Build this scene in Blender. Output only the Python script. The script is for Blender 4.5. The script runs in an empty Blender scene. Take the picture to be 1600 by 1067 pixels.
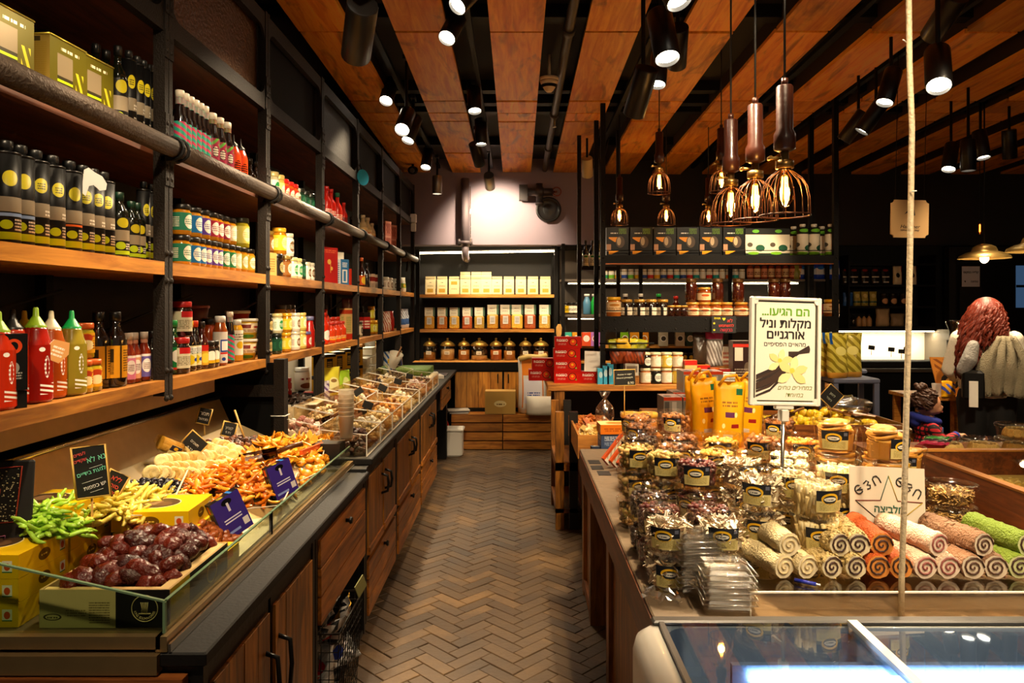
import bpy, math, random
from mathutils import Vector, Matrix, Euler, noise
R = random.Random(7)
PI = math.pi
scene = bpy.context.scene
COL = scene.collection
# ---------------------------------------------------------------- camera / world / exposure
FPX, VX, VY, HC = 1130.0, 808.0, 478.0, 1.6      # focal length in px, vanishing point, eye height
cam_d = bpy.data.cameras.new('camera'); cam = bpy.data.objects.new('camera', cam_d); COL.objects.link(cam)
cam.location = (0, 0, HC); cam.rotation_euler = (PI/2, 0, 0)
cam_d.sensor_width = 36; cam_d.lens = FPX/1600*36
cam_d.shift_x = -(VX-800)/1600; cam_d.shift_y = (VY-533.5)/1600
cam_d.clip_start = 0.05; scene.camera = cam
world = bpy.data.worlds.new('world'); scene.world = world; world.use_nodes = True
world.node_tree.nodes['Background'].inputs[0].default_value = (1.0, .82, .6, 1)
world.node_tree.nodes['Background'].inputs[1].default_value = .16
vs = scene.view_settings
vs.view_transform = 'Standard'; vs.look = 'None'; vs.gamma = 1; vs.use_curve_mapping = False
vs.exposure = -.2
scene.cycles.max_bounces = 6; scene.cycles.transparent_max_bounces = 24
scene.cycles.diffuse_bounces = 3; scene.cycles.glossy_bounces = 3
scene.cycles.caustics_reflective = False; scene.cycles.caustics_refractive = False
scene.cycles.sample_clamp_indirect = 4
SPOT_W = 170          # watts of one track spot

# ---------------------------------------------------------------- pixel helpers (1600x1067 frame)
def at(x, y, Z): return Vector(((x-VX)/FPX*Z, Z, HC-(y-VY)/FPX*Z))
def zX(x, X): return X*FPX/(x-VX)                  # depth of pixel column x on the plane X
def zH(y, h): return (HC-h)*FPX/(y-VY)             # depth of pixel row y on the height h

# ---------------------------------------------------------------- mesh builder
class MB:
    def __init__(s): s.v=[]; s.f=[]; s.m=[]; s.s=[]; s.uv=[]
    def face(s, idx, m=0, sm=False, uv=None):
        s.f.append(tuple(idx)); s.m.append(m); s.s.append(sm)
        s.uv.append(uv if uv else [(0.5,0.5)]*len(idx))
    def box(s, x0,x1,y0,y1,z0,z1, m=0, M=None, fm=None):
        b=len(s.v); P=[(x0,y0,z0),(x1,y0,z0),(x1,y1,z0),(x0,y1,z0),(x0,y0,z1),(x1,y0,z1),(x1,y1,z1),(x0,y1,z1)]
        if M: P=[tuple(M@Vector(p)) for p in P]
        s.v+=P; q=[(0,0),(1,0),(1,1),(0,1)]
        # front, right, back, left, top, bottom
        for k,i in enumerate(((0,1,5,4),(1,2,6,5),(2,3,7,6),(3,0,4,7),(4,5,6,7),(3,2,1,0))):
            s.face([b+j for j in i], fm[k] if fm else m, False, q)
        return s
    def rbox(s, x0,x1,y0,y1,z0,z1, r=.005, m=0, M=None, fm=None):   # box with chamfered vertical + horizontal edges
        b=len(s.v); r=min(r,(x1-x0)/2.01,(y1-y0)/2.01,(z1-z0)/2.01)
        def ring(z,i): return [(x0+i,y0+r+ (0),z) ,]
        P=[]
        for z,ins in ((z0,r),(z0+r,0),(z1-r,0),(z1,r)):
            a=x0+ins;c=x1-ins;d=y0+ins;e=y1-ins;k=r*.7
            P+=[(a+k,d,z),(c-k,d,z),(c,d+k,z),(c,e-k,z),(c-k,e,z),(a+k,e,z),(a,e-k,z),(a,d+k,z)]
        if M: P=[tuple(M@Vector(p)) for p in P]
        s.v+=P
        q=[(0,0),(1,0),(1,1),(0,1)]
        fmap={0:0,1:0,2:1,3:1,4:2,5:2,6:3,7:3}
        for L in range(3):
            for k in range(8):
                k2=(k+1)%8
                mm=fm[fmap[k]] if fm else m
                s.face((b+L*8+k,b+L*8+k2,b+L*8+8+k2,b+L*8+8+k),mm,False,q if (L==1 and k%2==0) else None)
        s.face([b+24+k for k in range(8)],fm[4] if fm else m,False,[((P[24+k][0]-P[31][0])/max(1e-6,(x1-x0)),.5) for k in range(8)] if False else [(.2,0),(.8,0),(1,.2),(1,.8),(.8,1),(.2,1),(0,.8),(0,.2)])
        s.face([b+7-k for k in range(8)],fm[5] if fm else m)
        return s
    def lathe(s, prof, n=16, m=0, c=(0,0,0), sm=True, M=None, u0=0., u1=1., cap0=True, cap1=True, sy=1., mats=None, sq=0):
        b=len(s.v); full=abs(u1-u0-1)<1e-6; k=n if full else n+1
        z0=min(p[1] for p in prof); z1=max(p[1] for p in prof); dz=max(1e-9,z1-z0)
        for r,z in prof:
            for j in range(k):
                u=u0+(u1-u0)*j/n; t=2*PI*(u-.5)-PI/2
                cx,cy=math.cos(t),math.sin(t)
                if sq:
                    g=1/(abs(cx)**sq+abs(cy)**sq)**(1/sq); cx*=g; cy*=g
                p=Vector((c[0]+r*cx,c[1]+r*sy*cy,c[2]+z))
                s.v.append(tuple(M@p) if M else tuple(p))
        for i in range(len(prof)-1):
            for j in range(n):
                j2=(j+1)%k if full else j+1
                ua=u0+(u1-u0)*j/n; ub=u0+(u1-u0)*(j+1)/n; va=(prof[i][1]-z0)/dz; vb=(prof[i+1][1]-z0)/dz
                s.face((b+i*k+j,b+i*k+j2,b+(i+1)*k+j2,b+(i+1)*k+j),mats[i] if mats else m,sm,[(ua,va),(ub,va),(ub,vb),(ua,vb)])
        if full:
            if cap0 and prof[0][0]>1e-5: s.face([b+j for j in reversed(range(k))],mats[0] if mats else m)
            if cap1 and prof[-1][0]>1e-5: s.face([b+(len(prof)-1)*k+j for j in range(k)],mats[-1] if mats else m)
        return s
    def tube(s, pts, r, n=8, m=0, caps=True, sm=True, radii=None):
        pts=[Vector(p) for p in pts]; b=len(s.v); N=len(pts); up=None
        for i,p in enumerate(pts):
            d=(pts[min(i+1,N-1)]-pts[max(i-1,0)])
            d=d.normalized() if d.length>1e-9 else Vector((0,0,1))
            if up is None: up=Vector((0,0,1)) if abs(d.z)<.9 else Vector((1,0,0))
            x=d.cross(up); x=x.normalized() if x.length>1e-6 else Vector((1,0,0)); y=x.cross(d); up=y
            rr=radii[i] if radii else r
            for j in range(n):
                t=2*PI*j/n; s.v.append(tuple(p+x*(rr*math.cos(t))+y*(rr*math.sin(t))))
        for i in range(N-1):
            for j in range(n):
                j2=(j+1)%n; s.face((b+i*n+j,b+(i+1)*n+j,b+(i+1)*n+j2,b+i*n+j2),m,sm)
        if caps:
            s.face([b+j for j in range(n)],m); s.face([b+(N-1)*n+j for j in reversed(range(n))],m)
        return s
    def bar(s, p, q, w, h, m=0):                     # rectangular bar between two points (w horizontal, h vertical)
        p=Vector(p);q=Vector(q);d=(q-p).normalized()
        up=Vector((0,0,1)) if abs(d.z)<.95 else Vector((0,1,0))
        x=d.cross(up).normalized(); y=x.cross(d); b=len(s.v)
        for e in (p,q):
            for a,c in ((-1,-1),(1,-1),(1,1),(-1,1)): s.v.append(tuple(e+x*(a*w/2)+y*(c*h/2)))
        for i in ((0,1,2,3),(7,6,5,4),(0,4,5,1),(1,5,6,2),(2,6,7,3),(3,7,4,0)): s.face([b+j for j in i],m)
        return s
    def prism(s, poly, z0, z1, m=0, M=None, ms=None, sm=False):          # extrude an xy polygon
        b=len(s.v); n=len(poly); P=[(p[0],p[1],z0) for p in poly]+[(p[0],p[1],z1) for p in poly]
        if M: P=[tuple(M@Vector(p)) for p in P]
        s.v+=P
        xs=[p[0] for p in poly]; ys=[p[1] for p in poly]; dx=max(xs)-min(xs) or 1; dy=max(ys)-min(ys) or 1
        uv=[((p[0]-min(xs))/dx,(p[1]-min(ys))/dy) for p in poly]
        s.face([b+n+i for i in range(n)],m,False,uv); s.face([b+n-1-i for i in range(n)],m,False,uv[::-1])
        for i in range(n): j=(i+1)%n; s.face((b+i,b+j,b+n+j,b+n+i),m if ms is None else ms,sm)
        return s
    def ball(s, c, r, n=10, k=6, m=0, sc=(1,1,1), M=None, bump=0, fq=6, seed=0):
        b=len(s.v)
        for i in range(k+1):
            ph=PI*i/k-PI/2
            for j in range(n):
                t=2*PI*j/n; d=Vector((math.cos(ph)*math.cos(t),math.cos(ph)*math.sin(t),math.sin(ph)))
                rr=r*(1+(bump*noise.noise(d*fq+Vector((seed*3.1,seed,0))) if bump else 0))
                p=Vector((d.x*sc[0],d.y*sc[1],d.z*sc[2]))*rr
                if M: p=M@p
                s.v.append((p.x+c[0],p.y+c[1],p.z+c[2]))
        for i in range(k):
            for j in range(n):
                j2=(j+1)%n; s.face((b+i*n+j,b+i*n+j2,b+(i+1)*n+j2,b+(i+1)*n+j),m,True)
        return s
    def add(s, o, M=None, m=None):
        b=len(s.v); s.v+=[tuple(M@Vector(p)) for p in o.v] if M else o.v
        s.f+=[tuple(b+i for i in f) for f in o.f]; s.m+=o.m if m is None else [m]*len(o.f); s.s+=o.s; s.uv+=o.uv
        return s
    def mesh(s, name, mats):
        me=bpy.data.meshes.new(name); me.from_pydata(s.v,[],s.f)
        if not isinstance(mats,(list,tuple)): mats=[mats]
        for m in mats: me.materials.append(m)
        me.polygons.foreach_set('material_index',s.m); me.polygons.foreach_set('use_smooth',s.s)
        uvl=me.uv_layers.new(name='UVMap'); flat=[c for f in s.uv for p in f for c in p]
        uvl.data.foreach_set('uv',flat); me.update(); return me

def ob(name, me, parent=None, loc=(0,0,0), rot=(0,0,0), sc=None):
    o=bpy.data.objects.new(name, me); COL.objects.link(o)
    o.location=loc; o.rotation_euler=rot
    if sc is not None: o.scale=(sc,sc,sc) if isinstance(sc,(int,float)) else sc
    if parent: o.parent=parent
    return o
def tag(o, label=None, cat=None, group=None, kind=None):
    if label: o['label']=label
    if cat: o['category']=cat
    if group: o['group']=group
    if kind: o['kind']=kind
    return o
def empty(name, loc=(0,0,0), rz=0):
    o=bpy.data.objects.new(name,None); COL.objects.link(o); o.location=loc; o.rotation_euler=(0,0,rz); o.empty_display_size=.05; return o
def put(kind, loc, rz=0, sc=None, label=None, cat=None, group=None, rot=None):
    """a thing from a kind = [name, rootmesh, (part, mesh), ...]; a part may carry sub-parts as a third entry"""
    o=ob(kind[0],kind[1],None,loc,rot if rot else (0,0,rz),sc)
    for p in kind[2:]:
        c=ob(p[0],p[1],o)
        for q in p[2:]: ob(q[0],q[1],c)
    return tag(o,label,cat,group)
def RZ(a): return Matrix.Rotation(a,4,'Z')
def T(x,y,z): return Matrix.Translation((x,y,z))

# ---------------------------------------------------------------- materials
MATS={}
def hexc(c):
    if isinstance(c,str):
        c=c.lstrip('#'); v=[int(c[i:i+2],16)/255 for i in (0,2,4)]
        return tuple((x/12.92 if x<=.04045 else ((x+.055)/1.055)**2.4) for x in v)+(1,)
    return tuple(c)+(1,) if len(c)==3 else tuple(c)
def newmat(name):
    m=bpy.data.materials.new(name); m.use_nodes=True; nt=m.node_tree; return m,nt,nt.nodes['Principled BSDF']
def mat(c, rough=.5, metal=0, spec=.5, coat=0, bump=0, bscale=60, var=0):
    key=('p',c,rough,metal,spec,coat,bump,bscale,var)
    if key in MATS: return MATS[key]
    m,nt,b=newmat('mat_%s'%str(c).lstrip('#')); col=hexc(c)
    b.inputs['Base Color'].default_value=col; b.inputs['Roughness'].default_value=rough; b.inputs['Metallic'].default_value=metal
    b.inputs['Specular IOR Level'].default_value=spec; b.inputs['Coat Weight'].default_value=coat
    N=nt.nodes; L=nt.links
    if bump or var:
        tc=N.new('ShaderNodeTexCoord'); nz=N.new('ShaderNodeTexNoise'); nz.inputs['Scale'].default_value=bscale; nz.inputs['Detail'].default_value=4
        L.new(tc.outputs['Object'],nz.inputs['Vector'])
        if bump:
            bp=N.new('ShaderNodeBump'); bp.inputs['Strength'].default_value=bump; bp.inputs['Distance'].default_value=.01
            L.new(nz.outputs['Fac'],bp.inputs['Height']); L.new(bp.outputs['Normal'],b.inputs['Normal'])
        if var:
            oi=N.new('ShaderNodeObjectInfo'); ad=N.new('ShaderNodeMath'); ad.operation='MULTIPLY_ADD'; ad.inputs[1].default_value=.7
            L.new(oi.outputs['Random'],ad.inputs[0]); L.new(nz.outputs['Fac'],ad.inputs[2])
            mr=N.new('ShaderNodeMapRange'); mr.inputs[1].default_value=.3; mr.inputs[2].default_value=1.2; mr.inputs[3].default_value=1-var; mr.inputs[4].default_value=1+var
            L.new(ad.outputs[0],mr.inputs[0])
            hs=N.new('ShaderNodeHueSaturation'); hs.inputs['Color'].default_value=col; L.new(mr.outputs[0],hs.inputs['Value']); L.new(hs.outputs[0],b.inputs['Base Color'])
    MATS[key]=m; return m
def emit(c, s):
    key=('e',c,s)
    if key in MATS: return MATS[key]
    m,nt,b=newmat('glow'); col=hexc(c)
    b.inputs['Base Color'].default_value=(0,0,0,1); b.inputs['Emission Color'].default_value=col; b.inputs['Emission Strength'].default_value=s
    MATS[key]=m; return m
def clear(tint='#ffffff', gloss=.06, rough=.05, maxg=.6):
    """thin clear plastic / glass pane: transparent with fresnel reflection"""
    key=('c',tint,gloss,rough,maxg)
    if key in MATS: return MATS[key]
    m=bpy.data.materials.new('clear'); m.use_nodes=True; nt=m.node_tree; N=nt.nodes; L=nt.links; N.clear()
    out=N.new('ShaderNodeOutputMaterial'); mx=N.new('ShaderNodeMixShader'); tr=N.new('ShaderNodeBsdfTransparent'); gl=N.new('ShaderNodeBsdfGlossy')
    tr.inputs[0].default_value=hexc(tint); gl.inputs[0].default_value=(1,1,1,1); gl.inputs['Roughness'].default_value=rough
    lw=N.new('ShaderNodeLayerWeight'); lw.inputs[0].default_value=.5; mr=N.new('ShaderNodeMapRange'); mr.inputs[3].default_value=gloss; mr.inputs[4].default_value=maxg
    pw=N.new('ShaderNodeMath'); pw.operation='POWER'; pw.inputs[1].default_value=3
    L.new(lw.outputs['Facing'],pw.inputs[0]); L.new(pw.outputs[0],mr.inputs[0]); L.new(mr.outputs[0],mx.inputs[0])
    L.new(tr.outputs[0],mx.inputs[1]); L.new(gl.outputs[0],mx.inputs[2]); L.new(mx.outputs[0],out.inputs[0])
    MATS[key]=m; return m
def milky(c, tr=.5, rough=.35):
    key=('mk',c,tr,rough)
    if key in MATS: return MATS[key]
    m,nt,b=newmat('milky'); N=nt.nodes; L=nt.links
    b.inputs['Base Color'].default_value=hexc(c); b.inputs['Roughness'].default_value=rough
    t=N.new('ShaderNodeBsdfTransparent'); mx=N.new('ShaderNodeMixShader'); mx.inputs[0].default_value=tr
    L.new(b.outputs[0],mx.inputs[1]); L.new(t.outputs[0],mx.inputs[2]); L.new(mx.outputs[0],N['Material Output'].inputs[0])
    MATS[key]=m; return m
def wood(name, c1, c2, axis='X', scale=1., rough=.5, grain=.9, knots=True, bump=.25, blot=None):
    key=('w',name)
    if key in MATS: return MATS[key]
    m,nt,b=newmat('wood_'+name); N=nt.nodes; L=nt.links
    tc=N.new('ShaderNodeTexCoord'); oi=N.new('ShaderNodeObjectInfo')
    off=N.new('ShaderNodeVectorMath'); off.operation='SCALE'; off.inputs[0].default_value=(17,31,47); L.new(oi.outputs['Random'],off.inputs['Scale'])
    ad=N.new('ShaderNodeVectorMath'); ad.operation='ADD'; L.new(tc.outputs['Object'],ad.inputs[0]); L.new(off.outputs[0],ad.inputs[1])
    mp=N.new('ShaderNodeMapping'); k={'X':(1.2,14,14),'Y':(14,1.2,14),'Z':(14,14,1.2)}[axis]; mp.inputs['Scale'].default_value=[q*scale for q in k]
    L.new(ad.outputs[0],mp.inputs['Vector'])
    n1=N.new('ShaderNodeTexNoise'); n1.inputs['Scale'].default_value=2.2; n1.inputs['Detail'].default_value=7; n1.inputs['Roughness'].default_value=.62; n1.inputs['Distortion'].default_value=.8
    L.new(mp.outputs[0],n1.inputs['Vector'])
    cr=N.new('ShaderNodeValToRGB'); cr.color_ramp.elements[0].position=.33; cr.color_ramp.elements[1].position=.68
    cr.color_ramp.elements[0].color=hexc(c1); cr.color_ramp.elements[1].color=hexc(c2); L.new(n1.outputs['Fac'],cr.inputs[0])
    last=cr.outputs[0]
    if knots:      # darker stains / knots with a shape of their own
        n2=N.new('ShaderNodeTexNoise'); n2.inputs['Scale'].default_value=2.1*scale; n2.inputs['Detail'].default_value=3; n2.inputs['Distortion'].default_value=1.5
        mp2=N.new('ShaderNodeMapping'); k2={'X':(.9,3.2,3.2),'Y':(3.2,.9,3.2),'Z':(3.2,3.2,.9)}[axis]; mp2.inputs['Scale'].default_value=k2
        L.new(ad.outputs[0],mp2.inputs[0]); L.new(mp2.outputs[0],n2.inputs['Vector'])
        c2r=N.new('ShaderNodeMapRange'); c2r.inputs[1].default_value=.54; c2r.inputs[2].default_value=.74; c2r.inputs[4].default_value=.75
        L.new(n2.outputs['Fac'],c2r.inputs[0])
        mx=N.new('ShaderNodeMix'); mx.data_type='RGBA'; L.new(c2r.outputs[0],mx.inputs[0]); L.new(last,mx.inputs[6])
        d=hexc(blot if blot else c1); mx.inputs[7].default_value=(d[0]*.35,d[1]*.35,d[2]*.35,1); last=mx.outputs[2]
    hs=N.new('ShaderNodeHueSaturation'); mr=N.new('ShaderNodeMapRange'); mr.inputs[3].default_value=.75; mr.inputs[4].default_value=1.25
    L.new(oi.outputs['Random'],mr.inputs[0]); L.new(mr.outputs[0],hs.inputs['Value']); L.new(last,hs.inputs['Color']); L.new(hs.outputs[0],b.inputs['Base Color'])
    b.inputs['Roughness'].default_value=rough
    bp=N.new('ShaderNodeBump'); bp.inputs['Strength'].default_value=bump; bp.inputs['Distance'].default_value=.004; L.new(n1.outputs['Fac'],bp.inputs['Height']); L.new(bp.outputs[0],b.inputs['Normal'])
    MATS[key]=m; return m
def label(name, base, layers=(), rough=.4, metal=0):
    """flat print on a surface: layers drawn over uv 0..1: ('r',u0,u1,v0,v1,c) ('e',u,v,ru,rv,c) ('t',u0,u1,v0,v1,c,rows) = rows of small print, ('s',u0,u1,v0,v1,c,n,slant)= slanted stripes"""
    key=('l',name)
    if key in MATS: return MATS[key]
    m,nt,b=newmat('print_'+name); N=nt.nodes; L=nt.links
    b.inputs['Roughness'].default_value=rough; b.inputs['Metallic'].default_value=metal; b.inputs['Specular IOR Level'].default_value=.22
    uv=N.new('ShaderNodeUVMap'); sp=N.new('ShaderNodeSeparateXYZ'); L.new(uv.outputs[0],sp.inputs[0]); U,V=sp.outputs[0],sp.outputs[1]
    def math_(op,a,bb=None,c=None):
        n=N.new('ShaderNodeMath'); n.operation=op
        for i,q in enumerate((a,bb,c)):
            if q is None: continue
            if isinstance(q,(int,float)): n.inputs[i].default_value=q
            else: L.new(q,n.inputs[i])
        return n.outputs[0]
    last=None; basec=hexc(base)
    for ly in layers:
        k=ly[0]
        if k=='e':
            _,u,v,ru,rv,c=ly
            a=math_('MULTIPLY',math_('SUBTRACT',U,u),1/ru); d=math_('MULTIPLY',math_('SUBTRACT',V,v),1/rv)
            mk=math_('LESS_THAN',math_('ADD',math_('MULTIPLY',a,a),math_('MULTIPLY',d,d)),1.)
        else:
            _,u0,u1,v0,v1,c=ly[:6]
            mk=math_('MULTIPLY',math_('COMPARE',U,(u0+u1)/2,(u1-u0)/2),math_('COMPARE',V,(v0+v1)/2,(v1-v0)/2))
            if k=='t':
                rows=ly[6]; w=math_('LESS_THAN',math_('FRACT',math_('MULTIPLY',math_('SUBTRACT',V,v0),rows/(v1-v0))),.55)
                nz=N.new('ShaderNodeTexNoise'); nz.inputs['Scale'].default_value=1; nz.inputs['Detail'].default_value=1
                cb=N.new('ShaderNodeCombineXYZ'); L.new(math_('MULTIPLY',U,rows*5/(u1-u0)),cb.inputs[0])
                L.new(math_('FLOOR',math_('MULTIPLY',math_('SUBTRACT',V,v0),rows/(v1-v0))),cb.inputs[1]); L.new(cb.outputs[0],nz.inputs['Vector'])
                mk=math_('MULTIPLY',mk,math_('MULTIPLY',w,math_('GREATER_THAN',nz.outputs['Fac'],.46)))
            if k=='s':
                st=math_('LESS_THAN',math_('FRACT',math_('ADD',math_('MULTIPLY',V,ly[6]),math_('MULTIPLY',U,ly[7]))),.45); mk=math_('MULTIPLY',mk,st)
        mx=N.new('ShaderNodeMix'); mx.data_type='RGBA'; L.new(mk,mx.inputs[0])
        if last is None: mx.inputs[6].default_value=basec
        else: L.new(last,mx.inputs[6])
        mx.inputs[7].default_value=hexc(c); last=mx.outputs[2]
    if last is None: b.inputs['Base Color'].default_value=basec
    else: L.new(last,b.inputs['Base Color'])
    MATS[key]=m; return m

# ---------------------------------------------------------------- text
def text_mesh(txt, size, m, heb=True, depth=.0006, bold=0., align='CENTER', shear=0.):
    """a raised flat text mesh in the xz plane facing -y, centred; Hebrew is stored reversed"""
    if heb: txt='\n'.join(q[::-1] for q in txt.split('\n'))
    cu=bpy.data.curves.new('t','FONT'); cu.body=txt; cu.size=size; cu.align_x=align; cu.align_y='CENTER'; cu.extrude=depth; cu.shear=shear; cu.resolution_u=3
    to=bpy.data.objects.new('t',cu); me=bpy.data.meshes.new_from_object(to)
    bpy.data.objects.remove(to); bpy.data.curves.remove(cu)
    me.transform(Matrix.Rotation(PI/2,4,'X'))
    if bold:                       # heavier strokes: copies shifted by a hair
        t=MB(); vs_=[tuple(v.co) for v in me.vertices]; fs_=[tuple(f.vertices) for f in me.polygons]
        for dx,dz in ((-1,0),(1,0),(0,.8),(0,-.8)):
            b=len(t.v); t.v+=[(x+dx*bold,y+(dx+dz)*.00004,z+dz*bold) for x,y,z in vs_]
            for f in fs_: t.face([b+i for i in f])
        bpy.data.meshes.remove(me); me=t.mesh('text',m)
    me.materials.clear(); me.materials.append(m); return me

# common materials
BLACK=mat('#0b0908',.6,0,.2); STEEL=mat('#0c0907',.65,.15,.2,bump=.25,bscale=120); IRON=mat('#1a130d',.65,.2,.25,bump=.35,bscale=160)
RUST=mat('#3c2f24',.55,.5,bump=.6,bscale=90,var=.25); DARK=mat('#070605',.8,0,.12); WHITE=mat('#eae6dc',.4); CHROME=mat('#c8c4bc',.22,1)
INOX=mat('#b09468',.34,.85,bump=.05,bscale=25,var=.12); PAPER=mat('#efe9dc',.7); GREENP=mat('#2f8a3a',.4)
W_SHELF=wood('shelf','#8a4e12','#c88630','Y',1,.45); W_SHELFX=wood('shelfx','#a86820','#e0a04a','X',1,.45)
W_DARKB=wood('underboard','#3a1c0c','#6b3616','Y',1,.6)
W_CEIL=wood('ceiling','#d87416','#ffb440','Y',.8,.45,blot='#7a3a0e')
W_DOOR=wood('door','#4a280a','#b07022','Z',1,.42); W_DRAW=wood('drawer','#5e3009','#b87020','Y',1,.42); W_DRAWX=wood('drawerx','#8a4c14','#d08c34','X',1,.42)
W_TABLE=wood('table','#4a2410','#8a4a20','Y',1,.4); W_TABLEX=wood('tablex','#5a2e12','#9a5a28','X',1,.4); W_CRATE=wood('crate','#8a5018','#cc8a3a','X',1,.5)
W_STICK=mat('#c89a4a',.6); CLEAR=clear(); GLASS=clear('#e8f2e4',.05,.02,.7)
# ================================================================ ROOM SHELL
XL, XR, ZB, ZF = -1.68, 6.6, 8.9, -0.6
def hc(Z): return 3.477-.033*Z                      # the plank ceiling drops a little towards the back
WALLD=mat('#0d0b0a',.8,bump=.1,bscale=30); WALLP=mat('#8d7f8c',.75,bump=.05,bscale=30)
# ---- herringbone brick floor
def floor_mat():
    m,nt,b=newmat('floor_brick'); N=nt.nodes; L=nt.links
    oi=N.new('ShaderNodeObjectInfo'); ge=N.new('ShaderNodeNewGeometry'); ad=N.new('ShaderNodeMath'); ad.operation='ADD'
    L.new(oi.outputs['Random'],ad.inputs[0]); L.new(ge.outputs['Random Per Island'],ad.inputs[1]); fr=N.new('ShaderNodeMath'); fr.operation='FRACT'; L.new(ad.outputs[0],fr.inputs[0])
    nz=N.new('ShaderNodeTexNoise'); nz.inputs['Scale'].default_value=1.7; nz.inputs['Detail'].default_value=8; nz.inputs['Roughness'].default_value=.7
    L.new(ge.outputs['Position'],nz.inputs['Vector'])
    mx=N.new('ShaderNodeMath'); mx.operation='MULTIPLY_ADD'; mx.inputs[1].default_value=.26; L.new(fr.outputs[0],mx.inputs[0]); L.new(nz.outputs['Fac'],mx.inputs[2])
    cr=N.new('ShaderNodeValToRGB'); e=cr.color_ramp.elements; e[0].position=.42; e[0].color=hexc('#3d2e1f'); e[1].position=.95; e[1].color=hexc('#8a6a42')
    q=e.new(.7); q.color=hexc('#5d472e'); L.new(mx.outputs[0],cr.inputs[0]); L.new(cr.outputs[0],b.inputs['Base Color'])
    n2=N.new('ShaderNodeTexNoise'); n2.inputs['Scale'].default_value=45; n2.inputs['Detail'].default_value=6; L.new(ge.outputs['Position'],n2.inputs['Vector'])
    bp=N.new('ShaderNodeBump'); bp.inputs['Strength'].default_value=.35; bp.inputs['Distance'].default_value=.006; L.new(n2.outputs['Fac'],bp.inputs['Height']); L.new(bp.outputs[0],b.inputs['Normal'])
    mr=N.new('ShaderNodeMapRange'); mr.inputs[3].default_value=.35; mr.inputs[4].default_value=.75; L.new(nz.outputs['Fac'],mr.inputs[0]); L.new(mr.outputs[0],b.inputs['Roughness'])
    return m
FLOORM=floor_mat()
floor=ob('floor',MB().box(XL,XR,ZF,ZB+.3,-.12,-.010).mesh('floor',mat('#44362a',.9,bump=.4,bscale=80)))
tag(floor,'brown brick floor laid in herringbone','floor',kind='structure')
BL,BW=.212,.07
def brick_mb(M=None):
    t=MB(); a,w,g=BL/2-.0011,BW/2-.0011,.0025
    t.v=[(-a,-w,-.012),(a,-w,-.012),(a,w,-.012),(-a,w,-.012),(-a,-w,-.003),(a,-w,-.003),(a,w,-.003),(-a,w,-.003),(-a+g,-w+g,0),(a-g,-w+g,0),(a-g,w-g,0),(-a+g,w-g,0)]
    for i in range(4):
        j=(i+1)%4
        for s in (0,4): t.face((i+s,j+s,j+s+4,i+s+4))
    t.face((8,9,10,11))
    if M: t.v=[tuple(M@Vector(p)) for p in t.v]
    return t
spots=[]
c45=math.cos(PI/4)
for i in range(-140,160):
    for j in range(-30,31):
        for k in (0,1):
            if k==0: x,y,a=i*BW+BL/2+j*BL, i*BW+BW/2-j*BL, 0
            else:    x,y,a=i*BW+BL+BW/2+j*BL, i*BW+BW-BL/2-j*BL, PI/2
            X=(x-y)*c45+.03; Y=(x+y)*c45+2.0
            if XL+.12<X<XR-.12 and ZF+.12<Y<ZB-.12: spots.append((X,Y,a+PI/4))
vis=[s for s in spots if s[1]>3.0 and -.76<s[0]<.5]; vis.sort(key=lambda s:s[1]); near=set(vis[:300])
bm=brick_mb().mesh('brick',FLOORM); rest=MB()
for X,Y,a in spots:
    dz=R.uniform(-.0025,.0015); tl=(R.uniform(-.012,.012),R.uniform(-.008,.008),a+R.uniform(-.012,.012))
    if (X,Y,a) in near: ob('brick',bm,floor,(X,Y,dz),tl)
    else: rest.add(brick_mb(T(X,Y,dz)@Euler(tl).to_matrix().to_4x4()))
tag(ob('brick_field',rest.mesh('brick_field',FLOORM),floor),kind='stuff')
# ---- ceiling: dark soffit with orange planks below it
def slab(x0,x1,z0,z1,lo,hi,mt,name='s'):
    t=MB(); t.box(x0,x1,z0,z1,0,1)
    t.v=[(x,y,hc(y)+(lo if z<.5 else hi)) for x,y,z in t.v]; return t.mesh(name,mt)
ceiling=tag(ob('ceiling',slab(XL,XR,ZF,ZB,.16,.22,mat('#15110f',.8))),'dark ceiling hung with orange wooden planks','ceiling',kind='structure')
joints=[ZF,.9,2.75,4.56,5.94,6.27,6.52,7.68,8.85]
for p in range(-1,14):
    x0=-1.37+.6*p
    if x0<XL: continue
    for a,b in zip(joints[:-1],joints[1:]):
        ob('plank',slab(x0,x0+.335,a+.014,b-.014,R.uniform(-.004,.004),.028,W_CEIL),ceiling)
    ob('batten',slab(x0+.02,x0+.05,ZF,ZB,.03,.16,mat('#2a1408',.7)),ceiling); ob('batten',slab(x0+.285,x0+.315,ZF,ZB,.03,.16,mat('#2a1408',.7)),ceiling)
for j in joints[1:-1]: ob('joist',slab(XL,XR,j-.045,j+.045,.075,.16,BLACK),ceiling)
# ---- walls
def wall(name,x0,x1,y0,y1,z0,z1,m,lab): return tag(ob(name,MB().box(x0,x1,y0,y1,z0,z1).mesh(name,m)),lab,'wall',kind='structure')
wall('wall_left',XL-.1,XL,ZF,ZB+.1,0,3.7,WALLD,'dark wall behind the shelving')
wall('wall_back',XL,XR,ZB,ZB+.1,0,3.7,WALLD,'dark wall behind the far shelves')
wall('wall_right',XR,XR+.1,ZF,ZB+.1,0,3.7,WALLD,'dark wall beyond the sales counter')
wall('wall_soffit',-1.62,.98,8.62,ZB,2.33,3.4,WALLP,'grey purple boxed-out wall above the far shelves')
wall('wall_far_partition',1.0,6.5,8.72,ZB,2.33,3.4,mat('#1c1816',.8),'black boxed-out wall above the far product shelves')

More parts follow.
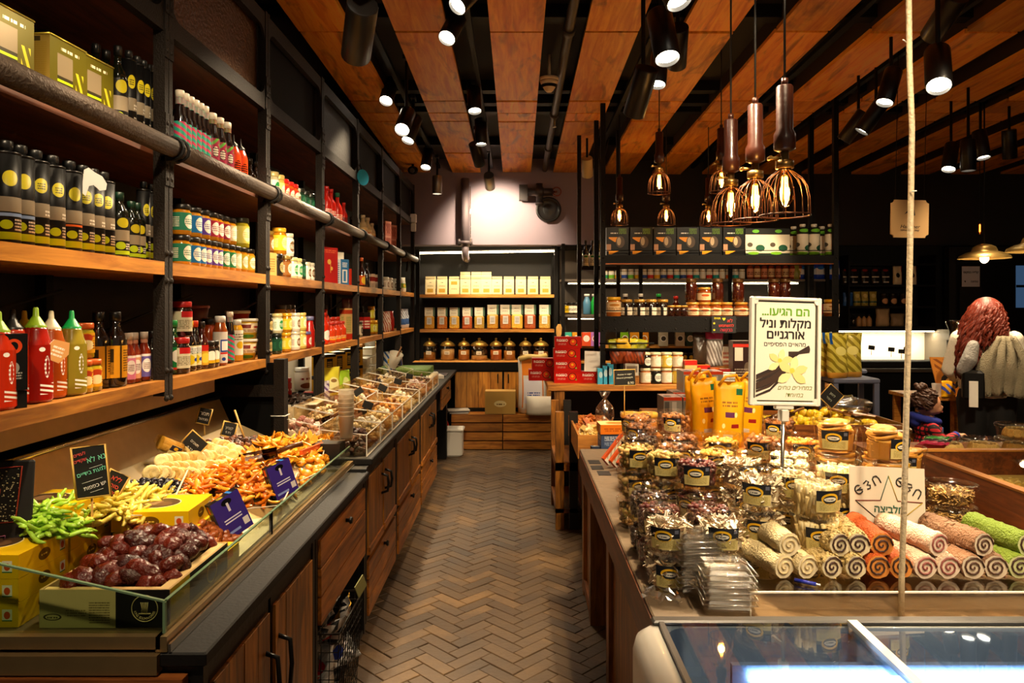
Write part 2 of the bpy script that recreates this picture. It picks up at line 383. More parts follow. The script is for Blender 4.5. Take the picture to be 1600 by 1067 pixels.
# ================================================================ LAMPS
def can_kind(r,Lh,body,face,inner='#0a0a0a'):
    b=MB().lathe([(r*.92,0),(r,.004),(r,Lh-.006),(r*.96,Lh)],20,0,cap0=False)     # open at local z=0 (light side)
    b.lathe([(r*.9,0),(r*.86,.03)],20,0,cap0=False,cap1=False)
    body_m=b.mesh('housing',body)
    fm=MB().lathe([(.0001,.02),(r*.87,.02)],20,0,cap0=False,cap1=False)
    fm.f=[tuple(reversed(f)) for f in fm.f]; fm=fm.mesh('lens',face)
    return body_m,fm
LENS=emit('#fff1d6',18); BRK=MB().box(-.012,.012,-.02,.02,0,.05).mesh('bracket',BLACK)
CANB=can_kind(.055,.24,mat('#120f0e',.35,.3),LENS); CANS=can_kind(.055,.2,mat('#8f8a84',.35,.8),LENS); CANC=can_kind(.055,.2,mat('#b9a888',.5),LENS)
def track_spot(x,y,Z,aim,style='black',w=1.,lit=True,ang=46,label='',warm=(1,.78,.5)):
    p=at(x,y,Z); d=(Vector(aim)-p).normalized()
    root=empty('track_spotlight',p); root.rotation_mode='QUATERNION'
    q=d.to_track_quat('-Z','Y')
    k={'black':CANB,'silver':CANS,'cream':CANC}[style]
    h=ob('housing',k[0],root); h.rotation_mode='QUATERNION'; h.rotation_quaternion=q
    if lit: ob('lens',k[1],h)
    mid=q@Vector((0,0,.17)); top=Vector((mid.x*.6+d.x*-.0,mid.y*.6,hc(p.y)+.05-p.z))
    ob('stem',MB().tube([mid,(mid.x,mid.y,mid.z+.06),(mid.x,mid.y,top.z)],.011,8).mesh('stem',BLACK),root)
    ob('adapter',MB().box(mid.x-.018,mid.x+.018,mid.y-.06,mid.y+.06,top.z-.03,top.z).mesh('adapter',BLACK),root)
    if lit:
        l=bpy.data.lights.new('spot','SPOT'); l.energy=SPOT_W*w; l.color=warm; l.spot_size=math.radians(ang); l.spot_blend=.6; l.shadow_soft_size=.045
        lo=bpy.data.objects.new('spot',l); COL.objects.link(lo); lo.parent=h; lo.location=(0,0,-.004)
    return tag(root,label,'spotlight','ceiling track spotlights')
for X in (-.92,-.3,.88,2.06,2.66,3.86): tag(ob('light_track',slab(X-.018,X+.018,.4,8.5,.02,.05,BLACK)),'black lighting track fixed along the ceiling between planks','light track','ceiling lighting tracks')
SL='black cylindrical track spotlight hanging over the aisle by the jar shelves'; SM_='black cylindrical track spotlight above the middle of the aisle'; SR='black cylindrical track spotlight above the nut tables'; SF='black cylindrical track spotlight over the far sales counter'
shelfX=-1.25
for (x,y,Z,aim,st,w,lit,lab) in [
 (556,88,2.7,(-1.25,4.6,1.5),'black',1.35,1,'large black spotlight with its lens turned away from the fruit display'),(545,-40,2.4,(-1.3,1.9,1.9),'black',.45,1,'black spotlight hanging above the gold oil cans'),
 (603,158,5.6,(-1.25,4.2,1.2),'black',1.3,1,'black spotlight peeking out behind a longer one by the jar shelves'),(628,203,5.0,(-1.0,3.0,.9),'black',1.5,1,'long black spotlight hanging beside another above the sweet bins'),(637,220,5.9,(-1.25,5.2,1.5),'black',1.2,1,'black spotlight half hidden by its longer neighbour above the sweet bins'),
 (665,262,7.5,(-1.1,6.4,1.0),'black',1.3,1,'small black spotlight hanging before the security camera'),(683,303,8.0,(-.9,8.0,.9),'silver',.8,1,'silver spotlight hanging before the grey purple wall beside the drain pipe'),
 (698,60,4.3,(-1.1,2.7,1.0),'black',1.6,1,'steeply tilted black spotlight showing its full bright lens over the aisle'),(714,10,3.9,(-1.3,2.9,1.7),'black',1.5,1,'black spotlight overlapping the steeply tilted one over the aisle'),
 (742,174,5.6,(-.1,4.6,0),'black',.6,1,'black spotlight pointing down in the gap level with the smoke detector'),(752,226,6.6,(-.2,6.2,0),'black',.5,1,'black spotlight next in line beyond the smoke detector'),(750,258,7.0,(.1,8.5,1.3),'black',1.0,1,'black spotlight just before the tilted silver one'),
 (766,293,7.9,(-.25,8.62,2.45),'silver',1.1,1,'silver tilted spotlight casting a pool of light on the purple wall'),
 (918,275,7.2,(.9,8.6,1.2),'cream',.9,1,'cream coloured spotlight clamped beside the ladder post'),(937,248,7.6,(.4,8.3,.6),'black',.7,1,'small black spotlight behind the cream coloured one'),
 (1043,92,3.0,(.75,2.3,.95),'black',1.8,1,'large black spotlight hanging upright beside the big cage pendants'),(1062,3,2.8,(1.2,2.05,.95),'black',1.6,1,'black spotlight of the glaring pair above the big upright one'),(1080,-6,2.7,(.7,2.9,1.0),'black',1.4,1,'black spotlight of the glaring pair nearer the pendant cords'),(1027,133,4.5,(.6,3.9,.9),'black',1.5,1,'black spotlight half hidden behind the big upright one'),(990,180,3.6,(.0,5.6,0),'black',1.0,1,'long black spotlight whose lens is turned away near the big upright one'),
 (1467,135,3.2,(1.35,2.2,.95),'black',1.8,1,'large tilted black spotlight beyond the pale cable'),(1382,161,4.6,(1.6,4.2,.9),'black',1.5,1,'black spotlight hanging between the pale cable and two long ones'),(1346,206,5.2,(1.3,5.6,1.0),'black',1.3,1,'long black spotlight hanging beside its twin over the rack end'),(1318,220,5.4,(1.7,6.0,1.6),'black',1.3,1,'long black spotlight close to the rack end post'),
 (1513,267,5.6,(3.5,5.6,1.2),'black',1.2,1,SF),(1537,247,6.0,(3.9,5.6,1.1),'black',1.0,1,SF),(1578,248,6.1,(4.5,6.5,1.0),'black',1.0,1,SF),(1482,265,5.9,(2.9,5.3,.8),'black',.8,1,SF)]:
    track_spot(x,y,Z,aim,st,w,lit,100 if 'purple wall' in lab and 'tilted' in lab else 48,lab)
for (X,Z,aim,w) in ((-.92,.7,(-1.2,2.1,1.05),.9),(-.3,.55,(-1.3,2.6,1.5),.55),(-.3,1.5,(-1.3,3.6,1.45),.6),(-.92,1.75,(-1.05,2.6,.95),.9),(.88,.6,(.85,2.4,.95),1.3),(.88,1.3,(1.15,2.3,.95),.7),(2.06,.9,(1.45,2.4,.95),1.2),(2.06,2.0,(1.6,4.5,1.0),1.3),(-.3,3.0,(-1.3,5.4,1.4),.9),(.88,2.2,(.9,3.9,1.0),1.1),(.88,4.0,(1.2,6.0,1.4),.9),(2.06,3.6,(2.0,6.0,1.6),.8),(2.66,3.6,(3.7,5.7,1.1),1.6)):  # added spots, mostly out of view, to brighten camera-facing surfaces
    h=hc(Z)-.42; track_spot(VX+X/Z*FPX,VY-(h-HC)/Z*FPX,Z,aim,'black',w,1,50,'black cylindrical track spotlight added to light the goods from the front')
# cage pendants
def cage_kind(r,h):
    wire=mat('#3a1e14',.35,.7); t=MB()
    for i in range(16):
        a=2*PI*i/16; ca,sa=math.cos(a),math.sin(a)
        t.tube([(ca*q*r,sa*q*r,z*h) for q,z in ((.24,1.),(.42,.93),(.68,.82),(.88,.64),(.98,.4),(1,.18),(1,0))],.0017,5,0,False)
    for q,z in ((1,0),(.24,1.)):
        t.tube([(math.cos(2*PI*i/24)*r*q,math.sin(2*PI*i/24)*r*q,z*h) for i in range(25)],.003,5,0,False)
    return t.mesh('cage',wire)
def pendant(x,y,Z,s,label,group,cageR=.082,watts=9):
    p=at(x,y,Z); root=empty('cage_pendant',p); h=.155*s; r=cageR*s      # p is the centre of the cage's rim
    ob('cage',cage_kind(r,h),root)
    sk=MB().lathe([(.012*s,h),(.03*s,h+.005),(.03*s,h+.03*s),(.014*s,h+.035*s),(.014*s,h+.06*s)],14).mesh('socket',mat('#8a6a3a',.3,.9)); so=ob('socket',sk,root)
    ob('key_switch',MB().tube([(-.012*s,0,h+.04*s),(-.05*s,0,h+.04*s)],.005*s,8).tube([(-.05*s,-.012*s,h+.04*s),(-.05*s,.012*s,h+.04*s)],.007*s,8).mesh('key',mat('#b08a4a',.3,.9)),so)
    ob('wooden_handle',MB().lathe([(.016*s,h+.06*s),(.036*s,h+.07*s),(.036*s,h+.12*s),(.028*s,h+.135*s),(.028*s,h+.28*s),(.024*s,h+.285*s)],14).lathe([(.011*s,h+.285*s),(.011*s,h+.31*s)],10).mesh('handle',mat('#3a1a0e',.3,bump=.1)),root)
    bl=MB().lathe([(.012*s,h*.98),(.016*s,h*.9),(.03*s,h*.62),(.028*s,h*.38),(.014*s,h*.2),(.0005,h*.16)],14,cap0=False,cap1=False).mesh('bulb',clear('#ffdf9a',.08,.03,.5)); bo=ob('bulb',bl,root)
    fl=MB()
    for i in range(6):
        a=2*PI*i/6; fl.tube([(math.cos(a)*.008*s,math.sin(a)*.008*s,h*.85),(math.cos(a)*.013*s,math.sin(a)*.013*s,h*.35)],.0022*s,5)
    ob('filament',fl.mesh('filament',emit('#ffb050',42)),bo)
    ob('cord',MB().tube([(0,0,h+.3*s),(0,0,hc(Z)-p.z+.15)],.004,6).mesh('cord',mat('#1c1c1c',.6)),root)
    ob('ceiling_rose',MB().lathe([(.05,hc(Z)-p.z+.12),(.05,hc(Z)-p.z+.155)],16).mesh('rose',BLACK),root)
    l=bpy.data.lights.new('glow','POINT'); l.energy=watts; l.color=(1,.62,.28); l.shadow_soft_size=.02
    lo=bpy.data.objects.new('glow',l); COL.objects.link(lo); lo.parent=bo; lo.location=(0,0,h*.55)
    return tag(root,label,'pendant lamp',group)
pendant(1226,337,2.45,1.,'tallest-hung large cage pendant with wooden handle in the row of three','large cage pendants')
pendant(1180,344,2.75,1.,'large cage pendant with wooden handle hanging between two like it','large cage pendants')
pendant(1142,350,3.05,1.,'lowest-hung large cage pendant with wooden handle in the row of three','large cage pendants')
for x,y,Z in ((1030,302,5.2),(1127,300,5.0),(968,351,6.7),(1041,351,6.7),(1107,352,6.7)):
    pendant(x,y,Z,1.,'small cage pendant glowing above the hanging rack','cage pendants above the rack',.08,6)
# dome pendants on the far right
def dome(x,y,Z,lab):
    p=at(x,y,Z); root=empty('dome_pendant',p)
    ob('shade',MB().lathe([(.2,0),(.19,.022),(.14,.05),(.098,.062),(.096,.075),(.085,.1),(.05,.118),(.02,.125)],28,cap0=False).mesh('shade',mat('#b09050',.3,.75)),root)
    ob('bulb',MB().ball((0,0,.0),.035,12,8,sc=(1,1,1.15)).mesh('bulb',emit('#ffd9a0',14)),root)
    ob('stem',MB().tube([(0,0,.12),(0,0,hc(Z)-p.z+.15)],.006,6).mesh('stem',BLACK),root)
    tag(root,lab,'pendant lamp','dome pendants over the sales counter')
    l=bpy.data.lights.new('glow','POINT'); l.energy=12; l.color=(1,.72,.42); l.shadow_soft_size=.03
    lo=bpy.data.objects.new('glow',l); COL.objects.link(lo); lo.parent=root; lo.location=(0,0,-.05)
dome(1538,404,6.2,'wide brass dome pendant with a glowing bulb above the red haired woman'); dome(1620,393,5.3,'pale dome pendant cut off beside the brass one')
# bare filament bulb
p=at(1531,357,6.6); o=empty('bare_bulb_pendant',p)
ob('bulb',MB().lathe([(.0005,-.06),(.02,-.045),(.028,0),(.018,.04),(.012,.05)],12,cap0=False).mesh('bulb',clear('#ffcf80',.08,.03,.5)),o); ob('filament',MB().tube([(0,0,-.03),(0,0,.035)],.005,6).mesh('fil',emit('#ff9040',20)),o)
ob('cord',MB().tube([(0,0,.05),(0,0,hc(6.6)-p.z+.1)],.004,6).lathe([(.014,.045),(.014,.09)],8).mesh('cord',BLACK),o); tag(o,'bare filament bulb hanging on a cord near the brass dome','pendant lamp')
# ---- fire pipe, detector, speaker, drain pipe on the soffit
PIPEM=mat('#3b322b',.5,.4)
def cpipe(X,za,zb,dz): return [(X,za,hc(za)+dz),(X,zb,hc(zb)+dz)]
o=empty('sprinkler_pipe',(.33,2,hc(2))); t=MB().tube([(.0,z-2,hc(z)+.03-hc(2)) for z in (.5,3,5.5,8.6)],.032,12); ob('pipe',t.mesh('pipe',PIPEM),o)
for z in (4.6,6.4,7.6): ob('pipe_collar',MB().tube([(0,z-2-.04,hc(z)+.03-hc(2)),(0,z-2+.04,hc(z)+.03-hc(2))],.042,12).mesh('collar',PIPEM),o)
ob('sprinkler_head',MB().tube([(0,4.4,hc(6.4)-hc(2)),(0,4.4,hc(6.4)-hc(2)-.07)],.009,8).lathe([(.02,-.085),(.02,-.08)],10,c=(0,4.4,hc(6.4)-hc(2))).mesh('head',mat('#a08a60',.3,.8)),o)
tag(o,'dark sprinkler pipe running along the ceiling gap','pipe')
p=at(858,131,5.35); o=empty('smoke_detector',p)
ob('base',MB().lathe([(.07,.02),(.07,.045)],24).lathe([(.012,.045),(.012,hc(5.35)+.16-p.z)],8).mesh('base',mat('#d8c9b0',.5)),o); ob('dome',MB().lathe([(.02,-.06),(.035,-.045),(.062,.0),(.07,.02)],24).mesh('dome',mat('#cdbda4',.5)),o)
ob('slot_ring',MB().lathe([(.05,-.03),(.056,-.026),(.06,-.01)],24,cap0=False,cap1=False).mesh('slots',DARK),o); tag(o,'cream smoke detector in the dark gap of the ceiling','smoke detector')
p=at(857,328,8.6); o=empty('round_speaker',p); M=T(0,0,0)@Matrix.Rotation(PI/2,4,'X')
ob('rim',MB().lathe([(.15,0),(.15,.03),(.135,.045),(.12,.03)],32,M=M,cap1=False).mesh('rim',mat('#0c0b0b',.4)),o); ob('cone',MB().lathe([(.12,.03),(.08,.012),(.06,.02),(.055,.02),(.0005,.034)],32,M=M,cap0=False).mesh('cone',mat('#1c1a1a',.3)),o)
tag(o,'round black speaker on the grey purple wall','speaker')
p=at(727,392,8.5); o=empty('drain_pipe',p)
ob('pipe',MB().tube([(0,-.0,.05),(0,0,.85)],.048,16).mesh('pipe',mat('#5d5258',.6)),o); ob('elbow',MB().tube([(0,0,.06),(0,0,-.02),(0,.04,-.07),(0,.1,-.08),(.0,.3,-.08)],.042,14).mesh('elbow',mat('#5d5258',.6)),o)
fl=ob('flange',MB().lathe([(.075,.08),(.075,.115)],20).mesh('flange',mat('#544a50',.55)),o)
for s in (-1,1): ob('bolt',MB().tube([(s*.07,0,.06),(s*.07,0,.14)],.016,8).mesh('bolt',mat('#544a50',.5)),fl)
ob('conduit',MB().tube([(.062,-.04,.1),(.062,-.04,.75)],.006,6).mesh('conduit',CHROME),o); tag(o,'grey flanged drain pipe coming down the purple wall','pipe')
p=at(843,300,8.5); o=empty('valve_assembly',p); bz=mat('#4a4446',.4,.6)
ob('body',MB().tube([(-.14,0,0),(.16,0,0)],.045,12).ball((0,0,0),.07,12,8).mesh('b',bz),o); ob('stub',MB().tube([(0,0,-.14),(0,0,.1)],.04,12).tube([(0,0,-.15),(0,0,-.12)],.05,12).mesh('s',bz),o)
ob('gauge_box',MB().box(-.24,-.14,-.05,.05,-.1,.08).mesh('g',mat('#3a3638',.4)),o); ob('handwheel',MB().tube([(.2+.05*math.cos(a*PI/8),-.03,.05*math.sin(a*PI/8)) for a in range(17)],.008,6,caps=False).tube([(.16,0,0),(.2,-.03,0)],.012,6).mesh('h',mat('#7a3020',.4)),o); tag(o,'grey pipe valve with red handwheel under the ceiling at the far wall','valve')
p=at(646,348,8.3); o=ob('motion_sensor',MB().rbox(-.035,.035,-.03,.03,0,.1,.008).mesh('sensor',mat('#e4e0da',.4)),None,p); ob('sensor_base',MB().rbox(-.028,.028,-.02,.03,-.1,-.005,.006).mesh('sb',mat('#d8d4cc',.4)),o); tag(o,'small white sensor box on the purple wall by the end of the shelving','sensor')
p=at(645,266,8.2); o=ob('security_camera',MB().ball((0,0,0),.06,14,8,sc=(1,1,.8)).tube([(0,0,.03),(0,0,.5)],.014,8).mesh('cam',DARK),None,p); ob('lens',MB().lathe([(.03,0),(.025,.012)],14,M=T(.0,-.05,-.01)@Matrix.Rotation(PI/2,4,'X')).mesh('lens',mat('#55555a',.1)),o); tag(o,'black dome security camera high at the end of the shelving','camera')

# ================================================================ LEFT WALL SHELVING
SX=-1.212                                            # plane of the shelf fronts
POSTZ=[1.51+.998*i for i in range(8)]                # 1.51 ... 8.5
H1,H2,H3=1.346,1.752,2.15                            # tops of the three shelves
shelving=tag(empty('iron_shelving',(SX,5,.0)),'tall black iron wall shelving with wooden boards and a pipe rail','shelving')
def SP(name,mb,mats): return ob(name,(lambda m:(m.transform(T(-SX,-5,0)),m)[1])(mb.mesh(name,mats)),shelving)
HTOP=3.02
def post_mb(Z,z0):
    t=MB()
    for s in (-1,1): t.box(SX-.03,SX+.004,Z+s*.0155-.0125,Z+s*.0155+.0125,z0,HTOP)
    t.box(SX-.035,SX-.03,Z-.03,Z+.03,z0,HTOP)
    for h in (H1-.02,H2-.02,H3-.01,2.58):
        for s in (-1,1):
            for k in ((-.10,-.06,.05,.09) if h>2.1 else (-.045,.05)):
                t.ball((SX+.004,Z+s*.0155,h+k),.011,8,4,0,sc=(.8,1,1))
            if h>2.1: t.box(SX+.004,SX+.008,Z+s*.0155-.0135,Z+s*.0155+.0135,h-.125,h-.03); t.box(SX+.004,SX+.008,Z+s*.0155-.0135,Z+s*.0155+.0135,h+.03,h+.125)
    return t
for i,Z in enumerate(POSTZ):
    SP('post',post_mb(Z,1.29 if i<3 else .877),IRON)
    SP('rear_post',MB().box(XL+.02,XL+.06,Z-.02,Z+.02,.9 if i>2 else 1.31,HTOP),STEEL)
for i in range(-1,7):
    a=POSTZ[i]+.03 if i>=0 else .5; b=POSTZ[i+1]-.03
    for h,th in ((H1,.04),(H2,.045)):
        m=MB().box(XL+.01,SX-.045,a-.03,b+.03,h-th,h).mesh('b',W_SHELF)
        SP('shelf_board',MB().box(SX-.03,SX+.004,a,b,h-th,h),W_SHELF); SP('shelf_board',MB().box(XL+.01,SX-.0325,a-.03,b+.03,h-th,h-.002),W_SHELF)
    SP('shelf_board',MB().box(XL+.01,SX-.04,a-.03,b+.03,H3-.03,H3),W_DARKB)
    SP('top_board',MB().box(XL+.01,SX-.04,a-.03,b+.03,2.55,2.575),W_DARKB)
    SP('pipe_rail',MB().tube([(SX+.028,a-.02,H3-.008),(SX+.028,b+.02,H3-.008)],.032,16),RUST)
    # header: rails top and bottom with a rounded panel between
    SP('header_rail',MB().box(SX-.03,SX,a,b,2.545,2.61),IRON); SP('header_rail',MB().box(SX-.03,SX,a,b,2.94,3.01),IRON)
    n=6; r=.07; y0,y1,z0,z1=a,b,2.61,2.94
    for (cy,cz,sy,sz) in ((y0,z0,1,1),(y1,z0,-1,1),(y0,z1,1,-1),(y1,z1,-1,-1)):
        pts=[(cy,cz)]+[(cy+sy*(r-r*math.cos(q*PI/2/n)),cz+sz*(r-r*math.sin(q*PI/2/n))) for q in range(n+1)]
        fr=MB(); fr.prism([(0,0)]*0 or [(p[0],p[1]) for p in pts],-.012,0,0,M=Matrix(((0,0,1,SX),(1,0,0,0),(0,1,0,0),(0,0,0,1)))); SP('corner_gusset',fr,IRON)
    SP('header_panel',MB().box(SX-.05,SX-.04,a,b,2.56,3.0),mat('#5a3a1e',.38,.7,bump=1.,bscale=70) if i in (0,1) else (mat('#16110e',.6,.3,bump=.3,bscale=50) if i==3 else DARK))
    SP('brace_rod',MB().tube([(XL+.12,a,H1+.12),(XL+.12,b,H2-.1)],.006,6),BLACK)
for Z in POSTZ:    # pipe clamps
    t=MB()
    for s in (-.02,.02): t.tube([(SX+.028+.038*math.cos(q*PI/6),Z+s,H3-.008+.038*math.sin(q*PI/6)) for q in range(13)],.006,6,caps=False)
    t.box(SX-.01,SX+.03,Z-.028,Z+.028,H3-.052,H3-.036); SP('pipe_clamp',t,BLACK)
for Z in POSTZ[3:]: SP('base_post',MB().box(SX-.05,SX-.0,Z-.025,Z+.025,.877,H1-.042),IRON)
# led strip under the lowest boards over the acrylic bins
for i in (3,4,5,6):
    a,b=POSTZ[i]+.05,POSTZ[min(i+1,7)]-.05
    o=ob('led_strip',MB().box(-1.5,-1.47,a,b,H1-.062,H1-.052).mesh('led',emit('#ffedc8',22 if i in(4,5) else 9)),None); ob('led_housing',MB().box(-1.51,-1.46,a,b,H1-.052,H1-.041).mesh('hous',CHROME),o); tag(o,'warm led strip under the lowest shelf over the sweet bins','led strip','led strips under the wall shelving')
wp=tag(ob('backsplash_panel',MB().box(XL+.002,XL+.012,POSTZ[3],8.5,.88,H1-.05).mesh('wp',mat('#e8e0cc',.4)),None),'pale splashback panel on the wall behind the bins','panel')
# ================================================================ LEFT COUNTER RUN
CX=-.70                                             # plane of the cabinet fronts
FR=mat('#15120f',.5,.3,bump=.1); HANDLE=mat('#0e0d0c',.4,.5)
def handle(y,z0,z1,x=CX): return MB().tube([(x,y,z0),(x+.035,y,z0+.012),(x+.04,y,(z0+z1)/2),(x+.035,y,z1-.012),(x,y,z1)],.007,8)
def plank_door(parent,y0,y1,z0,z1,n,hy,x=CX,mt=None):
    """a framed door of n vertical planks; parent is an Empty at world origin offset"""
    mt=mt or W_DOOR; d=ob('door',MB().box(x-.02,x-.004,y0,y1,z0,z1).mesh('door',FR),parent)
    w=(y1-y0-.03)/n
    for k in range(n): ob('plank',MB().box(x-.006,x+.004+R.uniform(0,.003),y0+.015+k*w+.001,y0+.015+(k+1)*w-.001,z0+.05,z1-.03).mesh('plank',mt),d)
    ob('ledge',MB().box(x-.004,x+.014,y0+.01,y1-.01,z0+.015,z0+.05).mesh('ledge',W_DRAW),d)
    if hy is not None: ob('handle',handle(hy,z0+(z1-z0)*.55,z0+(z1-z0)*.8,x+.003).mesh('handle',HANDLE),d)
    return d
def board_drawer(parent,y0,y1,z0,z1,n,x=CX,knob=True):
    d=ob('drawer',MB().box(x-.04,x-.006,y0,y1,z0,z1).mesh('drawer',FR),parent); h=(z1-z0)/n
    for k in range(n): ob('board',MB().box(x-.006,x+.008+R.uniform(0,.003),y0+.006,y1-.006,z0+k*h+.003,z0+(k+1)*h-.003).mesh('board',W_DRAW),d)
    if knob: ob('knob',MB().lathe([(.008,0),(.008,.012),(.016,.018),(.012,.026)],12,M=T(x+.009,(y0+y1)/2,z1-h*.4)@Matrix.Rotation(PI/2,4,'Y')).mesh('knob',HANDLE),d)
    return d
def carcass(name,y0,y1,z0,z1,lab,cat='cabinet',group=None,back=-1.2,toe=True):
    r=empty(name,((CX+back)/2,(y0+y1)/2,0)); r2=r
    off=T(-(CX+back)/2,-(y0+y1)/2,0)
    t=MB().box(back,CX-.024,y0+.002,y0+.03,z0,z1).box(back,CX-.024,y1-.03,y1-.002,z0,z1).box(back,back+.02,y0+.03,y1-.03,z0,z1).box(back+.02,CX-.024,y0+.03,y1-.03,z1-.025,z1)
    if toe: t.box(back,CX-.07,y0+.005,y1-.005,0.0,z0)
    for y in (y0+.001,y1-.025): t.box(CX-.024,CX+.001,y,y+.024,z0,z1)
    t.box(CX-.024,CX-.003,y0+.025,y1-.025,z1-.03,z1); t.box(CX-.024,CX-.003,y0+.025,y1-.025,z0,z0+.02)
    ob('carcass',t.mesh('carcass',FR),r); tag(r,lab,cat,group); return r
def fixoff(root):                                    # parts above were made in world coordinates: shift the direct children
    l=root.location
    for c in root.children:
        c.location=(c.location.x-l.x,c.location.y-l.y,c.location.z-l.z)
# near cabinet below the glass display
r=carcass('base_cabinet',1.61,2.50,.10,.80,'dark framed cabinet with two plank doors below the glass fruit display')
plank_door(r,1.64,2.045,.12,.77,4,2.0); plank_door(r,2.065,2.47,.12,.77,4,2.11); fixoff(r)
# panel at its end, facing the shop entrance
e=tag(ob('end_panel',MB().box(-1.62,CX-.03,1.575,1.605,.02,.785).mesh('end',W_TABLEX)),'brown wooden end panel under the steel rim of the fruit display','panel')
# open drawer unit with wire basket underneath
r=carcass('drawer_cabinet',2.51,3.33,.10,.80,'cabinet with a three-board drawer above an open bay',toe=False)
board_drawer(r,2.545,3.30,.47,.775,3); fixoff(r)
# tall units
for n,(a,b) in enumerate(((3.34,4.16),(4.18,5.2),(5.22,6.27))):
    r=carcass('door_cabinet',a,b,.13,.845,['plank cabinet with two doors and a drawer next to the open bay','plank cabinet with two doors and a drawer between two like it','plank cabinet with two doors and a drawer next to the desk'][n],'cabinet')
    m=(a+b)/2; plank_door(r,a+.03,m-.005,.42,.825,3,m-.05); plank_door(r,m+.005,b-.03,.42,.825,3,m+.05); board_drawer(r,a+.03,b-.03,.15,.405,3); fixoff(r)
# black ledge in front of the glass display and worktop further on
tag(ob('counter_ledge',MB().rbox(-.80,CX+.012,1.6,3.36,.80,.832,.004).mesh('ledge',mat('#0f0d0c',.6,0,.3,bump=.1,bscale=90))),'black ledge running along the glass fruit display','ledge')
tag(ob('worktop',MB().rbox(-1.64,CX+.012,3.43,8.24,.845,.875,.004).mesh('worktop',mat('#120e0b',.6,0,.3,bump=.1,bscale=90))),'dark worktop carrying the acrylic sweet bins','worktop')
# desk part at the far end
r=empty('desk_drawer_unit',(CX,7.1,.0)); ob('drawer_case',MB().box(-1.15,CX-.03,6.62,7.55,.63,.84).mesh('case',FR),r); board_drawer(r,6.64,7.53,.64,.835,2); ob('leg',MB().box(-.86,-.74,7.55,7.67,0,.845).mesh('leg',BLACK),r); ob('leg',MB().box(-1.2,-1.1,7.55,7.67,0,.845).mesh('leg',BLACK),r); tag(r,'shallow desk drawer with wooden front on a black leg at the far end','drawer unit')
fixoff(r)
o=ob('waste_bin',MB().lathe([(.085,0),(.1,.24),(.108,.25),(.108,.262)],4,sq=0,M=RZ(PI/4)).mesh('bin',mat('#cfcac0',.4)),None,(-.72,7.35,0)); 
bpy.data.objects.remove(o)
o=ob('waste_bin',MB().rbox(-.1,.1,-.1,.1,0,.27,.02).mesh('bin',mat('#cfcac0',.4)),None,(-.68,7.75,0)); ob('rim',MB().rbox(-.112,.112,-.112,.112,.27,.3,.01).mesh('rim',mat('#dcd8ce',.4)),o); tag(o,'small pale plastic waste bin below the end of the desk','bin')
o=ob('fire_extinguisher',MB().lathe([(.05,0),(.055,.02),(.055,.3),(.03,.36),(.02,.4)],16).mesh('ext',mat('#a01010',.3)),None,(-.80,7.92,0)); ob('valve',MB().box(-.04,.06,-.012,.012,.4,.43).mesh('v',BLACK),o); tag(o,'red fire extinguisher behind the waste bin','extinguisher')
# ---- glass display
D0,D1=1.63,3.42
o=empty('fruit_display',(-1.2,1.6,0)); DX=lambda mb,name,m: ob(name,(lambda q:(q.transform(T(1.2,-1.6,0)),q)[1])(mb.mesh(name,m)),o)
DX(MB().box(-1.63,-.79,1.60,1.63,.84,.868).box(-1.63,-.79,1.585,1.61,.79,.832),'front_rim',INOX)
DX(MB().box(-.80,-.775,1.60,3.42,.834,.868),'side_rim',INOX); DX(MB().box(-.772,-.766,1.60,3.42,.833,.852),'trim_strip',CHROME)
DX(MB().box(-1.63,-.80,1.63,3.42,.82,.858),'deck',mat('#6a5a40',.4,.6))
g=.006
t=MB(); t.v=[(-1.62,1.618,.868),(-.79,1.618,.868),(-.79,1.618,.937),(-1.62,1.618,1.125),(-1.62,1.624,.868),(-.79,1.624,.868),(-.79,1.624,.937),(-1.62,1.624,1.125)]
for i in ((0,1,2,3),(5,4,7,6),(0,4,5,1),(1,5,6,2),(2,6,7,3),(3,7,4,0)): t.face(i)
GL_EDGE=mat('#6f8a6a',.15,0,.8)
DX(t,'front_glass',GLASS); DX(MB().bar((-.79,1.621,.9385),(-1.62,1.621,1.1265),.007,.004).box(-.793,-.787,1.617,1.625,.868,.937),'glass_edge',GL_EDGE)
for a,b in ((1.628,2.32),(2.324,3.41)):
    DX(MB().box(-.793,-.787,a,b,.868,.937),'side_glass',GLASS); DX(MB().box(-.794,-.786,a,b,.937,.940),'glass_edge',GL_EDGE)
DX(MB().box(-.795,-.785,2.319,2.325,.868,.94),'glass_joint',DARK)
# sloped steel back and ledge above it
t=MB(); t.v=[(-1.27,1.63,.98),(-1.27,3.3,.98),(-1.36,3.3,1.18),(-1.36,1.63,1.18)]; t.face((0,1,2,3)); t.v+=[(-1.28,1.63,.98),(-1.28,3.3,.98),(-1.37,3.3,1.18),(-1.37,1.63,1.18)]; t.face((7,6,5,4))
for i in range(4): j=(i+1)%4; t.face((j,i,i+4,j+4))
DX(t,'back_sheet',INOX)
DX(MB().tube([(-1.352,1.63,1.185),(-1.352,3.3,1.185)],.008,8),'back_rail',CHROME)
DX(MB().box(-1.64,-1.27,1.63,3.0,1.285,1.297).box(-1.275,-1.255,1.63,3.0,1.245,1.297),'ledge',INOX)
DX(MB().box(-1.64,-1.5,1.63,3.3,.86,1.285),'rear_box',DARK)
DX(MB().box(-1.64,-.81,3.3,3.41,.86,.97),'end_wall',mat('#1b1714',.5,.3))
tag(o,'steel rimmed glass counter display for dried fruit','display case')
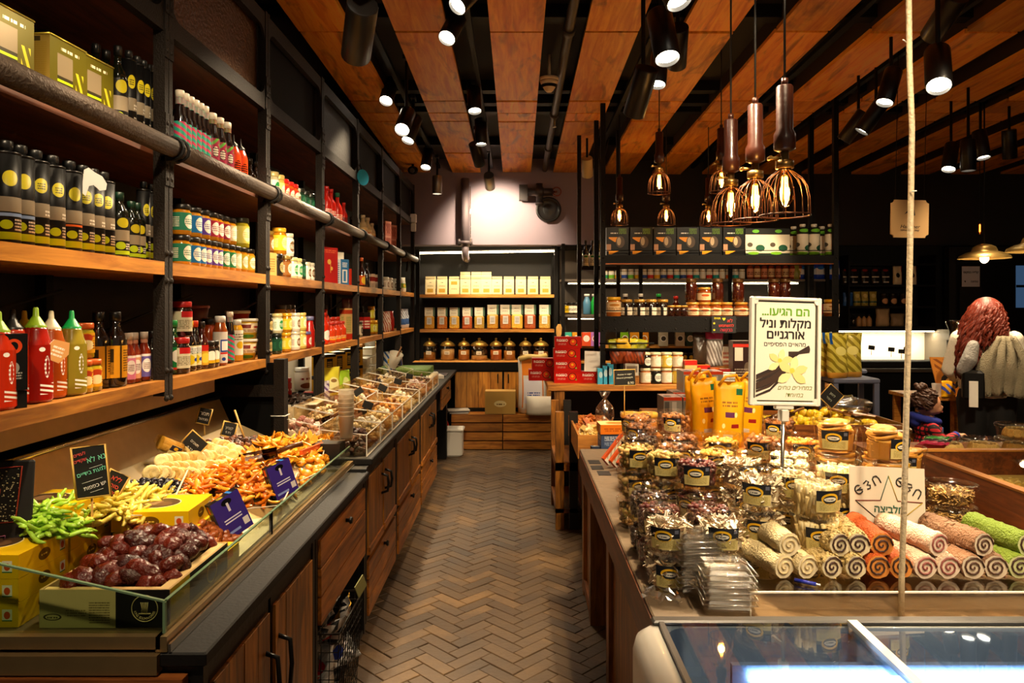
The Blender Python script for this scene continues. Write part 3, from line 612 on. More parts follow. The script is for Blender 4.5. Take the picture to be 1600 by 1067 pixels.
# black iron stand behind the display
o=empty('iron_stand',(-1.14,3.475,.876)); 
ob('upright',MB().box(-.02,.03,-.03,.03,0,.47).mesh('u',IRON),o); ob('upright',MB().box(-.46,-.42,-.03,.03,0,.47).mesh('u',IRON),o)
ob('crossbar',MB().box(-.42,-.02,-.02,.02,.29,.345).mesh('c',IRON),o); ob('crossbar',MB().box(-.42,-.02,-.02,.02,.04,.08).mesh('c',IRON),o); ob('backing',MB().box(-.42,-.02,.022,.03,.08,.45).mesh('bk',DARK),o)
ob('cable_tie',MB().tube([(-.03,-.034,.2),(.036,-.034,.2),(.036,.034,.2)],.003,6).mesh('ct',WHITE),o); tag(o,'black iron stand closing the end of the fruit display','stand')
# clear clamshell packs on the steel ledge
for k,z in enumerate((2.12,2.24,2.36)):
    o=ob('clamshell_pack',MB().rbox(-.06,.06,-.05,.05,0,.045,.012).mesh('cl',clear('#fff4d8',.12,.1,.7)),None,(-1.33,z,1.298),(0,0,.1)); ob('filling',MB().rbox(-.05,.05,-.042,.042,.004,.03,.01).mesh('fl',mat('#c79a4a',.6,bump=.6,bscale=80)),o)
    t=MB()
    for h in (.012,.026,.04): t.tube([(.063,-.05,h),(.066,0,h+.004),(.063,.05,h)],.0028,6)
    ob('rim',t.mesh('rim',mat('#f2ecd8',.25)),o); tag(o,'clear clamshell snack pack lying on the steel ledge','snack pack','snack packs on the steel ledge')

# ================================================================ BACK SHELVES AND CABINET
BZ=8.28
r=empty('back_cabinet',(-.2,8.5,0)); 
def BP(name,mb,m,par=None):
    o=ob(name,mb.mesh(name,m),par or r)
    if par is None: o.location=(.2,-8.5,0)
    return o
BP('carcass',MB().box(-.72,.42,BZ+.02,8.86,.03,.86),FR)
BP('steel_beam',MB().box(-1.2,.5,BZ-.03,BZ+.02,.865,.955),STEEL)
for x in (-.95,-.6,-.25,.1,.4):
    for z in (.885,.935): BP('rivet',MB().ball((x,BZ-.03,z),.009,8,4,sc=(1,.6,1)),STEEL)
BP('counter_board',MB().box(-1.2,.5,BZ,8.86,.93,.958),W_SHELFX)
for x0,x1,hx in ((-.71,-.17,-.22),(-.15,.40,-.1)):
    d=BP('door',MB().box(x0,x1,BZ-.012,BZ+.016,.42,.855),FR); n=4; w=(x1-x0)/n
    for k in range(n): BP('plank',MB().box(x0+k*w+.002,x0+(k+1)*w-.002,BZ-.022-R.uniform(0,.003),BZ-.012,.44,.845),wood('doorx','#9a5e1c','#d8963a','Z',1,.42),d)
    BP('handle',MB().tube([(hx,BZ-.02,.72),(hx,BZ-.05,.73),(hx,BZ-.05,.81),(hx,BZ-.02,.82)],.007,8),HANDLE,d)
# step-shaped plinth of boards
o=empty('crate_plinth',(-.2,8.05,0)); 
for x0,x1 in ((-.73,-.165),(-.155,.40)):
    for k in range(4): ob('board',MB().box(x0+.2,x1+.2,-.02,.20,.01+k*.1,.102+k*.1-.006).mesh('bd',W_DRAWX),o)
tag(o,'low plinth of stacked boards before the far cabinet','plinth')
tag(r,'wooden cabinet with two plank doors under a riveted steel beam','cabinet')
# shelf frame
r=empty('back_shelving',(-.4,8.6,0))
for x in (-1.17,.46): ob('post',MB().box(x+.4-.022,x+.4+.022,-.10,-.06,.95,2.26).mesh('post',STEEL),r); 
for h in (1.325,1.735): ob('shelf_board',MB().box(-.75,.84,-.08,.27,h-.035,h).mesh('sb',W_SHELFX),r)
ob('post',MB().box(.84-.02,.88,.2,.24,.95,2.4).mesh('p2',STEEL),r); ob('bracket',MB().tube([(-.8,-.1,2.2),(-.86,-.2,2.18),(-.88,-.22,2.0)],.012,6).mesh('br',IRON),r)
tag(r,'iron shelving with two wooden boards in front of the dark far wall','shelving')
o=ob('led_strip',MB().tube([(-1.17,8.55,2.225),(.44,8.55,2.25)],.011,8).mesh('led',emit('#ffe6b0',30)),None); ob('led_housing',MB().bar((-1.17,8.555,2.243),(.44,8.555,2.268),.03,.012).mesh('h',CHROME),o); tag(o,'long glowing led tube above the far shelves','led strip')
l=bpy.data.lights.new('led_light','AREA'); l.shape='RECTANGLE'; l.size=1.6; l.size_y=.03; l.energy=16; l.color=(1,.85,.6); lo=bpy.data.objects.new('led_light',l); COL.objects.link(lo); lo.parent=o; lo.location=(-.36,8.53,2.215); lo.rotation_euler=(-.25,0,0)
# ================================================================ PRODUCT KINDS
def liq(c,rough=.12): return mat(c,rough,0,.5,.6)
def bottle(name,r,h,body,capc,lab=None,lz=(.08,.5),s=.55,nr=.4,cap='cyl',n=16,capr=None,neck=None,neckz=.93,sy=1.):
    prof=[(r*.9,0),(r,h*.03),(r,h*s),(r*.82,h*(s+.07)),(r*nr*1.15,h*(s+.16)),(r*nr,h*(s+.2)),(r*nr,h*neckz)]
    k=[name,MB().lathe(prof,n,sy=sy).mesh(name,body)]
    cr=capr or r*nr*1.2
    if cap=='cyl': c=MB().lathe([(cr,h*neckz-.012),(cr,h-.002),(cr*.9,h)],12)
    elif cap=='nozzle': c=MB().lathe([(r*.62,h*neckz-.026),(r*.64,h*neckz),(r*.55,h*neckz+.004),(r*.27,h*neckz+.022),(r*.19,h*neckz+.026),(r*.16,h*neckz+.045),(r*.1,h*neckz+.048)],14)
    elif cap=='tip': c=MB().lathe([(r*nr*1.2,h*neckz-.02),(r*nr*1.25,h*neckz),(r*.12,h*neckz+.014),(r*.08,h*neckz+.045)],12)
    k.append(('cap',c.mesh('cap',mat(capc,.35) if isinstance(capc,str) else capc)))
    if lab: k.append(('label',MB().lathe([(r*1.012,h*lz[0]),(r*1.012,h*lz[1])],n,sy=sy,cap0=False,cap1=False).mesh('label',lab)))
    if neck: k.append(('neck_label',MB().lathe([(r*nr*1.08,h*(s+.2)),(r*nr*1.08,h*(neckz-.04))],12,cap0=False,cap1=False).mesh('neck_label',neck)))
    return k
def jar(name,r,h,body,lidc,lab=None,lz=(.15,.72),lidh=.16,n=16,sq=0,metal=.2):
    k=[name,MB().lathe([(r*.9,0),(r,h*.04),(r,h*.74),(r*.86,h*.8),(r*.86,h*.84)],n,sq=sq).mesh(name,body)]
    k.append(('lid',MB().lathe([(r*.93,h*(1-lidh)-.001),(r*.95,h*(1-lidh)+.003),(r*.95,h-.003),(r*.88,h)],n,sq=sq).mesh('lid',mat(lidc,.3,metal))))
    if lab: k.append(('label',MB().lathe([(r*1.014,h*lz[0]),(r*1.014,h*lz[1])],n,sq=sq,cap0=False,cap1=False).mesh('label',lab)))
    return k
def tin(name,r,h,lab,capc='#181818',sy=1.):
    return [name,MB().lathe([(r,0),(r,h)],16,sy=sy).mesh(name,lab),('rim',MB().lathe([(r*1.02,h-.004),(r*1.02,h+.002),(r*.94,h+.003)],16,sy=sy).mesh('rim',mat('#1a1715',.3,.6))),
            ('cap',MB().lathe([(r*.42,h),(r*.42,h+.012),(r*.5,h+.013),(r*.5,h+.03),(r*.44,h+.032)],12).mesh('cap',mat(capc,.35)))]
def carton(name,w,d,h,front,side=None,top=None,r=.002):
    side=side or front; top=top or side
    return [name,MB().box(-w/2,w/2,-d/2,d/2,0,h,fm=(0,1,0,1,2,2)).mesh(name,[front,side,top])]
def pouch(name,w,d,h,front,back=None,top=.85,bulge=1.,wr=.0):
    """a standing bag: flat bottom, bulging middle, pinched flat top"""
    t=MB(); nz,nx=8,8; rows=[]
    for i in range(nz+1):
        v=i/nz; prof=math.sin(min(1,v/.3)*PI/2)*.25+.75 if v<.3 else (1-max(0,(v-.3)/.7)**1.6*.97)
        dd=d/2*prof*bulge; ww=w/2*(1-.06*math.sin(v*PI)); row=[]
        for j in range(nx+1):
            u=j/nx; e=math.sqrt(max(0,1-abs(2*u-1)**2.6)); q=noise.noise(Vector((u*4,v*5,w*90)))*wr
            row.append((-ww+2*ww*u,-dd*e+q,h*v))
        for j in range(nx-1,0,-1):
            u=j/nx; e=math.sqrt(max(0,1-abs(2*u-1)**2.6)); q=noise.noise(Vector((u*4,v*5+9,w*90)))*wr
            row.append((-ww+2*ww*u,dd*e+q,h*v))
        rows.append(row)
    m=len(rows[0])
    for rw in rows: t.v+=rw
    for i in range(nz):
        for j in range(m):
            j2=(j+1)%m
            ua=(j/nx if j<=nx else (2*nx-j)/nx); ub=((j+1)/nx if j+1<=nx else (2*nx-j-1)/nx)
            t.face((i*m+j,i*m+j2,(i+1)*m+j2,(i+1)*m+j),0 if j<nx else 1,True,[(ua,i/nz),(ub,i/nz),(ub,(i+1)/nz),(ua,(i+1)/nz)])
    t.face(list(reversed(range(m))),1); t.face([nz*m+j for j in range(m)],1)
    return [name,t.mesh(name,[front,back or front])]
A60=math.radians(58)
def shelf(kind,xs,H,d,label,cat,group=None,dz=0,rz=None,sc=None,jit=.12):
    """stand things on a left-hand shelf: xs = pixel columns in the photograph, d = distance behind the shelf front"""
    out=[]
    for x in (xs if isinstance(xs,(list,tuple)) else [xs]):
        X=SX-.03-d; Z=zX(x,X)
        if Z>8.4: continue
        out.append(put(kind,(X,Z,H+dz+.0005),(A60 if rz is None else rz)+R.uniform(-jit,jit),sc,label,cat,group))
    return out
LIME='#b9d31c'; DROP='#c9b81e'
OIL=label('oiltin','#0b0a0a',[('e',.5,.72,.085,.085,DROP),('t',.45,.55,.68,.76,'#1b1a19',3),('r',.28,.72,.36,.52,'#8d7f69'),('t',.55,.7,.38,.46,'#e8e0d0',2),('r',.28,.72,.06,.14,LIME),('e',.46,.22,.07,.05,LIME),('t',.55,.7,.16,.3,'#e8e0d0',4)],.42)
OILo=label('oiltino','#0b0a0a',[('e',.5,.72,.085,.085,DROP),('r',.28,.72,.36,.52,'#8d7f69'),('r',.28,.72,.32,.345,'#e06a2a'),('r',.28,.72,.06,.14,LIME),('e',.46,.22,.07,.05,LIME),('t',.55,.7,.16,.3,'#e8e0d0',4)],.42)
OILb=label('oiltinb','#0b0a0a',[('e',.5,.72,.085,.085,DROP),('r',.28,.72,.36,.52,'#8d7f69'),('r',.28,.72,.31,.345,'#8aa8d8'),('r',.28,.72,.06,.14,LIME),('e',.46,.22,.07,.05,LIME),('t',.55,.7,.16,.3,'#e8e0d0',4)],.42)
BLAB=label('oilbot','#15120e',[('e',.5,.85,.1,.13,DROP),('r',.3,.7,.38,.66,'#9a8a70'),('r',.3,.7,.02,.12,LIME),('e',.46,.25,.08,.1,LIME),('t',.54,.7,.16,.34,'#e8e0d0',3)],.4)
oil_tin=tin('oil_tin',.033,.232,OIL); oil_tin_o=tin('oil_tin',.033,.232,OILo); oil_tin_b=tin('oil_tin',.033,.232,OILb); oil_tall=tin('oil_tin',.024,.265,OIL)
GREENBK=liq('#10130a'); oil_bottle=bottle('oil_bottle',.03,.29,GREENBK,'#0e0e0c',BLAB,(.05,.62),.62,.36)
oil_bottle_s=bottle('oil_bottle',.028,.2,GREENBK,'#0f2a1c',BLAB,(.05,.62),.66,.4)
GOLDT=label('goldtin','#5e560e',[('r',.2,.62,.15,.78,'#3a3320'),('r',.2,.62,.45,.78,'#8a7a5e'),('r',.15,.7,.1,.16,LIME),('r',.2,.62,.36,.4,LIME),('e',.36,.28,.1,.06,LIME),('s',.7,.92,.1,.6,'#c8bc2a',3,6),('t',.3,.8,.84,.92,'#e8e2c0',1)],.28,.35)
GOLDS=label('goldtins','#8f7632',[('t',.1,.9,.2,.9,'#8a7020',22),('r',.3,.7,.9,.97,'#3a3018')],.4)
gold_tin=carton('oil_can',.15,.09,.185,GOLDT,GOLDS,mat('#6f6212',.35,.4))+[('cap',MB().lathe([(.018,.185),(.018,.2),(.014,.202)],12,c=(.03,0,0)).mesh('cap',BLACK)),('rim',MB().tube([(-.075,-.045,.186),(.075,-.045,.186),(.075,.045,.186),(-.075,.045,.186),(-.075,-.045,.186)],.003,6).mesh('rim',mat('#b8a53a',.3,.6)))]
# ---- bay 1
shelf(gold_tin,[-8,83,130],H3,.06,'square gold oil can with green tree print on the pipe rail shelf','oil can','gold oil cans',jit=.03,rz=PI/2-.05)
shelf(oil_bottle,[146,160,169],H3,.2,'tall dark oil bottle behind the gold cans','bottle','dark oil bottles on the top shelf')
shelf(oil_bottle,[184],H3,.05,'tall dark oil bottle with yellow drop label beside the gold cans','bottle','dark oil bottles on the top shelf')
shelf(oil_bottle,[150,166],H3,.11,'tall dark oil bottle with yellow drop label beside the gold cans','bottle','dark oil bottles on the top shelf')
shelf(oil_tall,[201,214,224,234],H3,.05,'slender matt black oil tin at the end of the top shelf by the iron post','oil tin','slender oil tins')
shelf(oil_tin_b,[9,31],H2,.05,'matt black oil tin with a pale blue stripe on the middle shelf','oil tin','black oil tins on the middle shelf')
shelf(oil_tin,[55,81],H2,.05,'matt black oil tin with plain lime band on the middle shelf','oil tin','black oil tins on the middle shelf')
shelf(oil_tin_o,[108],H2,.05,'matt black oil tin with an orange stripe below the white paper tag','oil tin','black oil tins on the middle shelf')
shelf(oil_tin,[128,145,161],H2,.05,'matt black oil tin next to the short dark bottles','oil tin','black oil tins on the middle shelf')
shelf(oil_tin,[-8,20,50,90],H2,.14,'matt black oil tin in the back row of the middle shelf','oil tin','black oil tins on the middle shelf')
shelf(oil_bottle_s,[186],H2,.05,'short dark oil bottle with green cap in front of its row','bottle','short dark oil bottles',sc=1.08)
shelf(oil_bottle_s,[205,214],H2,.06,'short dark oil bottle between tins','bottle','short dark oil bottles')
shelf(oil_tall,[224,236],H2,.05,'slender matt black oil tin on the middle shelf by the iron post','oil tin','slender oil tins on the middle shelf',sc=.93)
# white paper tag on the tins
p=at(146,287,1.95); t=MB().prism([(-.05,.06),(-.03,.075),(0,.06),(.035,.05),(.06,.02),(.058,-.01),(.03,-.02),(0,.0),(-.02,-.01),(-.03,-.06),(-.045,-.05),(-.05,0)],0,.002,M=Matrix.Rotation(PI/2,4,'X'))
tag(ob('paper_tag',t.mesh('tag',mat('#fbfaf5',.6)),None,(SX-.018,zX(146,SX-.018),1.6+(VY-289)/FPX*zX(146,SX-.018)),(0,.1,A60),.62),'white paper tag tied to a black oil tin','paper tag')
# ---- bay 1 lower shelf: sauces
def sri(c,cap): 
    lb=label('sri'+c,c,[('t',.1,.34,.15,.9,'#f5e8d8',14),('e',.55,.6,.03,.2,'#f5efe4'),('e',.555,.6,.016,.15,c),('t',.47,.65,.2,.9,c,9),('s',.48,.66,.1,.3,'#f5efe4',12,4),('e',.5,.92,.03,.04,'#f5efe4')],.2)
    return bottle('sauce_bottle',.038,.235,mat(c,.2,0,.5,.5),cap,lb,(.03,.62),.62,.6,'nozzle',20,neckz=.82)
SQ='squeeze sauce bottle on the lowest shelf'
shelf(sri('#90160a','#8fb51e'),[56],H1,.03,'red squeeze sauce bottle with lime nozzle cap','sauce bottle',None,sc=1.04)
shelf(sri('#b04c12','#e8dcb8'),[80],H1,.05,'orange squeeze sauce bottle with cream nozzle cap and a paper tag','sauce bottle')
shelf(sri('#857420','#10a850'),[112],H1,.03,'olive green squeeze sauce bottle with green nozzle cap','sauce bottle')
shelf(sri('#d8781a','#d8b81a'),[38],H1,.13,'amber squeeze sauce bottle with yellow nozzle cap behind the red one','sauce bottle')
shelf(sri('#c0300e','#171514'),[20],H1,.06,'red squeeze sauce bottle with black cap beside the black carton','sauce bottle',sc=1.02)
shelf(sri('#b82a0e','#8fb51e'),[-2],H1,.03,'red squeeze sauce bottle cut off by the black carton','sauce bottle')
BOXB=label('blackbox','#141312',[('e',.5,.78,.3,.13,'#c8401a'),('e',.5,.78,.16,.08,'#141312'),('e',.5,.4,.2,.1,'#8a8780'),('t',.2,.8,.2,.34,'#9a968e',3)],.25)
shelf(carton('sauce_carton',.06,.06,.14,BOXB),[14],H1,.02,'glossy black sauce carton in front of the squeeze bottles','carton',dz=.045)
shelf(carton('shelf_block',.06,.05,.043,BLACK),[14],H1,.02,'small black block under the glossy carton','block')
p=at(90,548,1.98); tag(ob('paper_tag',MB().prism([(-.03,.0),(-.02,.025),(.02,.03),(.03,.0),(.015,-.03),(-.018,-.028)],0,.0015,M=Matrix.Rotation(PI/2,4,'X')).mesh('tag',label('tagp','#d89a5a',[('t',.25,.75,.25,.75,'#f6ead8',3)],.6)),None,(SX-.012,zX(90,SX-.012),1.6-(548-VY)/FPX*zX(90,SX-.012)),(0,.4,A60)),'small tan paper tag on the orange sauce bottle','paper tag')
MUSTL=label('mustl','#d89a18',[('r',0,1,.8,.86,'#a03010'),('e',.5,.75,.1,.2,'#b03a18'),('e',.5,.4,.12,.25,'#f0dca0'),('t',.6,.9,.2,.7,'#7a3a10',4)],.35)
must=jar('mustard_jar',.03,.095,liq('#a8901a'),'#c0541a',MUSTL); 
shelf(must,[127,142],H1,.03,'mustard jar with orange lid and yellow label in the bottom row','jar','mustard jars'); shelf(must,[128],H1,.07,'mustard jar with orange lid standing on the other mustard jars','jar','mustard jars',dz=.096,sc=1.12); shelf(must,[118],H1,.1,'mustard jar with orange lid in the bottom row','jar','mustard jars')
WORC=label('worc','#c8881a',[('r',.25,.42,.1,.9,'#2a2010'),('t',.25,.42,.1,.5,'#c8881a',8),('t',.55,.8,.2,.9,'#4a2a08',9),('r',.5,.53,0,1,'#3a2408')],.35)
wor=bottle('worcester_bottle',.034,.235,liq('#160d08'),'#0e0d0c',WORC,(.12,.55),.62,.42)
shelf(wor,[154],H1,.06,'dark sauce bottle with broad amber label beside the mustard jars','sauce bottle','amber label sauce bottles'); shelf(wor,[180],H1,.03,'dark sauce bottle with broad amber label in front of its twin','sauce bottle','amber label sauce bottles')
for x,c,l in ((201,'#d87a9a','pink'),(210,'#e0a078','salmon'),(225,'#6a5aa0','purple')):
    lb=label('hot'+l,c,[('e',.5,.5,.13,.3,'#f3e6dc'),('t',.42,.58,.35,.65,'#6a3a2a',4),('r',0,1,.9,1,'#f3e6dc')],.4)
    shelf(bottle('hot_sauce_bottle',.021,.165,liq('#7a2208'),'#c8b8a8',lb,(.08,.55),.58,.5,neck=mat('#c88a70',.4)),[x],H1,.035,'small hot sauce bottle with %s label'%l,'sauce bottle','small hot sauce bottles')
shelf(bottle('dark_bottle',.026,.165,liq('#1a120c'),'#100e0c',None,s=.6),[238],H1,.04,'plain dark bottle beside the iron post on the lowest shelf','bottle')
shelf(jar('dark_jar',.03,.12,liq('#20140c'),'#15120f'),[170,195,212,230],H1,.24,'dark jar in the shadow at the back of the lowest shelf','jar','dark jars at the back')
# ---- bay 2
def stripe(a,b): return label('st'+a+b,a,[('s',0,1,0,1,b,5,3.)],.35)
TEAL='#2f9a80'; PINK='#c23a5c'
drink=bottle('syrup_bottle',.024,.268,liq('#140c0a'),'#d8ccb8',stripe(TEAL,PINK),(.05,.55),.6,.62,capr=.017,neck=stripe(TEAL,PINK),neckz=.94)
drink2=bottle('syrup_bottle',.03,.258,liq('#1a1210'),'#d8ccb8',label('syr2','#8a1c3a',[('e',.5,.6,.07,.15,'#d8ccb8'),('t',.43,.57,.45,.75,'#20201c',4),('s',.3,.7,.05,.35,'#5a9a3a',4,5),('s',.3,.7,.8,1,'#5a9a3a',4,-5)],.35),(.05,.58),.62,.6,capr=.02,neck=stripe('#8a1c3a','#4a8a3a'),neckz=.94)
shelf(drink,[281,289,297,305,312.5,320],H3,.04,'slim syrup bottle with teal and pink striped wrap','bottle','striped syrup bottles',jit=.3)
shelf(drink,[285,295,308],H3,.11,'slim syrup bottle with teal and pink striped wrap','bottle','striped syrup bottles',jit=.3)
shelf(drink2,[331,342.5,354],H3,.04,'wider syrup bottle with crimson wrap and pale cap','bottle','crimson syrup bottles')
ORB=label('orb','#d0451a',[('e',.5,.6,.10,.2,'#2a1008'),('t',.4,.6,.4,.8,'#d0451a',5),('t',.3,.7,.05,.35,'#2a1008',4)],.2)
shelf(bottle('chili_bottle',.032,.225,mat('#c03a10',.2,0,.5,.5),'#181412',ORB,(.04,.6),.62,.5,'tip',neckz=.82),[365,376],H3,.05,'orange chili sauce bottle with thin black tip','sauce bottle','orange chili bottles')
shelf(bottle('dark_bottle',.03,.2,liq('#2a1a0c'),'#15120f'),[390,398],H3,.12,'dark bottle in the corner of the top shelf beside the orange chili bottles','bottle','dark bottles in the corner')
def jl(n,c,c2='#f2ecd8'): return label('jl'+n,c,[('e',.56,.5,.10,.4,c2),('t',.47,.66,.35,.7,c,3),('t',.22,.38,.2,.8,c2,6)],.35)
JC=[('teal green','#2a7a5c'),('blue','#1c6aa8'),('violet','#5a3a90'),('crimson','#a02038'),('maroon','#8a2038'),('green','#1e7a4a'),('cream','#d8cc9a'),('olive','#b0a030')]
def cj(i): return jar('spread_jar',.037,.118,liq('#b87812'),'#16130f',jl(JC[i][0],JC[i][1]))
CJ=[cj(i) for i in range(8)]
for xs,i,dz in (((283,),0,1),((300,),1,1),((314,),2,1),((327,335),3,1),((346,),4,1),((356,),6,1),((282,),0,0),((298,307),1,0),((316,),2,0),((326,334),2,0),((345,355),5,0),((364,),6,0),((374,386),7,0)):
    for x in xs: shelf(CJ[i],x,H2,.05,'%s labelled spread jar with black lid %s'%(JC[i][0],'in the upper layer' if dz else 'in the bottom layer'),'jar','spread jars in two layers',dz=.119*dz)
shelf(jar('mustard_jar',.042,.14,liq('#a89a20'),'#2a2a1a',jl('mu','#cfc258','#eee4b0')),[375],H2,.06,'large mustard jar on top of the spread jars','jar',dz=.119)
RLJ=label('rlj','#c8c0a0',[('r',.4,.75,.7,1,'#b01c1c'),('t',.25,.75,.15,.6,'#6a5a40',6)],.4)
shelf(jar('pickle_jar',.034,.135,liq('#1c0e0a'),'#a01818',RLJ),[282],H1,.03,'dark pickle jar with red lid at the bottom by the iron post','jar','red lidded jars'); shelf(jar('pickle_jar',.038,.135,liq('#1c0e0a'),'#a01818',RLJ),[284],H1,.05,'dark pickle jar with red lid stacked on another jar','jar','red lidded jars',dz=.136)
shelf(bottle('green_bottle',.03,.2,liq('#123a18'),'#1c8a40',label('gb','#1c7a3c',[('e',.5,.6,.15,.3,'#f0eee0'),('r',0,1,0,.1,'#c03020')],.3),(.08,.5)),[271],H1,.05,'bottle with green cap and white label half hidden by the iron post','bottle')
SOY=label('soy','#d8cf9a',[('e',.4,.3,.15,.25,'#c8b01a'),('r',.3,.7,.6,.95,'#e8e4d8'),('e',.6,.3,.08,.1,'#1c3a90'),('t',.35,.65,.6,.9,'#20402a',4)],.35)
for x,c,l in ((296,'#e0b818','yellow'),(304,'#c03010','red')): shelf(bottle('soy_bottle',.026,.195,liq('#140a06'),c,SOY,(.1,.5),.55,.45),[x],H1,.045,'soy sauce bottle with %s cap'%l,'sauce bottle','soy sauce bottles')
shelf(bottle('dark_bottle',.027,.19,liq('#3a1008'),'#16120f',label('dk1','#c89a28',[('r',0,1,.7,1,'#b02018'),('e',.5,.35,.14,.25,'#e8c040')],.35),(.08,.5)),[315],H1,.04,'dark sauce bottle with red and yellow label beside the soy bottles','sauce bottle')
shelf(jar('paste_jar',.03,.11,liq('#2a1408'),'#141210',label('pj','#26201a',[('e',.5,.5,.14,.35,'#e8e2d0'),('r',.3,.7,.05,.25,'#c8a01a')],.35)),[324,331],H1,.03,'small dark paste jar with black lid','jar','paste jars')
shelf(bottle('chunky_bottle',.034,.2,liq('#7a2c0a'),'#181410',None,s=.5,nr=.75,capr=.03),[326],H1,.1,'amber sauce bottle with wide black cap behind the paste jars','sauce bottle')
shelf(jar('relish_jar',.032,.2,liq('#5a1a08'),'#c8a018'),[320],H1,.16,'red relish jar with yellow white lid behind the sauces','jar')
shelf(bottle('brown_sauce_bottle',.03,.21,liq('#8a3c0e'),'#d8d4cc',label('bs','#cfc8bc',[('r',.42,.7,.35,.75,'#1c3a88'),('r',.45,.67,.4,.7,'#e8e2d8'),('r',.42,.8,.28,.34,'#c02a1c'),('e',.5,.12,.05,.06,'#1c3a88')],.35),(.05,.68),.7,.6,capr=.022),[344],H1,.035,'brown sauce bottle with silver cap and pale blue label','sauce bottle')
shelf(drink,[359],H1,.045,'teal striped syrup bottle on the lowest shelf','bottle',sc=.85)
shelf(bottle('oil_bottle',.028,.19,liq('#c89018'),'#d8d4c8',label('ob','#efe8d4',[('e',.5,.4,.1,.15,'#d8b020'),('t',.35,.65,.6,.9,'#6a5a30',3)],.4),(.15,.75),.76,.5,capr=.02),[370],H1,.05,'yellow oil bottle with white label beside the tubs','bottle')
TUB=label('tub','#c8a01c',[('r',.2,.85,.35,.88,'#e8d4b0'),('r',.3,.45,.6,.8,'#7a2418'),('t',.48,.8,.6,.8,'#a0301c',1),('t',.3,.8,.4,.55,'#a07850',2),('e',.75,.45,.05,.09,'#b02a1c'),('e',.4,.15,.12,.1,'#4a7a20')],.4)
TUBR=label('tubr','#b03014',[('r',0,1,0,.3,'#d8a01c'),('r',.5,.9,0,.7,'#e8e0d0'),('e',.7,.45,.06,.1,'#b02a1c')],.4)
def tub_(l,c='#e8e2d4'): return ['spread_tub',MB().lathe([(.04,0),(.05,.085)],20).mesh('tub',l),('lid',MB().lathe([(.053,.083),(.054,.086),(.054,.094),(.05,.096)],20).mesh('lid',mat(c,.4)))]
shelf(tub_(TUB),[385],H1,.055,'yellow print plastic tub with white lid at the bottom','tub','yellow print tubs'); shelf(tub_(TUB),[387],H1,.055,'yellow print plastic tub with white lid on top of its twin','tub','yellow print tubs',dz=.097)
shelf(tub_(TUBR),[371],H1,.17,'red print plastic tub with white lid stacked at the back','tub',dz=.12,sc=1.15); shelf(tub_(TUB),[371],H1,.17,'yellow print plastic tub behind the oil bottle','tub',sc=1.2)
shelf(tub_(mat('#5a2010',.5),'#7a3020'),[306],H1,.16,'brown plastic tub with brown lid at the back of the lowest shelf','tub',dz=.155,sc=1.05); shelf(jar('dark_jar',.04,.154,liq('#20140c'),'#15120f'),[306],H1,.16,'dark jar under the brown tub','jar')
shelf(jar('dark_jar',.03,.13,liq('#20140c'),'#15120f'),[395,402],H1,.14,'dark jar at the end of the lowest shelf behind the tubs','jar','dark jars behind the tubs')
# ---- bay 3
def gj(n,body,lid,lc,c2='#efe6cc',r=.034,h=.125,lz=(.15,.72)): return jar('preserve_jar',r,h,liq(body),lid,jl(n,lc,c2),lz)
PJ={'green white':gj('gw','#b8b088','#c8b878','#e6e0cc','#2a8a4a'),'cream':gj('cr','#b8a048','#c8b060','#d8c070'),'red':gj('rd','#b84a10','#c01c14','#c02418','#e8d8b8'),'dark green':gj('dg','#142c1e','#181c16','#16402c','#2f6a4a'),'black':gj('bk','#1a120c','#16120e','#1c1814','#c8b070'),'brown':gj('br','#6a3a10','#8a7030','#8a5a28'),'yellow':gj('ye','#a86a10','#d8a020','#c8b82a','#e8e0a0'),'white':gj('wh','#d0c8b8','#c8c0a8','#e4ddcc','#7a5a3a')}
def sj(n,xs,H,d,where,dz=0,sc=None,grp='preserve jars'): shelf(PJ[n],xs,H,d,'preserve jar with %s label %s'%(n,where),'jar',grp,dz=dz,sc=sc)
T3='on the pipe rail shelf beyond the orange chili bottles'
sj('green white',[426],H3,.05,T3,sc=(1,1,1.25)); sj('cream',[435],H3,.05,T3,sc=(1,1,1.25)); sj('red',[441,449,456],H3,.04,T3,sc=1.12); sj('white',[460],H3,.05,T3,sc=1.05); sj('dark green',[468,476,484],H3,.045,T3,sc=(.95,.95,1.15))
T2='in the bottom layer of the middle shelf'; T2u='standing on other jars of the middle shelf'
sj('brown',[419],H2,.1,T2u,dz=.126); sj('yellow',[436],H2,.05,T2u,dz=.126,sc=1.15); sj('white',[449],H2,.06,T2u,dz=.126,sc=1.05)
shelf(carton('small_carton',.06,.05,.124,label('crt','#c8a860',[('t',.2,.8,.2,.8,'#8a6a30',6)],.6)),[420],H2,.05,'plain tan carton among the preserve jars','carton'); sj('black',[432],H2,.045,T2); sj('brown',[445],H2,.045,T2); sj('green white',[456,463],H2,.05,T2); sj('dark green',[469],H2,.05,T2); sj('white',[478,484],H2,.05,T2,sc=.92); sj('brown',[436,449],H2,.13,T2)
T1='in the lower layer of the lowest shelf'; T1u='standing on a jar of the lowest shelf'
for n,xs,dz in (('black',[416],0),('black',[417],1),('dark green',[432],0),('green white',[433],1),('yellow',[447],0),('yellow',[448],1),('white',[461],0),('white',[461],1),('cream',[471],0),('cream',[471],1)): sj(n,xs,H1,.04,T1u if dz else T1,dz=.107*dz,sc=.85,grp='preserve jars on the lowest shelf')
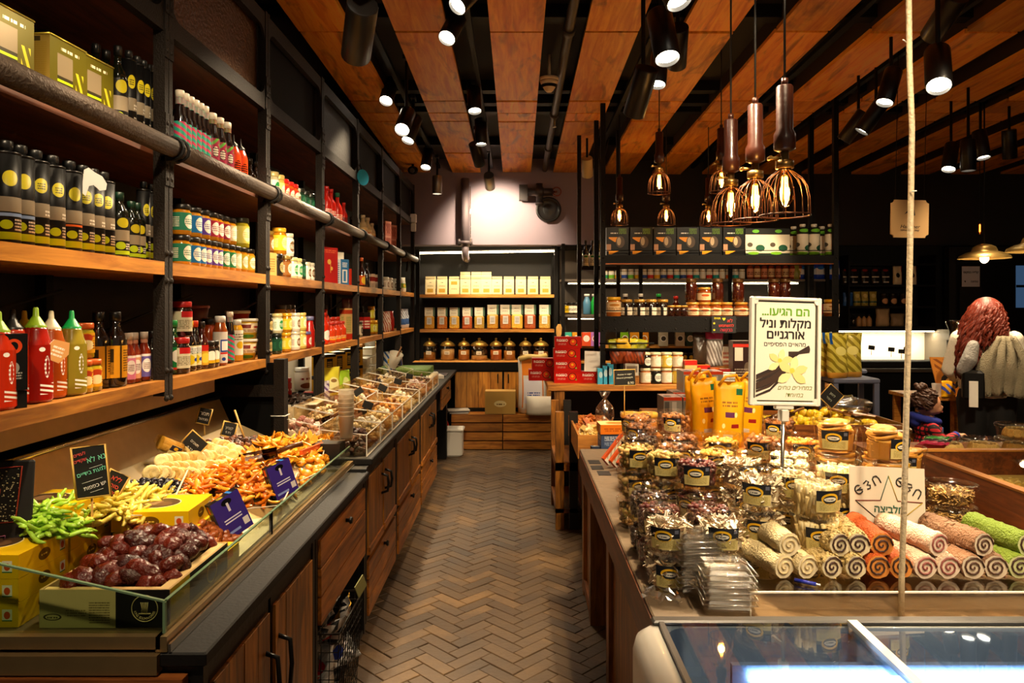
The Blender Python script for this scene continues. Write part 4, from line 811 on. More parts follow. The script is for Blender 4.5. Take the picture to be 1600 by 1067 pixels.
GOLDJ=gj('gl','#b07818','#2a2418','#d0a838','#4a3010',.034,.15); shelf(GOLDJ,[438,446,453],H1,.13,'tall gold labelled jar in the back row of the lowest shelf','jar','tall gold jars',dz=.11); shelf(GOLDJ,[438,446,453],H1,.13,'tall gold labelled jar at the back under another','jar','tall gold jars under others',sc=(1,1,.73))
shelf(bottle('sauce_bottle',.035,.19,mat('#a01810',.25,0,.5,.4),'#6a6a90',None,s=.55,nr=.7),[483],H1,.05,'red sauce bottle with lilac cap beside the iron post','sauce bottle'); shelf(gj('rs','#8a1a10','#5a5a88','#a02018','#e8d8c8',.032,.1),[478],H1,.03,'squat red sauce jar with lilac lid','jar')
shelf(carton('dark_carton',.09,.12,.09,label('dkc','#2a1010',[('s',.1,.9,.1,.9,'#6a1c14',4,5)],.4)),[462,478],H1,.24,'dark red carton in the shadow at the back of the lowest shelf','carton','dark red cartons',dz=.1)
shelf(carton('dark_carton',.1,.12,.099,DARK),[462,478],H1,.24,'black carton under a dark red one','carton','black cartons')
# ---- bay 4
KET=label('ket','#b81c10',[('r',0,1,.12,.42,'#d8d4dc'),('r',0,1,.1,.16,'#3a5ab0'),('t',.3,.7,.5,.8,'#f0e0d0',3)],.25); ketb=lambda cap,l: bottle('juice_bottle',.035,.26,mat('#b01c10',.2,0,.5,.5),cap,l,(.1,.5),.58,.4)
shelf(ketb('#b01810',KET),[510,517],H3,.05,'red juice bottle with white and blue band','bottle','red juice bottles'); shelf(ketb('#1c5a3a',label('ket2','#b02010',[('r',0,1,.02,.1,'#181410'),('t',.2,.8,.3,.8,'#e8d0b8',4)],.25)),[527],H3,.05,'red juice bottle with green cap','bottle','red juice bottles'); shelf(ketb('#b01810',label('ket3','#6a1410',[('r',0,1,0,.5,'#d8a81c')],.25)),[537],H3,.06,'dark red bottle with yellow band','bottle','red juice bottles',sc=.86)
shelf(bottle('dark_bottle',.03,.17,liq('#20100a'),'#15110e'),[549],H3,.1,'plain dark bottle at the end of the red juice bottles','bottle')
BK=label('bookr','#a01c1c',[('e',.45,.6,.12,.07,'#c8a04a'),('e',.6,.42,.08,.05,'#c8a04a'),('r',.52,.55,.3,.6,'#c8a04a'),('t',.1,.9,.85,.95,'#c85a3a',2)],.3); BKW=label('bookw','#e4dcc8',[('e',.4,.55,.12,.03,'#3a3020'),('t',.2,.8,.1,.2,'#8a7a60',2)],.4); BKB=label('bookb','#2a6aa0',[('r',.2,.8,.1,.6,'#d8e0e0'),('r',.35,.65,.15,.55,'#3a7ab0'),('t',.2,.8,.7,.9,'#e8ecec',3)],.35)
o=shelf(carton('gift_book',.16,.02,.25,BK,BKW),[514],H2,.05,'tall red boxed book with gold cutlery print leaning on the middle shelf','book',rz=math.radians(64),jit=0)[0]
o=shelf(carton('gift_book',.13,.03,.245,BKW,BKW),[524],H2,.1,'tall white boxed book behind the red one','book',rz=math.radians(50),jit=0)[0]
shelf(carton('tea_carton',.085,.06,.19,BKB,label('bks','#dfe4e4',[('t',.2,.8,.1,.9,'#2a6aa0',10)],.4)),[534],H2,.05,'blue and white carton beside the white book','carton'); shelf(carton('slim_carton',.03,.06,.13,mat('#c03018',.4)),[543],H2,.05,'slim red carton beside the blue one','carton')
REDP=label('redp','#c03a14',[('r',.1,.9,.18,.42,'#e0b878'),('t',.15,.85,.2,.4,'#b02a14',3),('r',.1,.9,.1,.17,'#d8a818')],.25); redb=bottle('tomato_bottle',.036,.145,mat('#c0300e',.22,0,.5,.4),'#b02410',REDP,(.1,.6),.62,.6)
shelf(bottle('ketchup_bottle',.036,.21,mat('#b8260c',.2,0,.5,.5),'#a81c0c',label('kb','#b8260c',[('e',.5,.4,.14,.3,'#e8e0d4'),('e',.6,.3,.05,.1,'#2a3a80')],.25),(.08,.6),.6,.45),[506],H1,.04,'ketchup bottle with white oval label','sauce bottle','ketchup bottles'); shelf(bottle('ketchup_bottle',.036,.26,mat('#b8260c',.2,0,.5,.5),'#151210',None,s=.6,nr=.45),[508],H1,.12,'taller plain ketchup bottle behind','sauce bottle','ketchup bottles')
shelf(redb,[517,525,533],H1,.035,'orange red tomato bottle in the front row','bottle','tomato bottles'); shelf(redb,[517,525,533],H1,.11,'orange red tomato bottle in the second row','bottle','tomato bottles',sc=1.2)
shelf(carton('pasta_carton',.09,.05,.235,label('ptc','#d0a868',[('r',0,1,.82,.95,'#b03a1c'),('r',0,1,0,.18,'#c03014'),('t',.2,.8,.25,.75,'#7a8a3a',9)],.4)),[541],H1,.06,'tall pasta carton with red top band','carton')
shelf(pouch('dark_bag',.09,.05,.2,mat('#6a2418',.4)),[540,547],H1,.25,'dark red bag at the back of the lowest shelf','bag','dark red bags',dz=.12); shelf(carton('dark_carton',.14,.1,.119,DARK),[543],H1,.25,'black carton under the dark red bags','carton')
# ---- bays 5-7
BEI=bottle('beige_bottle',.038,.21,liq('#b89a6a'),'#c8b088',label('bei','#c0501c',[('r',0,1,.75,1,'#d8b070'),('e',.5,.4,.15,.3,'#e8d8b8'),('r',0,1,0,.12,'#2a1810')],.35),(.04,.5),.58,.45)
shelf(BEI,[567,574],H3,.05,'cream sauce bottle with orange label on the pipe rail shelf','sauce bottle','cream sauce bottles'); shelf(BEI,[581],H3,.05,'shorter cream sauce bottle with orange label','sauce bottle','cream sauce bottles',sc=.88)
PKB=carton('biscuit_carton',.09,.06,.14,label('pkb','#c87a68',[('s',.2,.8,.15,.85,'#6a1c1c',3,4),('r',0,1,.85,1,'#d89a88')],.5))
shelf(PKB,[603,612],H3,.05,'pink biscuit carton in the bottom layer','carton','pink biscuit cartons'); shelf(PKB,[603,612],H3,.05,'pink biscuit carton in the upper layer','carton','pink biscuit cartons',dz=.141)
shelf(bottle('syrup_bottle',.03,.25,liq('#2a120a'),'#c85a1c',label('sy5','#c8501c',[('e',.5,.5,.15,.4,'#e8c030')],.3),(.08,.4),.5,.4),[565],H2,.05,'dark syrup bottle with orange cap in the fifth bay','bottle'); shelf(bottle('syrup_bottle',.026,.22,liq('#1a0e08'),'#141210'),[573],H2,.06,'plain dark syrup bottle in the fifth bay','bottle')
shelf(carton('tea_carton',.05,.06,.13,label('tc5','#c0a890',[('r',0,1,.5,.8,'#7a1c18'),('t',.1,.9,.1,.4,'#6a5a4a',4)],.4)),[579,584,589],H2,.05,'small red and cream carton in the fifth bay','carton','small red cartons')
sj('white',[602,608,614],H2,.05,'in a row of the sixth bay',sc=1.05,grp='jars of the sixth bay'); shelf(carton('dark_carton',.1,.08,.14,label('dk6','#101412',[('r',.3,.9,.6,.9,'#1c6a50')],.4)),[606],H2,.2,'dark carton with teal mark behind the sixth bay jars','carton')
shelf(pouch('snack_bag',.1,.06,.17,label('sb7','#d8d4c0',[('r',0,1,.3,.6,'#7aa020'),('e',.5,.45,.2,.1,'#d8b020')],.3)),[629,636],H2,.05,'white and green snack bag in the last bay','bag','snack bags'); shelf(bottle('dark_bottle',.03,.24,liq('#20160e'),'#141210'),[640,645],H2,.12,'dark bottle in the last bay of the middle shelf','bottle','dark bottles of the last bay')
shelf(gj('j5','#8a8060','#3a3428','#cfc8b0','#3a3020'),[560],H1,.05,'grey labelled jar in the fifth bay','jar'); shelf(carton('coffee_carton',.07,.06,.2,label('cf5','#201410',[('r',0,1,.3,.8,'#a8201a'),('t',.1,.9,.35,.7,'#e8d8c0',3)],.4)),[570],H1,.05,'red and black carton in the fifth bay','carton'); shelf(bottle('dark_bottle',.025,.25,liq('#1a100a'),'#141210'),[566],H1,.13,'dark bottle behind the red and black carton','bottle')
sj('yellow',[580],H1,.08,'with red lid stacked in the fifth bay',dz=.126,grp='yellow jars of the fifth bay'); sj('yellow',[580],H1,.08,'under another in the fifth bay',grp='yellow jars of the fifth bay'); sj('yellow',[588,593],H1,.04,'in front in the fifth bay',grp='yellow jars of the fifth bay')
shelf(pouch('foil_bag',.12,.07,.2,label('fb6','#d0c4b4',[('s',0,1,0,1,'#a03a2c',3,4)],.25),wr=.01),[600,604],H1,.05,'crinkled white and red bag in the sixth bay','bag','crinkled bags'); shelf(pouch('foil_bag',.1,.07,.2,mat('#b0241c',.25),wr=.01),[610],H1,.07,'crinkled red bag in the sixth bay','bag')
shelf(pouch('foil_bag',.12,.07,.22,label('fb7','#c8ccd4',[('r',0,1,.2,.5,'#3a5a90'),('s',0,1,.5,1,'#8a8e98',4,3)],.25),wr=.012),[627,633],H1,.05,'silver and blue bag in the last bay','bag','silver bags'); shelf(pouch('foil_bag',.12,.07,.2,mat('#b8b4b0',.25),wr=.012),[642],H1,.08,'plain silver bag beside the silver and blue ones','bag')
# dark filler boxes on the far top shelves
shelf(carton('storage_box',.14,.12,.12,mat('#2a241e',.6)),[465,480],H2,.3,'dark storage box at the back of the middle shelf','box','dark storage boxes')
# small round sign on the header
p=at(565,262,5.5); o=ob('bay_sign',MB().lathe([(.06,0),(.06,.01)],20,M=Matrix.Rotation(PI/2,4,'X')).mesh('bs',label('bays','#20a0c8',[('r',0,1,0,.4,'#d8e8ec')],.4)),None,(SX+.03,zX(566,SX+.03),2.58),(0,0,A60)); ob('hook',MB().tube([(0,.0,.05),(0,.03,.12)],.004,6).mesh('hk',BLACK),o); tag(o,'small blue and white round sign on the shelf header','sign')
# ================================================================ FRUIT DISPLAY CONTENTS
SA,SB=.51,-.45                                       # sloped shelf: h = SA + SB*X
def sl(x,y,lift=0):
    Z=(HC-SA-lift)*FPX/((y-VY)+SB*(x-VX)); return at(x,y,Z)
disp=[o for o in bpy.data.objects if o.name=='fruit_display'][0]
t=MB(); y0,y1=2.03,3.28
t.v=[(-1.275,y0,SA+1.275*.45-.012),(-.815,y0,SA+.815*.45-.012),(-.815,y1,SA+.815*.45-.012),(-1.275,y1,SA+1.275*.45-.012)]; t.v+=[(a,b,c-.012) for a,b,c in t.v]
t.face((0,1,2,3)); t.face((7,6,5,4))
for i in range(4): j=(i+1)%4; t.face((j,i,i+4,j+4))
me=t.mesh('slope',mat('#7d6a48',.4,.6)); me.transform(T(1.2,-1.6,0)); ob('sloped_shelf',me,disp)
def rnd_rot(flat=.5): return (R.gauss(0,flat),R.gauss(0,flat),R.uniform(0,2*PI))
def pile(name,meshes,quad,n,lift,label,cat,group,flat=.5,sc=(.85,1.15),mound=.03,rz=None,f=None):
    f=f or sl; q=[f(*p) for p in quad]
    for i in range(n):
        u,v=R.random(),R.random()
        p=(q[0]*(1-u)+q[1]*u)*(1-v)+(q[3]*(1-u)+q[2]*u)*v
        hh=mound*(1-abs(2*u-1)**2.5)*(1-abs(2*v-1)**2.5)
        z=p.z+lift+hh*R.uniform(.25,1.0)
        rt=rnd_rot(flat)
        if rz is not None: rt=(rt[0],rt[1],rz+R.gauss(0,.5))
        o=ob(name,R.choice(meshes),None,(p.x,p.y,z),rt,R.uniform(*sc)); tag(o,label,cat,group)
def stuff(name,mats,quad,n,size,label,cat,mound=.02,f=None,shape='ball',lift=.0,flat=.8,bump=.3):
    f=f or sl; q=[f(*p) for p in quad]; t=MB(); c=(q[0]+q[1]+q[2]+q[3])/4
    for i in range(n):
        u,v=R.random(),R.random(); p=(q[0]*(1-u)+q[1]*u)*(1-v)+(q[3]*(1-u)+q[2]*u)*v-c
        hh=mound*(1-abs(2*u-1)**2.5)*(1-abs(2*v-1)**2.5); z=p.z+lift+hh*R.uniform(.0,1.0)
        M=T(p.x,p.y,z)@Euler(rnd_rot(flat)).to_matrix().to_4x4(); s=size*R.uniform(.8,1.2); m=R.randrange(len(mats))
        if shape=='ball': t.add(MB().ball((0,0,0),s,7,4,m,sc=(1.25,1,.8),bump=bump,seed=i%7),M)
        elif shape=='chip': t.add(MB().box(-s*1.3,s*1.3,-s,s,-s*.28,s*.28,m),M)
        elif shape=='chunk': t.add(MB().rbox(-s,s,-s*.8,s*.8,-s*.6,s*.6,s*.3,m),M)
        elif shape=='flake': t.add(MB().box(-s*1.5,s*1.5,-s*.7,s*.7,-s*.12,s*.12,m),M)
    return tag(ob(name,t.mesh(name,mats),None,c),label,cat,kind='stuff')
# --- date carton with big dates
dx0,dx1,dy0,dy1=-1.10,-.80,1.665,2.0
CB=label('datebox','#c8b478',[('r',.585,1.,0,1,'#151312'),('t',.38,.54,.12,.7,'#6a5a30',9),('t',.2,.36,.3,.5,'#8a7840',3),('e',.1,.28,.07,.09,'#3a3018'),('e',.1,.28,.055,.065,'#c8b478'),('t',.06,.14,.25,.31,'#3a3018',1)],.5)
o=empty('date_carton',((dx0+dx1)/2,(dy0+dy1)/2,.859)); w,d,h=(dx1-dx0)/2,(dy1-dy0)/2,.088; KR=mat('#a8854a',.7); DKB=label('datebox2','#151312',[('r',0,.3,.1,1,'#c8a818'),('e',.7,.5,.1,.3,'#b09a60'),('e',.7,.5,.08,.25,'#151312')],.4)
ob('front_wall',MB().box(-w,w,-d,-d+.006,0,h,fm=(0,1,1,1,1,1)).mesh('fw',[CB,KR]),o); ob('back_wall',MB().box(-w,w,d-.006,d,0,h).mesh('bw',KR),o)
ob('side_wall',MB().box(w-.006,w,-d+.006,d-.006,0,h,fm=(1,0,1,1,1,1)).mesh('sw',[DKB,KR]),o); ob('side_wall',MB().box(-w,-w+.006,-d+.006,d-.006,0,h).mesh('sw',KR),o); ob('bottom',MB().box(-w+.006,w-.006,-d+.006,d-.006,0,.004).mesh('bt',KR),o)
ob('inner_liner',MB().box(w-.03,w-.007,-d+.006,d-.006,h-.004,h-.001).box(-w+.007,w-.03,-d+.006,-d+.02,h-.004,h-.001).mesh('il',mat('#cfae6e',.7)),o)
# round emblem: printed upside down on the carton front
EMB=mat('#c8b478',.5); ex=w*.62; ez=.045
em=MB().tube([(ex+.030*math.cos(a*PI/18),-d-.001,ez+.030*math.sin(a*PI/18)) for a in range(37)],.0011,4,caps=False).tube([(ex+.0285+0*a,-d-.001,ez) for a in (0,1)],.0001,3)
for a in range(5): em.tube([(ex-.008+.003*a,-d-.001,ez-.012+.002*math.sin(a)),(ex-.006+.003*a,-d-.001,ez+.0),(ex-.009+.004*a,-d-.001,ez+.014)],.0009,4)
em.tube([(ex-.014,-d-.001,ez-.012),(ex+.014,-d-.001,ez-.012)],.0015,4)
eo=ob('emblem',em.mesh('emblem',EMB),o)
for k,ch in enumerate('KING SOLOMON DATES'):
    if ch==' ': continue
    a=math.radians(200+k*8.2); lm=text_mesh(ch,.0075,EMB,False,.0003); ob('letter',lm,eo,(ex-.0235*math.cos(a)*-1,-d-.001,ez+.0235*math.sin(a)),(0,-(a+PI/2)+PI*0,0))
tag(o,'open carton of large dates with a round emblem on its black end','carton')
DATEM=[mat('#5a1a0a',.3,0,.35,.08,bump=1.,bscale=75,var=.35),mat('#3a1008',.28,0,.35,.1,bump=1.,bscale=80,var=.3)]
DM=[MB().ball((0,0,0),.021,14,9,0,sc=(1.55,1,.95),bump=.22,fq=3.2,seed=s).mesh('date',DATEM[s%2]) for s in range(5)]
gx,gy=7,9
for i in range(gx):
    for j in range(gy):
        X=dx0+.03+(dx1-dx0-.06)*(i+.5+R.uniform(-.25,.25))/gx; Y=dy0+.035+(dy1-dy0-.05)*(j+.5+R.uniform(-.25,.25))/gy
        u,v=(X-dx0)/(dx1-dx0),(Y-dy0)/(dy1-dy0); z=.859+.062+.075*(1-abs(2*u-1)**3)*min(1,v*1.6+.1)*(1-max(0,v-.75)*1.6)+R.uniform(-.01,.012)
        tag(ob('date',R.choice(DM),None,(X,Y,z),rnd_rot(.45),R.uniform(.92,1.15)),'large glossy dark date in the open carton','date','large dates in the carton')
for i in range(4):
    for j in range(6):
        X=dx0+.05+(dx1-dx0-.1)*(i+.5)/4; Y=dy0+.06+(dy1-dy0-.1)*(j+.5)/6; tag(ob('date',R.choice(DM),None,(X,Y,.9),rnd_rot(.4)),'large glossy dark date lying deeper in the open carton','date','large dates in the carton')
# --- yellow window boxes
YB=label('ybox','#e8b80c',[('e',.5,.5,.12,.26,'#6a4a10'),('r',.43,.57,.4,.6,'#6a4a10'),('t',.44,.56,.46,.58,'#e8c84a',1),('r',.82,.93,.25,.75,'#e8e4c8'),('e',.875,.5,.035,.16,'#c8501c'),('r',.82,.93,.25,.3,'#2a6a3a')],.35)
YT=label('yboxt','#e9bd14',[('e',.42,.5,.3,.3,'#e8dca8'),('e',.42,.5,.285,.28,'#4a3420'),('e',.36,.52,.12,.14,'#8a6a4a'),('e',.52,.46,.1,.12,'#6a4a30')],.3)
ybox=carton('date_gift_box',.21,.185,.055,YB,YB,YT)
for (X,Y,k,rz) in ((-1.255,1.76,0,0),(-1.255,1.76,1,0),(-1.255,1.76,2,0),(-1.255,1.955,0,0),(-1.255,1.955,1,0),(-1.255,1.955,2,.0),(-1.255,1.955,3,.0)):
    put(ybox,(X,Y,.859+.0558*k),rz,None,'yellow date gift box with oval window %s'%('on top of its stack' if (k==3 or (k==2 and Y<1.8)) else 'inside its stack'),'gift box','yellow date gift boxes')
for k in range(3): put(ybox,(-1.02,2.10,.859+.0558*k) if k<2 else (-1.03,2.11,.859+.0558*k),.06,None,'yellow date gift box stacked behind the open date carton','gift box','yellow date gift boxes behind the carton')
put(carton('date_gift_box',.14,.10,.05,label('ybo','#e8b80c',[('r',0,.55,.5,1,'#e07818')],.4),None,label('ybot','#e8c020',[('r',0,.6,0,1,'#e8802a'),('e',.8,.5,.12,.2,'#5a3a20')],.4)),(-.885,2.07,.859),0,None,'small yellow gift box with orange band behind the date pile','gift box',)
# --- loose fruit
def strip(L,w,th,c,seed,curl=1.):
    r2=random.Random(seed); n=7; a0=0; pts=[]; x=y=z=0
    k=r2.uniform(-1.5,1.5)*curl
    for i in range(n):
        pts.append((x,y,.006*math.sin(i*1.1+seed)*curl)); a0+=k/n; x+=L/n*math.cos(a0); y+=L/n*math.sin(a0)
    m=MB().tube(pts,w,6,0,radii=[w*.5]+[w]*(n-2)+[w*.45]); cx=sum(p[0] for p in pts)/n; cy=sum(p[1] for p in pts)/n
    m.v=[(p[0]-cx,p[1]-cy,p[2]*1.0) for p in m.v]
    zc={}; m.v=[(a,b,d*th) for a,b,d in m.v]; return m.mesh('strip',c)
GS=[strip(.11,.0065,.8,mat('#9cc83a',.35,bump=.3,var=.3),s) for s in range(4)]; YS=[strip(.115,.0075,.8,mat('#e4cf58',.35,bump=.3,var=.25),s+9) for s in range(5)]
pile('dried_pomelo_strip',GS,[(52,792),(118,790),(128,836),(50,842)],95,.004,'bright green candied fruit strip','candied fruit','green candied strips',.35,mound=.03)
pile('dried_melon_strip',YS,[(150,760),(275,778),(250,832),(100,815)],170,.004,'pale yellow candied fruit strip','candied fruit','yellow candied strips',.35,mound=.04)
stuff('dried_blueberries',[mat('#141018',.3,bump=.3),mat('#1e1820',.3)],[(200,752),(300,757),(292,788),(212,785)],420,.0085,'heap of small black dried berries beside the yellow strips','dried fruit',.035)
stuff('prune_heap',[mat('#100b0c',.25,bump=.5),mat('#1c1012',.25)],[(248,798),(342,793),(348,818),(258,820)],260,.010,'heap of small black prunes before the orange strips','dried fruit',.03)
APR=[MB().lathe([(.016,-.006),(.021,-.004),(.022,.002),(.018,.006),(.008,.004)],14).mesh('disc',mat(c,.5,bump=.4,bscale=70,var=.2)) for c in ('#d8b86a','#cfaa58','#e2c884')]
for row,(xa,ya,xb,yb,n,lf) in enumerate(((236,747,345,752,17,.016),(252,734,330,727,13,.03),(262,741,350,738,12,.02),(318,722,362,735,9,.02),(325,708,362,720,9,.02),(280,722,316,716,6,.03),(340,700,372,712,7,.015))):
    for k in range(n):
        p=sl(xa+(xb-xa)*k/max(1,n-1),ya+(yb-ya)*k/max(1,n-1)); o=ob('dried_fig',R.choice(APR),None,(p.x,p.y,p.z+lf),(R.uniform(1.0,1.5),R.uniform(-.2,.2),R.uniform(-.5,.2)+.9),R.uniform(1.05,1.3)); tag(o,'pale dried fig in overlapping rows','dried fig','dried figs in rows')
stuff('chopped_dates',[mat('#5a2c10',.5),mat('#7a4418',.5),mat('#3a1c0c',.5)],[(322,690),(400,684),(398,706),(350,712)],260,.011,'heap of chopped brown dried fruit at the end of the display','dried fruit',.03,shape='chunk')
ORS=[strip(.10,.0085,.7,mat(c,.28,0,.5,.3,bump=.3,var=.2),s+30,1.5) for s,c in enumerate(('#e08a10','#d87408','#e89c20','#cf6a0a','#e8a028'))]
pile('dried_papaya_strip',ORS,[(296,745),(415,716),(462,772),(258,824)],300,.004,'glossy orange candied papaya strip','candied fruit','orange candied strips',.45,mound=.055)
MG=[]
for s in range(4):
    m=MB().prism([(-.035,-.006),(-.01,-.015),(.025,-.011),(.04,.0),(.02,.012),(-.015,.014)],-.003,.003,sm=False); m.v=[(a,b,c+.25*a*a*8+.004*math.sin(s+b*200)) for a,b,c in m.v]; MG.append(m.mesh('mango',mat(('#e0a020','#d8901a','#e8b038','#cf8812')[s],.4,bump=.3,var=.2)))
pile('dried_mango_slice',MG,[(362,726),(412,690),(516,688),(508,724)],190,.008,'golden dried mango slice','dried fruit','dried mango slices',.5,mound=.05)
pile('dried_apricot',[MB().ball((0,0,0),.02,10,6,sc=(1,1,.5),bump=.2,seed=s).mesh('ap',mat('#e8941a',.35,var=.2)) for s in range(3)],[(468,724),(512,712),(500,745),(474,760)],34,.008,'orange dried apricot under the mango slices','dried fruit','dried apricots',.4,mound=.03)
SD=[MB().ball((0,0,0),.0125,10,6,0,sc=(1.9,1,.9),bump=.2,fq=3,seed=s).mesh('sd',mat(('#8a4418','#7a3812','#9a5424')[s],.28,0,.5,.2,bump=.5,var=.25)) for s in range(3)]
pile('small_date',SD,[(205,822),(345,815),(372,846),(300,872)],170,.006,'small light brown date in a loose heap','date','small dates in a heap',.4,mound=.03)
# acrylic dividers between the fruit
def pane(name,p,q,h,lab,grp,m=None):
    o=ob(name,MB().bar((p.x,p.y,p.z+h/2),(q.x,q.y,q.z+h/2),.004,h).mesh(name,m or clear('#fff6e0',.08,.05,.5)),None); ob('top_edge',MB().bar((p.x,p.y,p.z+h),(q.x,q.y,q.z+h),.005,.0025).mesh('edge',mat('#e8dcc0',.2)),o); return tag(o,lab,'divider',grp)
for a,b in (((258,828),(440,805)),((440,805),(465,752)),((296,745),(258,828)),((210,790),(300,790)),((300,752),(410,720)),((205,825),(345,820)),((505,722),(512,690)),((500,750),(470,765))):
    pane('acrylic_divider',sl(*a),sl(*b),.035,'clear acrylic divider standing between heaps of dried fruit','acrylic dividers')
p,q=sl(470,724),sl(512,706); tag(ob('orange_tray_rim',MB().bar((p.x,p.y,p.z+.045),(q.x,q.y,q.z+.045),.012,.02).mesh('otr',mat('#d8541a',.35)),None),'orange plastic tray rim beside the mango slices','tray')
# --- scoop
def scoop(p,rz,s=1.,c='#6a3a16',tilt=-.2,lab='',grp=None):
    t=MB(); n=10; rows=[]
    for i in range(8):
        u=i/7; r=.034*(.75+.4*math.sin(u*PI*.75)); x=-.09+.15*u
        for j in range(n+1):
            a=PI+PI*j/n*1.0; t.v.append((x-(0 if j in(0,n) else .0)+.03*(1-u)*abs(math.cos(a))**2*-1,r*math.cos(a),r*.8*math.sin(a)))
    for i in range(7):
        for j in range(n): a=i*(n+1)+j; t.face((a,a+1,a+n+2,a+n+1),0,True); t.face((a+n+1,a+n+2,a+1,a),0,True)
    b=len(t.v)-(n+1); t.face([b+j for j in range(n+1)],0)
    t2=MB().tube([(.06,0,-.012),(.1,0,-.002),(.15,0,.0)],.009,8)
    o=ob('scoop',t.mesh('scoop',mat(c,.35)),None,p,(0,tilt,rz),s); ob('handle',t2.mesh('handle',mat(c,.35)),o); return tag(o,lab,'scoop',grp)
p=sl(405,735); scoop((p.x,p.y,p.z+.07),.35,1.1,'#5a3012',-.15,'brown wooden scoop lying on the orange strips')
# --- purple cartons leaning at the glass
PU=label('purp','#3a2a86',[('e',.5,.86,.18,.08,'#0c0a10'),('r',.46,.54,.62,.84,'#d8d0dc'),('r',.2,.8,.44,.47,'#e0dcf0'),('r',.2,.8,.37,.40,'#e0dcf0'),('r',.1,.6,.1,.16,'#8aa0e0'),('r',.75,.95,.12,.3,'#ded8d8')],.3)
PUS=label('purps','#100e16',[('r',.7,.8,.0,1,'#2a7ad0'),('t',.3,.5,.05,.6,'#e0c81c',5),('r',.2,.6,.75,.95,'#d06a1c')],.3)
for x,y,ro,lab in ((378,800,-.5,'purple carton leaning at the glass near the small dates'),(452,746,-.38,'purple carton leaning at the glass beside the scoop')):
    Z=zX(x,-.835); put(carton('fruit_tea_carton',.095,.034,.125,PU,PUS),(-.848,Z,HC-(y-VY)/FPX*Z-.062),0,None,lab,'carton',None,rot=(-.12,ro*.75,math.radians(52)))
# --- chalkboard price signs
CHB=mat('#15130f',.75); FRM=mat('#c8a04a',.6)
def chalk(p,w,h,lines,rz=0.,roll=0.,post=.1,lab='',frame=True,post_tilt=0.,sz=None):
    o=ob('chalkboard_sign',MB().rbox(-w/2,w/2,0,.006,-h/2,h/2,.004).mesh('cb',CHB),None,p,(0,roll,rz))
    if frame: f=.0035; ob('frame',MB().tube([(-w/2,.001,-h/2),(w/2,.001,-h/2),(w/2,.001,h/2),(-w/2,.001,h/2),(-w/2,.001,-h/2)],f,6).mesh('fr',FRM),o)
    for (tx,x,z,s,c,a) in lines: ob('chalk_writing',text_mesh(tx,s,mat(c,.8),True,.0004,.0),o,(x*w,-.0012,z*h),(0,a,0))
    if post: ob('stick',MB().tube([(0,.008,-h/2+.01),(0,.008,-h/2-post)],.003,6).mesh('st',W_STICK),o,(0,0,0),(0,-roll+post_tilt,0))
    return tag(o,lab,'sign')
p=at(142,737,1.9); chalk(p,.082,.135,[('נא לא',.2,.25,.020,'#7fe0bc',-.2),('לגעת בידיים',.02,.0,.0150,'#7fe0bc',-.2),('יש כפפות',.08,-.28,.0145,'#f0ece4',-.2),('לעדים',-.27,.36,.012,'#e0524a',-.2),('שקדים',-.27,.24,.012,'#e0524a',-.2),('____',.15,.14,.016,'#f0ece4',-.2),('______',.0,-.12,.017,'#f0ece4',-.2),('____',.1,-.33,.016,'#f0ece4',-.2)],math.radians(12),-.1,.13,'chalkboard sign with green and red writing standing behind the date carton')
p=at(177,758,2.05); chalk(p,.055,.075,[('ללא',.0,.25,.018,'#e0524a',0),('סוכר',.0,-.02,.016,'#e0524a',0),('קלוריות',.0,-.28,.014,'#e0524a',0)],math.radians(12),.5,.08,'small tilted chalkboard with red writing among the yellow strips')
p=at(302,695,2.6); chalk(p,.075,.075,[('תאנים',0,.1,.014,'#cfcabc',0),('32.9',0,-.25,.014,'#cfcabc',0)],math.radians(5),.75,.07,'diamond-turned chalkboard stuck in the dried figs')
p=at(319,650,2.95); chalk(p,.05,.065,[('תמר',0,.15,.02,'#e8e4d8',0),('מג׳הול',0,-.2,.014,'#e8e4d8',0)],math.radians(15),.25,.09,'small chalkboard on a stick against the black iron stand')
p=at(358,671,3.0); chalk(p,.055,.06,[('קצוץ',0,.1,.016,'#a8a498',0),('19.9',0,-.22,.014,'#a8a498',0)],math.radians(8),.25,.08,'small chalkboard with grey writing in the chopped fruit'); p=sl(375,690); tag(ob('wooden_stick',MB().tube([(0,0,0),(-.05,.02,.12)],.004,6).mesh('ws',W_STICK),None,(p.x+.02,p.y,p.z+.01)),'bare wooden stick poking out of the chopped fruit','stick')
p=at(20,786,1.80); o=ob('price_board',MB().rbox(-.065,.045,0,.008,-.105,.105,.006).mesh('pb',mat('#17120f',.7)),None,p,(-.1,0,.12)); ORG=mat('#c8442a',.7)
ob('chalk_numeral',MB().tube([(-.06,-.002,.085),(.018,-.002,.09),(.01,-.002,-.045),(-.05,-.002,-.048)],.0018,5).tube([(-.06,-.002,.03),(-.03,-.002,.035),(-.033,-.002,.0),(-.06,-.002,-.004)],.0018,5).mesh('num',ORG),o)
sp=MB()
for i in range(140):
    X,Zq=R.uniform(-.06,.013),R.uniform(-.045,.085)
    if -.06<X<-.03 and -.004<Zq<.034: continue
    sp.ball((X,-.001,Zq),R.uniform(.0009,.0018),5,3,0,sc=(1.4,.4,1))
tag(ob('chalk_dots',sp.mesh('dots',mat('#f0e2b0',.8)),o),kind='stuff'); ob('chalk_numeral',MB().tube([(-.06,-.002,-.085),(-.012,-.002,-.078),(-.014,-.002,-.1)],.0016,5).mesh('n2',mat('#c878a0',.7)),o); tag(o,'black chalkboard with a dotted orange outlined numeral at the display corner','sign')
